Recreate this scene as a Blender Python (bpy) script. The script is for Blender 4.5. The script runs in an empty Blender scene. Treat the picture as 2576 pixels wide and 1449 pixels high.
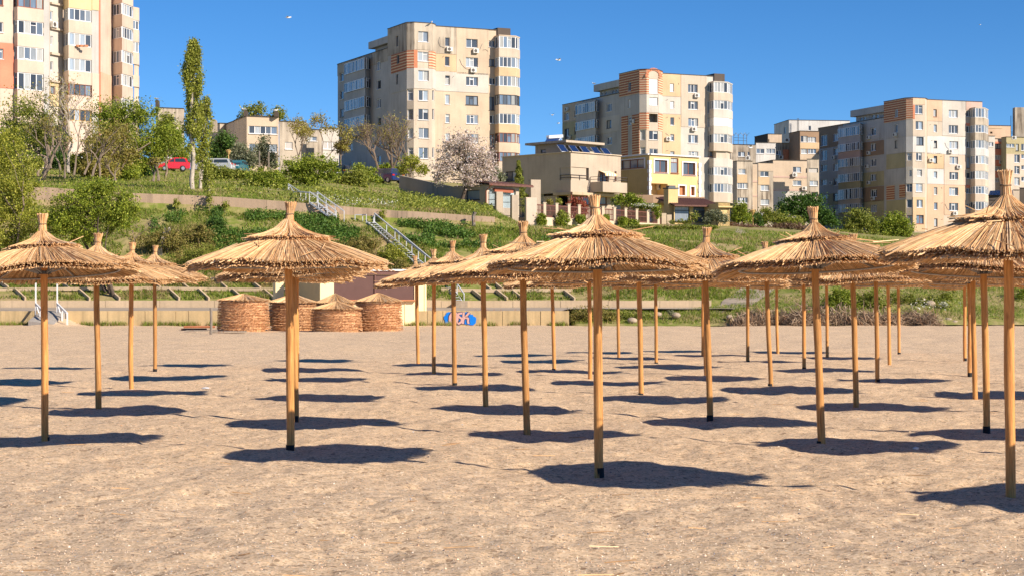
import bpy, math, random
import numpy as np
from mathutils import Vector, Matrix

random.seed(7)
RNG = np.random.default_rng(7)
SC = bpy.context.scene
COL = SC.collection
R = math.radians

# ------------------------------------------------------------------ camera
F, CX, HY, EYE = 4650.0, 1288.0, 740.0, 1.75     # focal length and horizon in units of a 2576 px wide frame
cam = bpy.data.cameras.new('camera')
cam.sensor_width = 36.0
cam.lens = 36.0 * F / 2576.0
cam.shift_y = (HY - 724.5) / 2576.0
cam.clip_start, cam.clip_end = 0.2, 5000.0
cam_o = bpy.data.objects.new('camera', cam)
COL.objects.link(cam_o)
cam_o.location = (0, 0, EYE)
cam_o.rotation_euler = (R(90), 0, 0)
SC.camera = cam_o

# ------------------------------------------------------------------ world, sun, exposure
SUN_TO = Vector((2.87, -2.05, 2.02)).normalized()
SUN_EL = math.asin(SUN_TO.z)
SUN_AZ = math.atan2(SUN_TO.x, SUN_TO.y)           # clockwise from +Y
world = bpy.data.worlds.new('World')
SC.world = world
world.use_nodes = True
nt = world.node_tree
for n in list(nt.nodes): nt.nodes.remove(n)
w_out = nt.nodes.new('ShaderNodeOutputWorld')
w_bg = nt.nodes.new('ShaderNodeBackground')
w_sky = nt.nodes.new('ShaderNodeTexSky')
w_sky.sky_type = 'NISHITA'
w_sky.sun_disc = False
w_sky.sun_elevation = SUN_EL
w_sky.sun_rotation = SUN_AZ
w_sky.altitude = 3000.0
w_sky.air_density = 0.8
w_sky.dust_density = 0.0
w_sky.ozone_density = 4.5
w_hsv = nt.nodes.new('ShaderNodeHueSaturation')
w_hsv.inputs['Saturation'].default_value = 1.2
nt.links.new(w_sky.outputs[0], w_hsv.inputs['Color'])
nt.links.new(w_hsv.outputs[0], w_bg.inputs['Color'])
nt.links.new(w_bg.outputs[0], w_out.inputs['Surface'])
w_bg.inputs['Strength'].default_value = 0.087

sun = bpy.data.lights.new('sun', 'SUN')
sun.energy = 4.9
sun.angle = R(0.5)
sun.color = (1.0, 0.875, 0.72)
sun_o = bpy.data.objects.new('sun', sun)
COL.objects.link(sun_o)
sun_o.location = (30, -20, 40)
sun_o.rotation_euler = (-SUN_TO).to_track_quat('-Z', 'Y').to_euler()

SC.view_settings.view_transform = 'Standard'
SC.view_settings.look = 'None'
SC.view_settings.gamma = 1.0
SC.view_settings.exposure = 0.66
SC.view_settings.use_curve_mapping = False

# ------------------------------------------------------------------ coordinate helpers
def P(px, py, Y):
    """photo point (2576 px wide frame) at distance Y"""
    return Vector(((px - CX) / F * Y, Y, EYE - (py - HY) / F * Y))
def PX(px, Y): return Vector(((px - CX) / F * Y, Y))
def ZY(py, Y): return EYE - (py - HY) / F * Y
def zoom(ox, oy, s):
    return lambda x, y: ((ox + x / s) / 1.3447, (oy + y / s) / 1.3447)
Q1 = zoom(0, 0, 2.07); Q2 = zoom(700, 300, 2.415); Q3 = zoom(1100, 50, 2.634)
Q4 = zoom(1650, 200, 2.4156); Q5 = zoom(2450, 300, 2.4152); Q6 = zoom(0, 0, 4.14)
Q7 = zoom(2440, 380, 3.45); Q8 = zoom(1600, 560, 2.862); Q9 = zoom(940, 600, 3.389)
QA = zoom(3150, 380, 3.812); QB = zoom(700, 880, 3.4347); QC = zoom(0, 880, 5.152)
QD = zoom(1430, 1000, 5.481); QE = zoom(2400, 900, 2.421)

def along(A, d, px):
    k = (px - CX) / F
    t = (k * A.y - A.x) / (d.x - k * d.y)
    return Vector((A.x + d.x * t, A.y + d.y * t))
def dirang(deg): return Vector((math.cos(R(deg)), math.sin(R(deg))))

# ------------------------------------------------------------------ numpy noise
_perm = RNG.permutation(512).astype(np.int64)
_perm = np.concatenate([_perm, _perm, _perm])
_gr = RNG.random((512, 2)) * 2 - 1
_gr /= np.linalg.norm(_gr, axis=1)[:, None]
def perlin(x, y):
    xi = np.floor(x).astype(np.int64); yi = np.floor(y).astype(np.int64)
    xf = x - xi; yf = y - yi
    u = xf * xf * xf * (xf * (xf * 6 - 15) + 10); v = yf * yf * yf * (yf * (yf * 6 - 15) + 10)
    def g(ix, iy, dx, dy):
        h = _perm[(_perm[ix & 511] + iy) & 511] & 511
        return _gr[h, 0] * dx + _gr[h, 1] * dy
    a = g(xi, yi, xf, yf); b = g(xi + 1, yi, xf - 1, yf)
    c = g(xi, yi + 1, xf, yf - 1); d = g(xi + 1, yi + 1, xf - 1, yf - 1)
    return (a + u * (b - a)) + v * ((c + u * (d - c)) - (a + u * (b - a)))

# ------------------------------------------------------------------ materials
MATS = {}
def new_mat(name):
    m = bpy.data.materials.new(name); m.use_nodes = True
    t = m.node_tree
    for n in list(t.nodes): t.nodes.remove(n)
    out = t.nodes.new('ShaderNodeOutputMaterial')
    MATS[name] = m
    return m, t, out
def N(t, typ, **kw):
    n = t.nodes.new(typ)
    for k, v in kw.items():
        if k.startswith('i_'):
            key = k[2:]
            n.inputs[int(key) if key.isdigit() else key].default_value = v
        else: setattr(n, k, v)
    return n
def ramp(t, fac, stops):
    n = t.nodes.new('ShaderNodeValToRGB')
    e = n.color_ramp.elements
    while len(e) < len(stops): e.new(0.5)
    for el, (p, c) in zip(e, stops):
        el.position = p
        el.color = (c, c, c, 1) if isinstance(c, (int, float)) else (*c, 1)
    t.links.new(fac, n.inputs[0])
    return n.outputs[0]
def mix(t, fac, a, b, mode='MIX'):
    n = t.nodes.new('ShaderNodeMix'); n.data_type = 'RGBA'; n.blend_type = mode
    for sock, v in ((n.inputs[0], fac), (n.inputs[6], a), (n.inputs[7], b)):
        if isinstance(v, (int, float)): sock.default_value = v
        elif isinstance(v, (tuple, list)): sock.default_value = (*v, 1)
        else: t.links.new(v, sock)
    return n.outputs[2]
def noise(t, scale, detail=3, stretch=None, rough=0.55, coord='Object'):
    tc = t.nodes.new('ShaderNodeTexCoord')
    src = tc.outputs[coord]
    if stretch:
        mp = N(t, 'ShaderNodeMapping'); mp.inputs['Scale'].default_value = stretch
        t.links.new(src, mp.inputs[0]); src = mp.outputs[0]
    n = N(t, 'ShaderNodeTexNoise')
    n.inputs['Scale'].default_value = scale; n.inputs['Detail'].default_value = detail
    n.inputs['Roughness'].default_value = rough
    t.links.new(src, n.inputs['Vector'])
    return n.outputs[0]
def finish(t, out, color, rough=0.8, bump=None, bump_d=0.02, bump_s=0.5, spec=0.3, metal=0.0, coat=0.0):
    b = N(t, 'ShaderNodeBsdfPrincipled')
    if isinstance(color, (tuple, list)): b.inputs['Base Color'].default_value = (*color, 1)
    else: t.links.new(color, b.inputs['Base Color'])
    b.inputs['Roughness'].default_value = rough
    b.inputs['Specular IOR Level'].default_value = spec
    b.inputs['Metallic'].default_value = metal
    b.inputs['Coat Weight'].default_value = coat
    if bump is not None:
        bn = N(t, 'ShaderNodeBump'); bn.inputs['Strength'].default_value = bump_s
        bn.inputs['Distance'].default_value = bump_d
        t.links.new(bump, bn.inputs['Height']); t.links.new(bn.outputs[0], b.inputs['Normal'])
    t.links.new(b.outputs[0], out.inputs[0])
    return b
def plain(name, col, rough=0.7, var=0.12, scale=3.0, spec=0.3, metal=0.0, coat=0.0):
    m, t, out = new_mat(name)
    n = noise(t, scale, 4)
    c = mix(t, 1.0, col, ramp(t, n, [(0.3, 1 - var), (0.7, 1 + var * 0.4)]), 'MULTIPLY')
    finish(t, out, c, rough, spec=spec, metal=metal, coat=coat)
    return m
def render_wall(name, col, stain=0.35, stain_col=(0.17, 0.14, 0.11), thr=0.56):
    """weathered render or concrete: cloudy tone, rain streaks, fine roughness"""
    m, t, out = new_mat(name)
    big = noise(t, 0.35, 5)
    c = mix(t, 1.0, col, ramp(t, big, [(0.3, 0.84), (0.7, 1.06)]), 'MULTIPLY')
    st = noise(t, 1.0, 5, stretch=(2.6, 2.6, 0.16))
    st2 = noise(t, 0.22, 3)
    s = mix(t, 1.0, ramp(t, st, [(thr - 0.06, 0.0), (thr + 0.17, 1.0)]), ramp(t, st2, [(0.38, 0.1), (0.62, 1.0)]), 'MULTIPLY')
    f = mix(t, 1.0, s, (stain, stain, stain), 'MULTIPLY')
    c = mix(t, f, c, stain_col)
    fine = noise(t, 9.0, 4)
    c = mix(t, 1.0, c, ramp(t, fine, [(0.3, 0.93), (0.7, 1.04)]), 'MULTIPLY')
    finish(t, out, c, 0.9, fine, 0.02, 0.35, spec=0.15)
    return m
def stripes(name, ca, cb, pitch=0.42, share=0.5):
    """courses of brick slips between bands of render"""
    m, t, out = new_mat(name)
    tc = N(t, 'ShaderNodeTexCoord'); sx = N(t, 'ShaderNodeSeparateXYZ')
    t.links.new(tc.outputs['Object'], sx.inputs[0])
    d = N(t, 'ShaderNodeMath', operation='DIVIDE', i_1=pitch); t.links.new(sx.outputs[2], d.inputs[0])
    fr = N(t, 'ShaderNodeMath', operation='FRACT'); t.links.new(d.outputs[0], fr.inputs[0])
    lt = N(t, 'ShaderNodeMath', operation='LESS_THAN', i_1=share); t.links.new(fr.outputs[0], lt.inputs[0])
    n = noise(t, 2.5, 4, stretch=(1, 1, 3))
    a = mix(t, 1.0, ca, ramp(t, n, [(0.3, 0.7), (0.7, 1.1)]), 'MULTIPLY')
    c = mix(t, lt.outputs[0], cb, a)
    finish(t, out, c, 0.9, lt.outputs[0], 0.03, 0.6, spec=0.15)
    return m
def leaf_mat(name, stops, trans=0.3):
    m, t, out = new_mat(name)
    g = N(t, 'ShaderNodeNewGeometry')
    c = ramp(t, g.outputs['Random Per Island'], stops)
    big = noise(t, 0.7, 2)
    c = mix(t, 1.0, c, ramp(t, big, [(0.3, 0.78), (0.7, 1.18)]), 'MULTIPLY')
    d = N(t, 'ShaderNodeBsdfPrincipled'); d.inputs['Roughness'].default_value = 0.55
    d.inputs['Specular IOR Level'].default_value = 0.25
    tr = N(t, 'ShaderNodeBsdfTranslucent')
    t.links.new(c, d.inputs['Base Color'])
    t.links.new(mix(t, 1.0, c, (1.1, 1.15, 0.6), 'MULTIPLY'), tr.inputs[0])
    ms = N(t, 'ShaderNodeMixShader'); ms.inputs[0].default_value = trans
    t.links.new(d.outputs[0], ms.inputs[1]); t.links.new(tr.outputs[0], ms.inputs[2])
    t.links.new(ms.outputs[0], out.inputs[0])
    return m

# reeds: every stalk its own tone, darker nodes and old grey stalks
def reed_mat(name, stops):
    m, t, out = new_mat(name)
    g = N(t, 'ShaderNodeNewGeometry')
    c = ramp(t, g.outputs['Random Per Island'], stops)
    n = noise(t, 14.0, 4)
    c = mix(t, 1.0, c, ramp(t, n, [(0.3, 0.72), (0.68, 1.1)]), 'MULTIPLY')
    oi = N(t, 'ShaderNodeObjectInfo')
    c = mix(t, 1.0, c, ramp(t, oi.outputs['Random'], [(0.0, (0.9, 0.88, 0.86)), (1.0, (1.06, 1.03, 1.0))]), 'MULTIPLY')
    finish(t, out, c, 0.62, spec=0.25)
reed_mat('reed', [(0.0, (0.36, 0.20, 0.09)), (0.10, (0.54, 0.32, 0.15)), (0.35, (0.68, 0.425, 0.21)), (0.7, (0.75, 0.49, 0.26)), (0.92, (0.82, 0.60, 0.36)), (1.0, (0.55, 0.43, 0.32))])
reed_mat('old_reed', [(0.0, (0.36, 0.18, 0.085)), (0.3, (0.60, 0.33, 0.165)), (0.7, (0.74, 0.445, 0.235)), (1.0, (0.78, 0.54, 0.34))])
reed_mat('grey_reed', [(0.0, (0.11, 0.08, 0.055)), (0.4, (0.30, 0.22, 0.15)), (0.75, (0.46, 0.355, 0.26)), (1.0, (0.40, 0.22, 0.12))])

def wood_mat(name, ca, cb, knots=True):
    m, t, out = new_mat(name)
    oi = N(t, 'ShaderNodeObjectInfo')
    n = noise(t, 7.0, 6, stretch=(9, 9, 0.55), rough=0.65)
    c = mix(t, ramp(t, n, [(0.36, 0.0), (0.66, 1.0)]), ca, cb)
    k = noise(t, 2.3, 2, stretch=(2.4, 2.4, 1.0))
    c = mix(t, ramp(t, k, [(0.62, 0.0), (0.70, 0.85)]), c, (0.20, 0.075, 0.03))
    cr = noise(t, 5.0, 4, stretch=(11, 11, 0.22), rough=0.5)
    c = mix(t, ramp(t, cr, [(0.62, 0.0), (0.68, 0.8)]), c, (0.17, 0.075, 0.03))
    c = mix(t, 1.0, c, ramp(t, oi.outputs['Random'], [(0.0, (0.70, 0.72, 0.74)), (0.4, (0.95, 0.95, 0.95)), (1.0, (1.08, 0.98, 0.92))]), 'MULTIPLY')
    big = noise(t, 1.2, 3)
    c = mix(t, 1.0, c, ramp(t, big, [(0.3, 0.82), (0.7, 1.1)]), 'MULTIPLY')
    finish(t, out, c, 0.6, n, 0.006, 0.7, spec=0.25)
wood_mat('pole_wood', (0.50, 0.22, 0.065), (0.77, 0.40, 0.135))
wood_mat('weathered_wood', (0.20, 0.165, 0.13), (0.38, 0.32, 0.26))
wood_mat('red_wood', (0.25, 0.10, 0.05), (0.42, 0.18, 0.09))
plain('black_tar', (0.012, 0.012, 0.014), 0.7)
plain('galvanised', (0.36, 0.36, 0.37), 0.45, metal=0.6)
plain('dark_steel', (0.10, 0.105, 0.115), 0.5, metal=0.5)
plain('twine', (0.20, 0.145, 0.09), 0.9)
plain('white_paint', (0.72, 0.72, 0.72), 0.5, 0.12)
plain('white_metal', (0.58, 0.60, 0.64), 0.45, 0.15)
plain('window_white', (0.76, 0.76, 0.77), 0.4, 0.06)
plain('window_brown', (0.27, 0.09, 0.05), 0.45, 0.15)
plain('window_dark', (0.055, 0.055, 0.065), 0.45, 0.15)
plain('window_ochre', (0.62, 0.36, 0.11), 0.5, 0.15)
plain('shutter_white', (0.74, 0.73, 0.71), 0.55, 0.06)
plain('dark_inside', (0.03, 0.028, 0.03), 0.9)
plain('dim_inside', (0.25, 0.22, 0.19), 0.9)
plain('ac_white', (0.66, 0.65, 0.62), 0.5)
plain('fan_dark', (0.10, 0.09, 0.085), 0.6)
plain('rubber', (0.02, 0.02, 0.021), 0.8)
plain('alloy', (0.5, 0.5, 0.52), 0.35, metal=0.7)
plain('car_glass', (0.03, 0.045, 0.06), 0.08, spec=0.7)
plain('lamp_red', (0.45, 0.02, 0.015), 0.3)
plain('lamp_clear', (0.75, 0.77, 0.8), 0.2)
plain('solar_blue', (0.015, 0.03, 0.10), 0.18, 0.2, 6, spec=0.6)
plain('roof_tile', (0.16, 0.075, 0.06), 0.7, 0.3, 5)
plain('roof_felt', (0.075, 0.07, 0.07), 0.9, 0.3)
plain('pink_brick', (0.52, 0.20, 0.11), 0.85, 0.25, 6)
plain('terracotta', (0.50, 0.20, 0.095), 0.8)
plain('awning_yellow', (0.78, 0.55, 0.24), 0.7)
plain('fence_brown', (0.15, 0.062, 0.048), 0.55)
plain('iron_black', (0.05, 0.042, 0.045), 0.5)
plain('post_stone', (0.60, 0.49, 0.36), 0.85)
plain('door_brown', (0.36, 0.11, 0.055), 0.5)
plain('kiosk_cream', (0.82, 0.68, 0.40), 0.5, 0.05)
plain('kiosk_cream_shaded', (0.60, 0.50, 0.29), 0.5, 0.06)  # darker copy of the kiosk cream: the flank's shade put into its colour
plain('shutter_brown', (0.165, 0.085, 0.072), 0.5, 0.08)
plain('fascia_brown', (0.13, 0.06, 0.05), 0.5, 0.08)
plain('graffiti_blue', (0.0, 0.19, 0.72), 0.6, 0.1)
plain('graffiti_pink', (0.60, 0.36, 0.33), 0.7, 0.1)
plain('graffiti_ink', (0.02, 0.03, 0.09), 0.7)
plain('gull_white', (0.8, 0.8, 0.8), 0.7, 0.03)
plain('gull_grey', (0.30, 0.32, 0.35), 0.7)
plain('stone_pale', (0.40, 0.32, 0.24), 0.9, 0.25)
plain('curtain', (0.52, 0.62, 0.66), 0.8, 0.1)
plain('lamp_ochre', (0.55, 0.36, 0.14), 0.6)
plain('bark', (0.26, 0.20, 0.155), 0.9, 0.3, 4)
plain('bark_pale', (0.46, 0.40, 0.33), 0.9, 0.35, 4)
plain('bark_dark', (0.10, 0.075, 0.058), 0.9, 0.3, 4)
plain('twig', (0.21, 0.155, 0.115), 0.9, 0.2, 4)
plain('flag_red', (0.5, 0.06, 0.05), 0.7)
plain('red_geranium', (0.55, 0.10, 0.05), 0.7)
for nm, c in (('red', (0.56, 0.012, 0.018)), ('white', (0.72, 0.73, 0.75)), ('black', (0.015, 0.016, 0.02)),
              ('silver', (0.42, 0.44, 0.47)), ('teal', (0.035, 0.16, 0.21)), ('navy', (0.012, 0.03, 0.13)), ('blue', (0.03, 0.10, 0.30))):
    plain('car_' + nm, c, 0.3, 0.05, spec=0.5, coat=0.8)

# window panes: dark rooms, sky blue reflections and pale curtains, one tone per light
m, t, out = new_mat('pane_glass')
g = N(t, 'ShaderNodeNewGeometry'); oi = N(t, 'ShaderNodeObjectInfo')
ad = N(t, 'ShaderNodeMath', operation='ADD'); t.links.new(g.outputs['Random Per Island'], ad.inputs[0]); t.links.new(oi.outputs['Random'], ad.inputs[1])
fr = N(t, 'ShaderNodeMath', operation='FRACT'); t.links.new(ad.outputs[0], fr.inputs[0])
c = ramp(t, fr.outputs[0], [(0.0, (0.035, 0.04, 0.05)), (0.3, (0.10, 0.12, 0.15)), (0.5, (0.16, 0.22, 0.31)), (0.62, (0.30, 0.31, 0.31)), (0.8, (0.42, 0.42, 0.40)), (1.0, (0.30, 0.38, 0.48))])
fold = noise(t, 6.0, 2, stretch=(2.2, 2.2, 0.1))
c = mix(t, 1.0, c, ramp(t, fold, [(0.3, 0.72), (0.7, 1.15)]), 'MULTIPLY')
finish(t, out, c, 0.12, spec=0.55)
m, t, out = new_mat('big_glass')
finish(t, out, mix(t, ramp(t, noise(t, 0.5, 3), [(0.35, 0), (0.7, 1)]), (0.04, 0.06, 0.075), (0.14, 0.19, 0.22)), 0.08, spec=0.6)

W = {}
def wl(key, col, *a, **k):
    if key in ('seawall', 'retain', 'concrete', 'lemon', 'lemon_side', 'orange', 'house'): W[key] = render_wall('wall_' + key, col, *a, **k); return
    l = 0.3 * col[0] + 0.59 * col[1] + 0.11 * col[2]
    col = tuple(min(0.8, (x * 0.86 + l * 0.14) * 0.92) for x in col)
    W[key] = render_wall('wall_' + key, col, *a, **k)
wl('beige', (0.60, 0.49, 0.38), 0.35)
wl('sand', (0.62, 0.475, 0.335), 0.35)
wl('ochre', (0.66, 0.46, 0.26), 0.25)
wl('yellow', (0.70, 0.54, 0.28), 0.2)
wl('pale', (0.60, 0.545, 0.48), 0.25)
wl('grey', (0.52, 0.49, 0.46), 0.5)
wl('stained', (0.57, 0.48, 0.37), 1.0, (0.15, 0.12, 0.095), thr=0.43)
wl('white', (0.66, 0.63, 0.60), 0.4)
wl('cream', (0.68, 0.525, 0.41), 0.3)
wl('peach', (0.68, 0.46, 0.30), 0.25)
wl('pink', (0.62, 0.42, 0.34), 0.3)
wl('brown', (0.38, 0.24, 0.145), 0.3)
wl('orange', (0.72, 0.25, 0.16), 0.25)
wl('dark', (0.11, 0.085, 0.07), 0.4)
wl('olive', (0.50, 0.42, 0.22), 0.3)
wl('house', (0.49, 0.405, 0.315), 0.4)
wl('lemon', (0.71, 0.53, 0.26), 0.2)
wl('lemon_side', (0.66, 0.49, 0.23), 0.3)
wl('seawall', (0.58, 0.43, 0.235), 0.75, (0.19, 0.15, 0.09), thr=0.5)
wl('retain', (0.50, 0.365, 0.255), 0.8, (0.17, 0.13, 0.10), thr=0.5)
wl('concrete', (0.56, 0.43, 0.29), 0.6)
wl('slab', (0.40, 0.36, 0.32), 0.4)
wl('shed', (0.46, 0.385, 0.30), 0.6)
W['brick'] = stripes('brick_bands', (0.42, 0.15, 0.085), (0.62, 0.44, 0.28), 0.42, 0.6)
W['brick2'] = stripes('brick_bands_pale', (0.50, 0.18, 0.10), (0.66, 0.48, 0.33), 0.40, 0.5)
W['terra'] = MATS['pink_brick']

LEAF = {}
LEAF['yellowgreen'] = leaf_mat('leaf_yellowgreen', [(0, (0.16, 0.19, 0.026)), (0.5, (0.32, 0.345, 0.045)), (1, (0.50, 0.47, 0.09))])
LEAF['green'] = leaf_mat('leaf_green', [(0, (0.095, 0.145, 0.016)), (0.5, (0.23, 0.295, 0.030)), (1, (0.40, 0.43, 0.06))])
LEAF['mid'] = leaf_mat('leaf_mid', [(0, (0.11, 0.15, 0.024)), (0.5, (0.235, 0.27, 0.045)), (1, (0.38, 0.38, 0.075))])
LEAF['dark'] = leaf_mat('leaf_dark', [(0, (0.036, 0.083, 0.019)), (0.5, (0.073, 0.149, 0.027)), (1, (0.130, 0.216, 0.041))])
LEAF['poplar'] = leaf_mat('leaf_poplar', [(0, (0.15, 0.18, 0.025)), (0.5, (0.30, 0.33, 0.05)), (1, (0.44, 0.44, 0.09))])
LEAF['grey'] = leaf_mat('leaf_grey', [(0, (0.13, 0.15, 0.09)), (0.5, (0.22, 0.24, 0.15)), (1, (0.33, 0.33, 0.22))])
LEAF['blossom'] = leaf_mat('leaf_blossom', [(0, (0.44, 0.33, 0.33)), (0.5, (0.68, 0.56, 0.55)), (1, (0.80, 0.74, 0.72))])
LEAF['bronze'] = leaf_mat('leaf_bronze', [(0, (0.22, 0.16, 0.045)), (0.5, (0.33, 0.275, 0.07)), (1, (0.38, 0.37, 0.09))])
LEAF['red'] = leaf_mat('leaf_red', [(0, (0.28, 0.04, 0.03)), (0.5, (0.44, 0.09, 0.07)), (1, (0.30, 0.18, 0.07))])
LEAF['purple'] = leaf_mat('leaf_purple', [(0, (0.11, 0.055, 0.04)), (0.5, (0.20, 0.11, 0.075)), (1, (0.28, 0.18, 0.12))])
LEAF['white'] = leaf_mat('leaf_white', [(0, (0.55, 0.55, 0.48)), (1, (0.75, 0.74, 0.68))])
LEAF['grass'] = leaf_mat('blade_grass', [(0, (0.085, 0.145, 0.016)), (0.35, (0.165, 0.245, 0.026)), (0.7, (0.25, 0.31, 0.045)), (0.88, (0.36, 0.34, 0.10)), (1, (0.52, 0.42, 0.21))], 0.35)
LEAF['ivy'] = leaf_mat('leaf_ivy', [(0, (0.045, 0.105, 0.018)), (0.5, (0.095, 0.185, 0.030)), (1, (0.17, 0.26, 0.05))])
LEAF['scrub'] = leaf_mat('leaf_scrub', [(0, (0.130, 0.133, 0.030)), (0.5, (0.243, 0.224, 0.054)), (1, (0.421, 0.315, 0.115))])
LEAF['dry'] = leaf_mat('blade_dry', [(0, (0.30, 0.23, 0.11)), (0.5, (0.40, 0.30, 0.16)), (1, (0.24, 0.22, 0.06))])

# ------------------------------------------------------------------ mesh building
class MB:
    def __init__(self): self.v, self.f, self.m = [], [], []
    def face(self, pts, mi=0):
        b = len(self.v); self.v.extend([tuple(p) for p in pts])
        self.f.append(tuple(range(b, b + len(pts)))); self.m.append(mi)
    def box(self, c, s, rz=0.0, mi=0, M=None):
        cx, cy, cz = c; sx, sy, sz = s[0] / 2, s[1] / 2, s[2] / 2
        co, si = math.cos(rz), math.sin(rz)
        b = len(self.v)
        for dx, dy, dz in ((-1,-1,-1),(1,-1,-1),(1,1,-1),(-1,1,-1),(-1,-1,1),(1,-1,1),(1,1,1),(-1,1,1)):
            x, y, z = dx * sx, dy * sy, dz * sz
            p = Vector((cx + x * co - y * si, cy + x * si + y * co, cz + z))
            if M: p = M @ Vector((x, y, z)) + Vector(c)
            self.v.append(tuple(p))
        for q in ((0,3,2,1),(4,5,6,7),(0,1,5,4),(1,2,6,5),(2,3,7,6),(3,0,4,7)):
            self.f.append(tuple(b + i for i in q)); self.m.append(mi)
    def bar(self, a, b, w, h=None, mi=0, up=(0, 0, 1)):
        a, b = Vector(a), Vector(b); d = b - a; L = d.length
        if L < 1e-6: return
        z = d / L; u = Vector(up)
        if abs(z.dot(u)) > 0.98: u = Vector((0, 1, 0))
        x = u.cross(z).normalized(); y = z.cross(x)
        M = Matrix((x, y, z)).transposed()
        self.box((a + b) / 2, (w, h or w, L), M=M, mi=mi)
    def prism(self, poly, z0, z1, mi=0):
        """poly counter-clockwise seen from above"""
        n = len(poly); b = len(self.v)
        for p in poly: self.v.append((p[0], p[1], z0))
        for p in poly: self.v.append((p[0], p[1], z1))
        for i in range(n):
            j = (i + 1) % n
            self.f.append((b + i, b + j, b + n + j, b + n + i)); self.m.append(mi)
        self.f.append(tuple(b + n + i for i in range(n))); self.m.append(mi)
        self.f.append(tuple(b + i for i in reversed(range(n)))); self.m.append(mi)
    def tube(self, pts, rad, n=6, mi=0, cap=True):
        pts = [Vector(p) for p in pts]
        if not hasattr(rad, '__len__'): rad = [rad] * len(pts)
        b = len(self.v); x = None; ph = random.uniform(0, 6.2832) if n == 3 else 0.0
        for i, p in enumerate(pts):
            d = (pts[min(i + 1, len(pts) - 1)] - pts[max(i - 1, 0)])
            if d.length < 1e-9: d = Vector((0, 0, 1))
            d.normalize()
            if x is None:
                x = d.cross(Vector((0.31, 0.95, 0.05)))
                if x.length < 0.05: x = d.cross(Vector((1, 0, 0)))
            x = (x - d * x.dot(d)).normalized(); y = d.cross(x)
            for k in range(n):
                a = 2 * math.pi * k / n + ph
                self.v.append(tuple(p + (x * math.cos(a) + y * math.sin(a)) * rad[i]))
        for i in range(len(pts) - 1):
            for k in range(n):
                k2 = (k + 1) % n
                self.f.append((b + i * n + k, b + i * n + k2, b + (i + 1) * n + k2, b + (i + 1) * n + k)); self.m.append(mi)
        if cap:
            self.f.append(tuple(b + k for k in reversed(range(n)))); self.m.append(mi)
            e = b + (len(pts) - 1) * n
            self.f.append(tuple(e + k for k in range(n))); self.m.append(mi)
    def ellipsoid(self, c, r, nu=10, nv=6, mi=0, jit=0.0):
        b = len(self.v)
        for j in range(nv + 1):
            th = math.pi * j / nv
            for i in range(nu):
                ph = 2 * math.pi * i / nu
                k = 1 + random.uniform(-jit, jit)
                self.v.append((c[0] + r[0] * k * math.sin(th) * math.cos(ph), c[1] + r[1] * k * math.sin(th) * math.sin(ph), c[2] + r[2] * k * math.cos(th)))
        for j in range(nv):
            for i in range(nu):
                i2 = (i + 1) % nu
                self.f.append((b + j * nu + i, b + (j + 1) * nu + i, b + (j + 1) * nu + i2, b + j * nu + i2)); self.m.append(mi)
    def mesh(self, name, mats, org=(0, 0, 0), smooth=False):
        me = bpy.data.meshes.new(name)
        o = Vector(org)
        me.from_pydata([(x - o.x, y - o.y, z - o.z) for x, y, z in self.v], [], self.f)
        if not isinstance(mats, (list, tuple)): mats = [mats]
        for m in mats: me.materials.append(MATS[m] if isinstance(m, str) else m)
        if len(mats) > 1: me.polygons.foreach_set('material_index', self.m)
        if smooth: me.polygons.foreach_set('use_smooth', [True] * len(self.f))
        me.update()
        return me
    def build(self, name, mats, parent=None, smooth=False, org=None):
        if org is None: org = root_loc(parent) if parent else (0, 0, 0)
        return link(name, self.mesh(name, mats, org, smooth), parent)

def link(name, me, parent=None):
    o = bpy.data.objects.new(name, me); COL.objects.link(o)
    if parent: o.parent = parent
    return o
def root_loc(o):
    while o.parent: o = o.parent
    return o.location.copy()
def tag(o, label=None, cat=None, group=None, kind=None):
    if label: o['label'] = label
    if cat: o['category'] = cat
    if group: o['group'] = group
    if kind: o['kind'] = kind
    return o
def thing(name, label, cat, loc, group=None):
    o = bpy.data.objects.new(name, None); COL.objects.link(o)
    o.empty_display_size = 0.3
    o.location = loc
    return tag(o, label, cat, group)
def copy_tree(o, parent=None):
    c = o.copy(); COL.objects.link(c)
    if parent: c.parent = parent
    for ch in list(o.children): copy_tree(ch, c)
    return c
def np_mesh(name, verts, nper, mat, org=(0, 0, 0)):
    """verts (k, nper, 3): k separate faces"""
    k = len(verts)
    v = (np.asarray(verts, dtype=np.float64) - np.array(org)).reshape(-1, 3)
    me = bpy.data.meshes.new(name)
    me.vertices.add(k * nper); me.loops.add(k * nper); me.polygons.add(k)
    me.vertices.foreach_set('co', v.ravel())
    me.loops.foreach_set('vertex_index', np.arange(k * nper, dtype=np.int32))
    me.polygons.foreach_set('loop_start', np.arange(0, k * nper, nper, dtype=np.int32))
    me.materials.append(mat)
    me.update(calc_edges=True)
    return me
def leaves(centers, size, aspect=0.62, flat=0.0):
    """leaf-sized diamonds, randomly turned"""
    c = np.asarray(centers); k = len(c)
    d = RNG.normal(size=(k, 3)); d[:, 2] *= (1 - flat)
    d /= np.linalg.norm(d, axis=1)[:, None]
    e = RNG.normal(size=(k, 3)); e -= d * np.sum(d * e, axis=1)[:, None]
    e /= np.linalg.norm(e, axis=1)[:, None]
    s = (size * RNG.uniform(0.6, 1.35, k))[:, None]
    return np.stack([c - d * s * 0.5, c + e * s * aspect * 0.5, c + d * s * 0.5, c - e * s * aspect * 0.5], axis=1)
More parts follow.
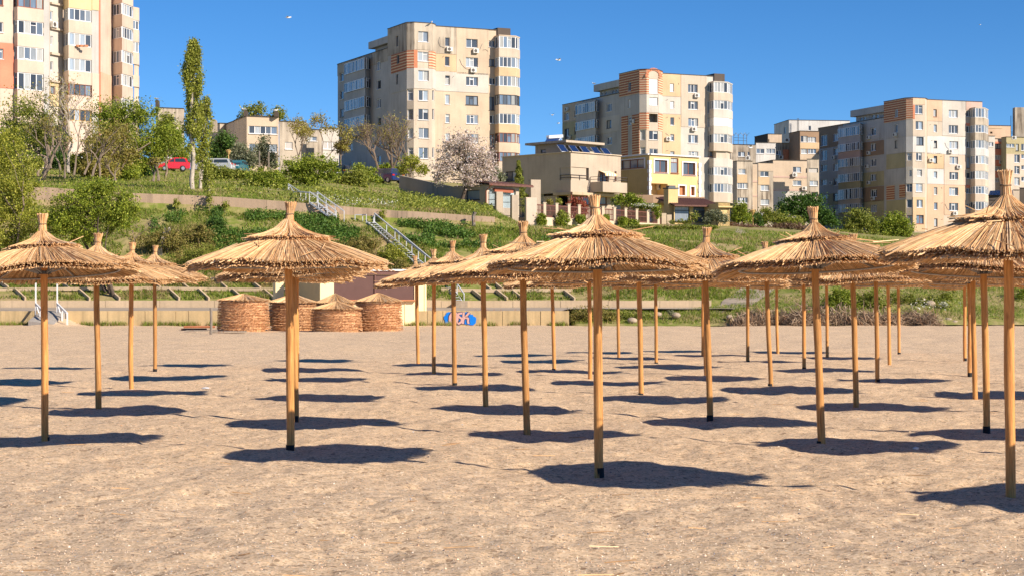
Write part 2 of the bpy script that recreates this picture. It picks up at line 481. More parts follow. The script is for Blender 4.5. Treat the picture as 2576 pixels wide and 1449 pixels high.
# ================================================================== ground
# ---- hillside: height table over bearing (columns) and distance (rows)
T_PX = np.array([-700, 0, 340, 560, 780, 1000, 1240, 1320, 1700, 1850, 2100, 2330, 2576, 3300], float)
def rowz(Y, pys): return [EYE - (p - HY) / F * Y for p in pys]
T_Y, T_Z = [], []
def trow(Y, pys=None, zs=None):
    T_Y.append(Y); T_Z.append(zs if zs is not None else rowz(Y, pys))
trow(103.2, zs=[-.25]*9 + [-0.02, .02, .05, .05, .05])
trow(104.2, zs=[-.25]*8 + [.25, .35, .45, .5, .5, .5])
trow(106.5, zs=[.4]*8 + [.7, .75, .95, 1.0, 1.0, 1.1])
trow(109.12, zs=[.5]*8 + [.7, 1.2, 1.6, 1.8, 1.9, 2.0])
trow(109.45, zs=[1.28]*8 + [1.32, 1.35, 1.7, 1.9, 2.0, 2.1])
trow(113.5, [700, 700, 700, 700, 700, 700, 705, 706, 712, 716, 700, 690, 690, 690])
trow(124.6, [512, 514, 523, 533, 549, 561, 568, 580, 604, 618, 628, 640, 650, 650])
trow(125.4, [478, 480, 487, 496, 513, 530, 546, 575, 603, 617, 627, 640, 650, 650])
trow(132.0, [468, 470, 480, 488, 500, 522, 540, 573, 588, 600, 612, 632, 645, 645])
trow(152.0, [454, 456, 460, 462, 475, 499, 532, 577, 587, 588, 596, 616, 634, 634])
trow(160.0, [450, 452, 456, 458, 470, 492, 528, 573, 581, 582, 590, 612, 630, 630])
trow(172.0, [440, 442, 446, 448, 458, 482, 528, 562, 566, 572, 585, 605, 625, 625])
trow(205.0, [424, 424, 430, 433, 444, 464, 500, 560, 560, 568, 580, 600, 620, 620])
trow(262.0, [424, 424, 425, 428, 436, 446, 470, 545, 570, 574, 578, 590, 600, 600])
trow(345.0, [430, 430, 430, 440, 450, 470, 500, 570, 590, 588, 586, 586, 586, 590])
trow(520.0, [520, 520, 520, 520, 540, 560, 580, 620, 640, 640, 640, 640, 640, 640])
trow(1600.0, zs=[12.0] * 14)
T_Y = np.array(T_Y); T_Z = np.array(T_Z)
_new = np.sort(np.concatenate([T_PX, [1426, 1446]]))
T_Z = np.stack([np.interp(_new, T_PX, r_) for r_ in T_Z]); T_PX = _new
_bk = T_PX > 1430; _sm = T_PX < 1430
for _j, _v in ((0, -.02), (1, .28), (2, .80)):
    T_Z[_j, _bk] = np.maximum(T_Z[_j, _bk], _v); 
T_Z[0, _sm] = T_Z[1, _sm] = -.25; T_Z[2, _sm] = .4
def terr(X, Y):
    X = np.asarray(X, float); Y = np.asarray(Y, float)
    px = np.clip(CX + X / Y * F, T_PX[0], T_PX[-1]); Yc = np.clip(Y, T_Y[0], T_Y[-1])
    i = np.clip(np.searchsorted(T_PX, px) - 1, 0, len(T_PX) - 2)
    j = np.clip(np.searchsorted(T_Y, Yc) - 1, 0, len(T_Y) - 2)
    u = (px - T_PX[i]) / (T_PX[i + 1] - T_PX[i]); v = (Yc - T_Y[j]) / (T_Y[j + 1] - T_Y[j])
    z = (T_Z[j, i] * (1 - u) + T_Z[j, i + 1] * u) * (1 - v) + (T_Z[j + 1, i] * (1 - u) + T_Z[j + 1, i + 1] * u) * v
    amp = np.clip((Y - 109) / 3, 0, 1) * np.where((Y > 123.5) & (Y < 126.5), 0.2, 1.0)
    z = z + amp * (0.16 * perlin(X * 0.35, Y * 0.35) + 0.09 * perlin(X * 1.1 + 9, Y * 1.1))
    return z
def tz(X, Y): return float(terr(np.array([X]), np.array([Y]))[0])

def grid_mesh(name, X, Y, Z, mat):
    nr, nc = X.shape
    v = np.stack([X, Y, Z], -1).reshape(-1, 3)
    idx = np.arange(nr * nc).reshape(nr, nc)
    q = np.stack([idx[:-1, :-1], idx[:-1, 1:], idx[1:, 1:], idx[1:, :-1]], -1).reshape(-1, 4).astype(np.int32)
    me = bpy.data.meshes.new(name)
    me.vertices.add(len(v)); me.loops.add(q.size); me.polygons.add(len(q))
    me.vertices.foreach_set('co', v.ravel()); me.loops.foreach_set('vertex_index', q.ravel())
    me.polygons.foreach_set('loop_start', np.arange(0, q.size, 4, dtype=np.int32))
    me.polygons.foreach_set('use_smooth', np.ones(len(q), bool))
    me.materials.append(mat); me.update(calc_edges=True)
    return me

# hillside material: soil, dry grass and green cover in patches
m, t, out = new_mat('hillside_soil')
n1 = noise(t, 0.28, 5); n2 = noise(t, 2.2, 5)
c = mix(t, ramp(t, n1, [(0.36, 0.0), (0.56, 1.0)]), (0.36, 0.27, 0.15), (0.17, 0.205, 0.04))
c = mix(t, ramp(t, n2, [(0.45, 0.0), (0.75, 0.7)]), c, (0.42, 0.32, 0.17))
finish(t, out, c, 0.95, n2, 0.15, 0.6, spec=0.1)
ys = np.concatenate([np.arange(103.2, 124.5, 0.45), [124.6, 124.8], np.arange(125.4, 175, 0.9), np.arange(175, 350, 5.0), np.arange(350, 1601, 90.0)])
pxs = np.arange(-700, 3301, 10.0)
PXg, Yg = np.meshgrid(pxs, ys)
Xg = (PXg - CX) / F * Yg
tag(link('hillside', grid_mesh('hillside', Xg, Yg, terr(Xg, Yg), m)), kind='structure')

# ---- beach: trampled shell sand, real hollows and ridges
def sand_z(X, Y):
    near = np.clip(1.25 - Y / 70, 0.15, 1)
    z = 0.06 * perlin(X * 0.22, Y * 0.22) + 0.062 * perlin(X * 0.75 + 3, Y * 0.75)
    d = perlin(X * 1.9 + 11, Y * 1.9)
    z += near * (0.036 * d + 0.024 * perlin(X * 3.6, Y * 3.6 + 5) - 0.085 * np.maximum(0.0, perlin(X * 2.9 + 40, Y * 2.9) - 0.2))
    z += near * 0.014 * perlin(X * 5.3, Y * 5.3 + 17) + np.clip(1.3 - Y / 26, 0, 1) * 0.006 * perlin(X * 12.0, Y * 12.0)
    return z
m, t, out = new_mat('shell_sand')
fine = noise(t, 70.0, 5, rough=0.8); mid = noise(t, 5.0, 6, rough=0.65); big = noise(t, 0.5, 4)
tc = N(t, 'ShaderNodeTexCoord')
def cells(scale, stops):
    vo = N(t, 'ShaderNodeTexVoronoi'); vo.inputs['Scale'].default_value = scale
    t.links.new(tc.outputs['Object'], vo.inputs['Vector'])
    sx = N(t, 'ShaderNodeSeparateColor'); t.links.new(vo.outputs['Color'], sx.inputs[0])
    return ramp(t, sx.outputs[0], stops)
c = cells(62.0, [(0.0, (0.40, 0.275, 0.175)), (0.18, (0.61, 0.45, 0.295)), (0.5, (0.74, 0.555, 0.375)), (0.8, (0.79, 0.61, 0.43)), (0.94, (0.78, 0.54, 0.32)), (1.0, (0.84, 0.74, 0.58))])
c2 = cells(24.0, [(0.0, (0.50, 0.46, 0.44)), (0.10, (0.86, 0.85, 0.84)), (0.5, (1, 1, 1)), (0.88, (1.04, 1.02, 1.0)), (1.0, (1.22, 1.16, 1.08))])
c = mix(t, 1.0, c, c2, 'MULTIPLY')
c = mix(t, 1.0, c, ramp(t, fine, [(0.3, 0.82), (0.7, 1.12)]), 'MULTIPLY')
c = mix(t, 1.0, c, ramp(t, mid, [(0.30, (0.74, 0.73, 0.73)), (0.46, (1, 1, 1)), (0.75, (1.06, 1.05, 1.04))]), 'MULTIPLY')
c = mix(t, 1.0, c, ramp(t, big, [(0.3, (0.93, 0.935, 0.95)), (0.7, (1.04, 1.03, 1.0))]), 'MULTIPLY')
finish(t, out, c, 0.9, mix(t, 0.5, fine, mid), 0.03, 0.9, spec=0.2)
rows = np.concatenate([np.arange(1530, 1000, -1.7), np.arange(1000, 817, -0.85)])
ysand = np.concatenate([[-25.0, -5.0, 5.0, 9.0], EYE * F / (rows - HY), [103.9]])
pc = np.arange(-320, 2900, 6.5)
PXs, Ys = np.meshgrid(pc, ysand)
Xs = np.where(Ys < 10.2, (PXs - CX) / F * 10.2, (PXs - CX) / F * Ys)
wide = np.clip((10.2 - Ys) / 5, 0, 1)
Xs = Xs * (1 + 5 * wide)
Zs = sand_z(Xs, Ys)
# sand drifted up against the ramp at the left end of the sea wall
def drift(X, Y):
    cx = (140 - CX) / F * 102.2
    return 0.42 * np.exp(-((X - cx) / 1.0) ** 2) * np.clip((Y - 99.8) / 3.0, 0, 1)
Zs = Zs + drift(Xs, Ys)
tag(link('beach_sand', grid_mesh('beach_sand', Xs, Ys, Zs, m)), kind='structure')
mb = MB(); mb.box((0, 40, -0.75), (400, 260, 0.5)); tag(mb.build('ground', m), kind='structure')

# shells and pebbles lying on the sand
m, t, out = new_mat('shell_bits')
g = N(t, 'ShaderNodeNewGeometry')
c = ramp(t, g.outputs['Random Per Island'], [(0, (0.70, 0.56, 0.41)), (0.3, (0.62, 0.46, 0.31)), (0.5, (0.62, 0.33, 0.17)), (0.62, (0.80, 0.72, 0.61)), (0.72, (0.24, 0.18, 0.14)), (0.93, (0.12, 0.11, 0.12)), (1, (0.36, 0.36, 0.40))])
finish(t, out, c, 0.5, spec=0.35)
k = 20000
py = RNG.uniform(830, 1480, k) ** 1.0
Yp = EYE * F / (py - HY); Xp = (RNG.uniform(-150, 2730, k) - CX) / F * Yp
cz = sand_z(Xp, Yp) + drift(Xp, Yp) + 0.003
sz = RNG.uniform(0.004, 0.009, k) * np.where(RNG.random(k) < 0.06, 1.9, 1.0) * np.clip(Yp / 22, 0.9, 1.4)
ang = RNG.uniform(0, 6.28, k); q = []
for a in (0, 2.1, 4.2):
    q.append(np.stack([Xp + np.cos(ang + a) * sz, Yp + np.sin(ang + a) * sz * 0.8, cz - 0.003 + 0 * sz], -1))
top = np.stack([Xp, Yp, cz + sz * 0.55], -1)
tri = np.concatenate([np.stack([q[i], q[(i + 1) % 3], top], 1) for i in range(3)])
tri = tri.reshape(3, k, 3, 3).transpose(1, 0, 2, 3).reshape(-1, 3, 3)
# weld each bit's three faces into one island
v = np.stack([q[0], q[1], q[2], top], 1).reshape(-1, 3)
b = (np.arange(k) * 4)[:, None, None]
f = (b + np.array([[0, 1, 3], [1, 2, 3], [2, 0, 3]])[None]).reshape(-1, 3)
me = bpy.data.meshes.new('shell_fragments')
me.from_pydata(v.tolist(), [], f.tolist()); me.materials.append(m); me.update()
tag(link('shell_fragments', me), kind='stuff')

# reed litter
k = 90
py = 800 + 640 * RNG.random(k) ** 1.3 + 30
Yp = EYE * F / (py - HY); Xp = (RNG.uniform(-50, 2630, k) - CX) / F * Yp
mb = MB()
for x, y in zip(Xp, Yp):
    if y > 95: continue
    a = random.uniform(-0.5, 0.5) + random.choice((0, math.pi)); L = random.uniform(0.06, 0.26)
    z = float(sand_z(np.array([x]), np.array([y]))[0]) + 0.008
    mb.tube([(x, y, z), (x + L * math.cos(a), y + L * math.sin(a), z + random.uniform(0, 0.02))], 0.004, 3)
tag(mb.build('reed_litter', 'reed'), kind='stuff')

# ================================================================== sea wall, promenade, lower kerb wall
YW = 103.3
root = thing('seawall', 'long low stained concrete seawall of cast blocks at the back of the beach', 'wall', (PX(600, YW).x, YW, 0))
x0, x1 = PX(-160, YW).x, PX(1432, YW).x
joints_px = [-160, -60, 83, 271, 323, 365, 442, 474, 534, 592, 654, 716, 780, 842, 905, 968, 1034, 1075, 1114, 1173, 1219, 1264, 1310, 1360, 1432]
ramp_px = (98, 165)
for a, b in zip(joints_px[:-1], joints_px[1:]):
    for a2, b2 in ([(a, b)] if not (a < 100 and b > 160) else [(a, 96), (166, b)]):
        if b2 - a2 < 4: continue
        xa, xb = PX(a2, YW).x + 0.012, PX(b2, YW).x - 0.012
        mb = MB(); dz = random.uniform(-0.012, 0.012); dy = random.uniform(-0.015, 0.015)
        mb.prism([(xa, YW + dy), (xb, YW + dy), (xb, YW + 0.35), (xa, YW + 0.35)], -0.3, 0.83 + dz)
        mb.build('block', W['seawall'], root)
# lifting hooks of bent bar
mb = MB()
for px in (583, 597, 646, 1195, 1208, 1225, 1242, 1258, 1295, 1330):
    p = P(px, 783, YW + 0.2); p.z = 0.82
    mb.tube([p, p + Vector((0.01, 0, .08)), p + Vector((.05, 0, .1)), p + Vector((.07, 0, .02))], 0.009, 4)
for k_ in range(10):
    pass
mb.build('lifting_hook', 'red_wood', root)['kind'] = 'stuff'
# graffiti on the face of the wall
YG = YW - 0.022
def gp(x, y): p = P(*QD(x, y), YG); return p
def flat(mb, pts, dy, mi=0):
    P_ = [Vector((p.x, YG - dy, p.z)) for p in pts]
    n = len(P_)
    mb.face(P_, mi)
    for i in range(n):
        a_, b_ = P_[i], P_[(i + 1) % n]
        mb.face([a_, (a_.x, YG + 0.03, a_.z), (b_.x, YG + 0.03, b_.z), b_], mi)
gr = None
mb = MB()
blob = [(395,380),(430,345),(440,315),(480,300),(560,305),(640,312),(740,308),(850,300),(880,320),(885,345),(930,350),(940,380),(975,390),(995,420),(985,480),(985,505),(960,520),(940,545),(880,540),(760,520),(600,520),(480,535),(430,525),(410,500),(412,450),(395,430)]
flat(mb, [gp(*p) for p in blob], 0.004)
gr = mb.build('graffiti', 'graffiti_blue', root); gr['label'] = 'blue graffiti blob with three pink letters on the seawall'
def stroke(mb, pts, w, dy):
    pts = [gp(*p) for p in pts]
    for a_, b_ in zip(pts[:-1], pts[1:]):
        d = b_ - a_
        nrm = Vector((-d.z, 0, d.x)).normalized() * (w / 2); e = d.normalized() * (w * 0.12)
        flat(mb, [a_ - e - nrm, b_ + e - nrm, b_ + e + nrm, a_ - e + nrm], dy)
        dy += 0.0004
letters = {'O': [(600,320),(545,330),(512,380),(505,450),(525,510),(590,525),(625,500),(640,440),(640,370),(615,325),(560,322)],
           'S': [(728,322),(668,330),(650,372),(690,400),(728,425),(720,480),(680,510),(655,512)],
           'K1': [(760,312),(752,420),(745,515)], 'K2': [(860,315),(790,395),(762,425)], 'K3': [(790,400),(845,420),(838,470),(850,512)]}
for ink, wd, dy in (('graffiti_ink', 0.19, 0.008), ('graffiti_pink', 0.115, 0.014)):
    for group in (('O',), ('S',), ('K1', 'K2', 'K3')):
        mb = MB()
        for g_ in group: stroke(mb, letters[g_], wd * (1.25 if g_ == 'O' else 1.0), dy + 0.003 * (g_ > 'K1'))
        mb.build('letter' if wd < 0.15 else 'letter_outline', ink, gr)

m, t, out = new_mat('asphalt_worn')
n = noise(t, 1.3, 5, stretch=(0.3, 1, 1)); c = mix(t, ramp(t, n, [(0.35, 0), (0.7, 1)]), (0.30, 0.25, 0.20), (0.46, 0.375, 0.29))
finish(t, out, c, 0.95, noise(t, 8, 4), 0.02, 0.4)
mb = MB()
def strip(mb, front, back, thick=0.3):
    for (a, b), (c_, d) in zip(zip(front[:-1], front[1:]), zip(back[:-1], back[1:])):
        mb.face([a, b, d, c_])
xs = np.linspace(PX(-260, 104).x, PX(1850, 106).x, 90)
fr_, bk_ = [], []
for i, x in enumerate(xs):
    pe = CX + x / YW * F; ye = YW + .34 if pe < 1428 else 106.2 + .25 * math.sin(x * 1.3)
    fr_.append(Vector((x, ye, (0.80 if pe < 1428 else .92) + 0.012 * math.sin(x * 1.7)))); bk_.append(Vector((x, 109.05, 0.97)))
strip(mb, fr_, bk_)
tag(mb.build('promenade', m), kind='structure')
# ramp road climbing to the right
mb = MB(); ctr = [(1780, 106.6), (1850, 108.5), (1900, 111.5), (1940, 115.5), (1975, 120.5), (2040, 127), (2120, 134)]
pts = []
for (p0_, y0_), (p1_, y1_) in zip(ctr[:-1], ctr[1:]):
    for f_ in np.linspace(0, 1, 8)[:-1]:
        Y_ = y0_ + (y1_ - y0_) * f_; pts.append(Vector((PX(p0_ + (p1_ - p0_) * f_, Y_).x, Y_, 0)))
A_, B_ = [], []
for i, p in enumerate(pts):
    d = (pts[min(i + 1, len(pts) - 1)] - pts[max(0, i - 1)]).normalized(); n_ = Vector((-d.y, d.x, 0)) * 1.0
    for L_, q_ in ((A_, p - n_), (B_, p + n_)):
        L_.append(Vector((q_.x, q_.y, tz(q_.x, q_.y) + 0.05)))
strip(mb, A_, B_)
tag(mb.build('path', m), kind='structure')

YK = 109.1
root = thing('kerb_wall', 'low sunlit concrete wall along the back edge of the promenade', 'wall', (PX(600, YK).x, YK, 0.9))
edges = [-260, -120, 0, 150, 265, 402, 540, 660, 790, 900, 1010, 1110, 1165, 1290, 1410, 1530, 1660, 1790]
for a, b in zip(edges[:-1], edges[1:]):
    mb = MB(); xa, xb = PX(a, YK).x + 0.01, PX(b, YK).x - 0.01
    mb.prism([(xa, YK), (xb, YK), (xb, YK + 0.35), (xa, YK + 0.35)], 0.7, 1.38 + random.uniform(-.02, .02))
    mb.build('block', W['concrete'], root)
mb = MB(); p = P(1160, 760, YK - 0.45)
mb.prism([(p.x - .38, p.y), (p.x + .38, p.y), (p.x + .33, p.y + .42), (p.x - .33, p.y + .42)], 0.9, 1.34)
tag(mb.build('concrete_footing', 'stone_pale'), 'pale concrete footing block under the lowest white stair', 'footing')

# concrete slope lattice on the bottom of the hill
root = thing('slope_lattice', 'concrete beams laid as a lattice over the grassy slope foot', 'retaining beams', (PX(300, 110).x, 110, 1.3))
def beam(a, b, w=0.2, h=0.2):
    mb = MB(); A_ = P(*a[:2], a[2]); B_ = P(*b[:2], b[2]); n_ = max(1, int((B_ - A_).length / 3))
    A_.z = tz(A_.x, A_.y) + 0.10; B_.z = tz(B_.x, B_.y) + 0.10
    mb.bar(A_, B_, w, h); mb.build('beam', W['concrete'], root)
def lat(pxa, pxb, Y, step): 
    px = pxa
    while px < pxb: beam((px, 700, Y), (min(px + step, pxb), 700, Y)); px += step
lat(-200, 860, 111.3, 145); lat(-200, 860, 112.9, 150); lat(1110, 1440, 111.3, 120); lat(1120, 1420, 112.9, 140)
for px in (20, 175, 265, 405, 475, 570, 655, 740, 1235, 1265, 1330, 1400):
    beam((px - 26, 700, 112.8), (px, 700, 111.4), 0.11); 
for px in (38, 200, 275, 425, 500, 585, 665, 720, 1190, 1250, 1290, 1420):
    beam((px, 700, 111.2), (px + 26, 700, 109.7), 0.11)

# ================================================================== long retaining wall across the slope
root = thing('retaining_wall', 'long weathered concrete retaining wall crossing the grassy slope', 'wall', (PX(700, 125).x, 125, 7))
top = [(60, 468), (170, 476), (340, 487), (450, 491), (560, 496), (670, 504), (780, 513), (890, 522), (1000, 531), (1120, 538), (1245, 547)]
bot = [(60, 512), (170, 512), (340, 520), (450, 524), (560, 529), (670, 536), (780, 544), (890, 550), (1000, 557), (1120, 561), (1245, 565)]
for i in range(len(top) - 1):
    mb = MB(); Ya = 124.9
    a, b = top[i], top[i + 1]; c_, d = bot[i], bot[i + 1]
    xa, xb = PX(a[0], Ya).x + .008, PX(b[0], Ya).x - .008
    za, zb = ZY(a[1], Ya), ZY(b[1], Ya); zc, zd = ZY(c_[1], Ya) - .6, ZY(d[1], Ya) - .6
    v_ = [(xa, Ya, zc), (xb, Ya, zd), (xb, Ya, zb), (xa, Ya, za), (xa, Ya + .45, zc), (xb, Ya + .45, zd), (xb, Ya + .45, zb), (xa, Ya + .45, za)]
    for q_ in ((0,1,2,3), (3,2,6,7), (1,5,6,2), (4,0,3,7), (5,4,7,6)): mb.face([v_[i_] for i_ in q_])
    mb.build('wall_section', W['retain'], root)
# broken post beside the wall end
mb = MB(); p = P(1192, 562, 124.3)
mb.tube([p - Vector((0, 0, .3)), p + Vector((-.05, 0, .45)), p + Vector((.02, 0, .6)), p + Vector((.06, 0, .75))], [.14, .11, .12, .16], 7)
tag(mb.build('broken_post', 'weathered_wood'), 'broken dark post leaning against the retaining wall near its right end', 'post')

# ================================================================== thatched beach umbrellas
RIM_Z, RIM_R = 2.03, 1.11
def reed(mb, pts, w):
    """one stalk: three-sided, tapering, cut end showing"""
    mb.tube(pts, w, 3, cap=True)
def canopy_meshes(seed):
    rnd = random.Random(seed)
    R1 = RIM_R * rnd.uniform(0.97, 1.03)
    ragged = rnd.uniform(0.018, 0.034)
    lob = [rnd.uniform(0, 6.28) for _ in range(4)]
    def wob(a): return 0.018 * math.sin(3 * a + lob[0]) + 0.014 * math.sin(7 * a + lob[1]) + 0.01 * math.sin(13 * a + lob[2])
    def prof(r):  # height of the lower cone at radius r (0..R1)
        u = r / R1
        return 2.375 - 0.355 * u ** 0.95 + 0.016 * math.sin(u * 3.1)
    sk = MB()
    layers = [(460, -0.056, 0), (480, -0.052, 1), (380, -0.022, 0), (560, 0.004, 0), (680, 0.014, 0), (680, 0.022, 0), (620, 0.008, 1), (760, 0.020, 1)]
    for n, off, short in layers:
        for i in range(n):
            a = 2 * math.pi * (i + rnd.random()) / n
            r0 = rnd.uniform(0.10, 0.42) if not short else rnd.uniform(.5, .75); r1 = R1 + wob(a) + rnd.gauss(0, ragged * 0.4)
            if rnd.random() < 0.02: r1 += rnd.uniform(0.02, 0.09)
            tw = rnd.gauss(0, 0.026)
            pts = []
            dz = off + rnd.gauss(0, 0.0042)
            for q, s in enumerate((0.0, 0.5, 1.0)):
                r = r0 + (r1 - r0) * s; aa = a + tw * (s - 0.3)
                z = prof(min(r, R1)) + dz + (rnd.gauss(0, 0.0035) if q == 1 else 0) - max(0, r - R1) * 0.4
                z += 0.014 * math.sin(5 * a + lob[3]) * s
                pts.append((r * math.cos(aa), r * math.sin(aa), z))
            w = rnd.uniform(0.0048, 0.0078)
            reed(sk, pts, [w * 0.7, w, w * 0.95])
    for _ in range(12):   # loose stalks lying across
        a = rnd.uniform(0, 6.28); r = rnd.uniform(0.4, R1); L = rnd.uniform(0.12, 0.4); b = a + rnd.uniform(0.5, 1.2) * rnd.choice((-1, 1))
        p = Vector((r * math.cos(a), r * math.sin(a), prof(r) + 0.06)); q = p + Vector((math.cos(b) * L, math.sin(b) * L, rnd.uniform(-0.1, 0.03)))
        reed(sk, [p, (p + q) / 2, q], [0.005] * 3)
    for i in range(36):   # solid cone added under the loose reeds to block light between them
        a0, a1 = 2 * math.pi * i / 36, 2 * math.pi * (i + 1) / 36
        for ra, rb in ((.12, .45), (.45, .8), (.8, R1 - .05)):
            sk.face([(ra * math.cos(a0), ra * math.sin(a0), prof(ra) - .04), (rb * math.cos(a0), rb * math.sin(a0), prof(rb) - .04), (rb * math.cos(a1), rb * math.sin(a1), prof(rb) - .04), (ra * math.cos(a1), ra * math.sin(a1), prof(ra) - .04)])
    skirt = sk.mesh('thatch_skirt', 'reed')
    # upper tier
    R2 = rnd.uniform(0.405, 0.445)
    cp = MB()
    def prof2(r):
        u = r / R2
        return 2.288 + 0.147 * (1 - u) ** 1.5 + 0.025 * (1 - u)
    for n, off in ((280, -0.010), (380, 0.010), (420, 0.022)):
        for i in range(n):
            a = 2 * math.pi * (i + rnd.random()) / n
            r1 = R2 + rnd.gauss(0, 0.014) + 0.014 * math.sin(3 * a + lob[1]); tw = rnd.gauss(0, 0.07)
            if rnd.random() < 0.03: r1 += rnd.uniform(0.02, 0.09)
            dz = off + rnd.gauss(0, 0.004); pts = []
            for s in (0.0, 0.3, 0.62, 1.0):
                r = 0.045 + (r1 - 0.045) * s; aa = a + tw * s
                pts.append((r * math.cos(aa), r * math.sin(aa), prof2(min(r, R2)) + dz + (0.04 if s == 0 else 0)))
            w = rnd.uniform(0.0045, 0.0072)
            reed(cp, pts, [w * 0.55, w * 0.8, w, w])
    for _ in range(rnd.randint(2, 6)):   # stray stalks sticking out of the tie
        a = rnd.uniform(0, 6.28); p = Vector((0.3 * math.cos(a), 0.3 * math.sin(a), prof2(0.3) + 0.03))
        q = p + Vector((math.cos(a + rnd.uniform(-.8, .8)), math.sin(a + rnd.uniform(-.8, .8)), rnd.uniform(-.2, .5))) * rnd.uniform(0.1, 0.28)
        reed(cp, [p, (p + q) / 2, q], [0.005] * 3)
    cap = cp.mesh('thatch_cap', 'reed')
    tf = MB()
    lean = (rnd.uniform(-.03, .03), rnd.uniform(-.03, .03)); H = rnd.uniform(0.26, 0.31); neck = rnd.uniform(.5, .62)
    for i in range(150):
        a = rnd.uniform(0, 6.28); rr = math.sqrt(rnd.random()) if i < 60 else rnd.uniform(.85, 1)
        h = H + rnd.gauss(0, 0.008); pts = []
        for s, k in ((0, 0.062), (0.25, 0.052), (neck, 0.040), (0.8, 0.050), (1, 0.066)):
            pts.append((math.cos(a) * k * rr + lean[0] * s, math.sin(a) * k * rr + lean[1] * s, 2.40 + h * s))
        w = rnd.uniform(0.004, 0.0065)
        reed(tf, pts, [w] * 5)
    tuft = tf.mesh('tuft', 'reed')
    tb = MB()
    for s, k in ((neck, 0.046), (0.06, 0.068)):
        ring = [(math.cos(a) * k + lean[0] * s, math.sin(a) * k + lean[1] * s, 2.40 + H * s + 0.003 * math.sin(3 * a)) for a in np.linspace(0, 2 * math.pi, 15)]
        tb.tube(ring, 0.006, 4)
    tie = tb.mesh('tie', 'twine')
    return skirt, cap, tuft, tie
CANOPY = [canopy_meshes(100 + i) for i in range(4)]
def pole_mesh(seed):
    rnd = random.Random(seed); mb = MB(); a0 = rnd.uniform(0, 6.28); pts, rad = [], []
    for i in range(11):
        z = -0.35 + 2.74 * i / 10
        b = 0.011 * math.sin(z * 1.9 + a0) + 0.004 * math.sin(z * 4.3 + 2 * a0)
        pts.append((b, 0.006 * math.cos(z * 1.3 + a0), z)); rad.append(0.0455 - 0.0035 * i / 10 + rnd.uniform(-.0022, .0022))
    mb.tube(pts, rad, 12)
    return mb.mesh('pole', 'pole_wood', smooth=True)
POLES = [pole_mesh(i) for i in range(9)]
mb = MB(); mb.tube([(0, 0, -0.3), (0, 0, 0.045)], [.0475, .0472], 12); SLEEVE = mb.mesh('base_sleeve', 'black_tar', smooth=True)
mb = MB(); mb.tube([(0, 0, 1.985), (0, 0, 2.025)], .052, 12)
for s in (-1, 1): mb.box((s * .062, 0, 2.005), (.035, .012, .04))
COLLAR = mb.mesh('collar', 'dark_steel')
mb = MB(); mb.tube([(0.90 * math.cos(a), 0.90 * math.sin(a), 2.002) for a in np.linspace(0, 2 * math.pi, 41)], 0.0115, 6, cap=False); HOOP = mb.mesh('hoop', 'galvanised', smooth=True)
mb = MB(); mb.bar((0.06, 0, 2.0), (0.26, 0, 2.20), 0.012, 0.022); mb.bar((0.26, 0, 2.20), (0.91, 0, 2.015), 0.012, 0.02); mb.bar((0.06, 0, 2.0), (0.50, 0, 2.135), 0.010, 0.02); STRUT = mb.mesh('strut', 'galvanised')

TILT = {0: (-.055, -.045), 1: (-.004, .0), 2: (-.032, .006), 3: (-.058, -.012), 4: (.006, .02), 5: (.03, .03)}
def make_umbrella(x, y, z, i, label, lean=(0, 0), tall=1.0, tar=True, cut=False):
    t_ = thing('beach_umbrella', label, 'beach umbrella', (x, y, z), 'thatched beach umbrellas in rows on the sand')
    rz = random.uniform(0, 6.28)
    t_.rotation_euler = (lean[1], lean[0], 0)
    t_.scale = (1, 1, tall)
    sk, cp, tf, ti = CANOPY[i % len(CANOPY)]
    tilt = TILT.get(i, (random.gauss(-.012, 0.03), random.gauss(0, 0.03))); wide = random.uniform(.965, 1.035)
    pv = Vector((0, 0, 2.0))
    def put(name, me, rot=True):
        o = link(name, me, t_)
        if rot:
            Rm = Matrix.Rotation(tilt[0], 3, 'X') @ Matrix.Rotation(tilt[1], 3, 'Y') @ Matrix.Rotation(rz, 3, 'Z')
            o.rotation_euler = Rm.to_euler(); o.scale = (wide, wide, 1)
            o.location = pv - Rm @ pv
        return o
    p = put('pole', POLES[i % 9], False); p.rotation_euler = (0, 0, rz)
    if tar: link('base_sleeve', SLEEVE, t_).location = (0, 0, random.uniform(-.02, .045))
    put('thatch_skirt', sk)['kind'] = 'stuff'; put('thatch_cap', cp)['kind'] = 'stuff'; put('tuft', tf)['kind'] = 'stuff'; put('tie', ti)
    link('collar', COLLAR, t_).rotation_euler = (0, 0, random.uniform(-.4, .4))
    put('hoop', HOOP)
    for k_ in range(6):
        o = link('strut', STRUT, t_)
        Rm = Matrix.Rotation(tilt[0], 3, 'X') @ Matrix.Rotation(tilt[1], 3, 'Y') @ Matrix.Rotation(rz + k_ * math.pi / 3, 3, 'Z')
        o.rotation_euler = Rm.to_euler(); o.location = pv - Rm @ pv
    return t_

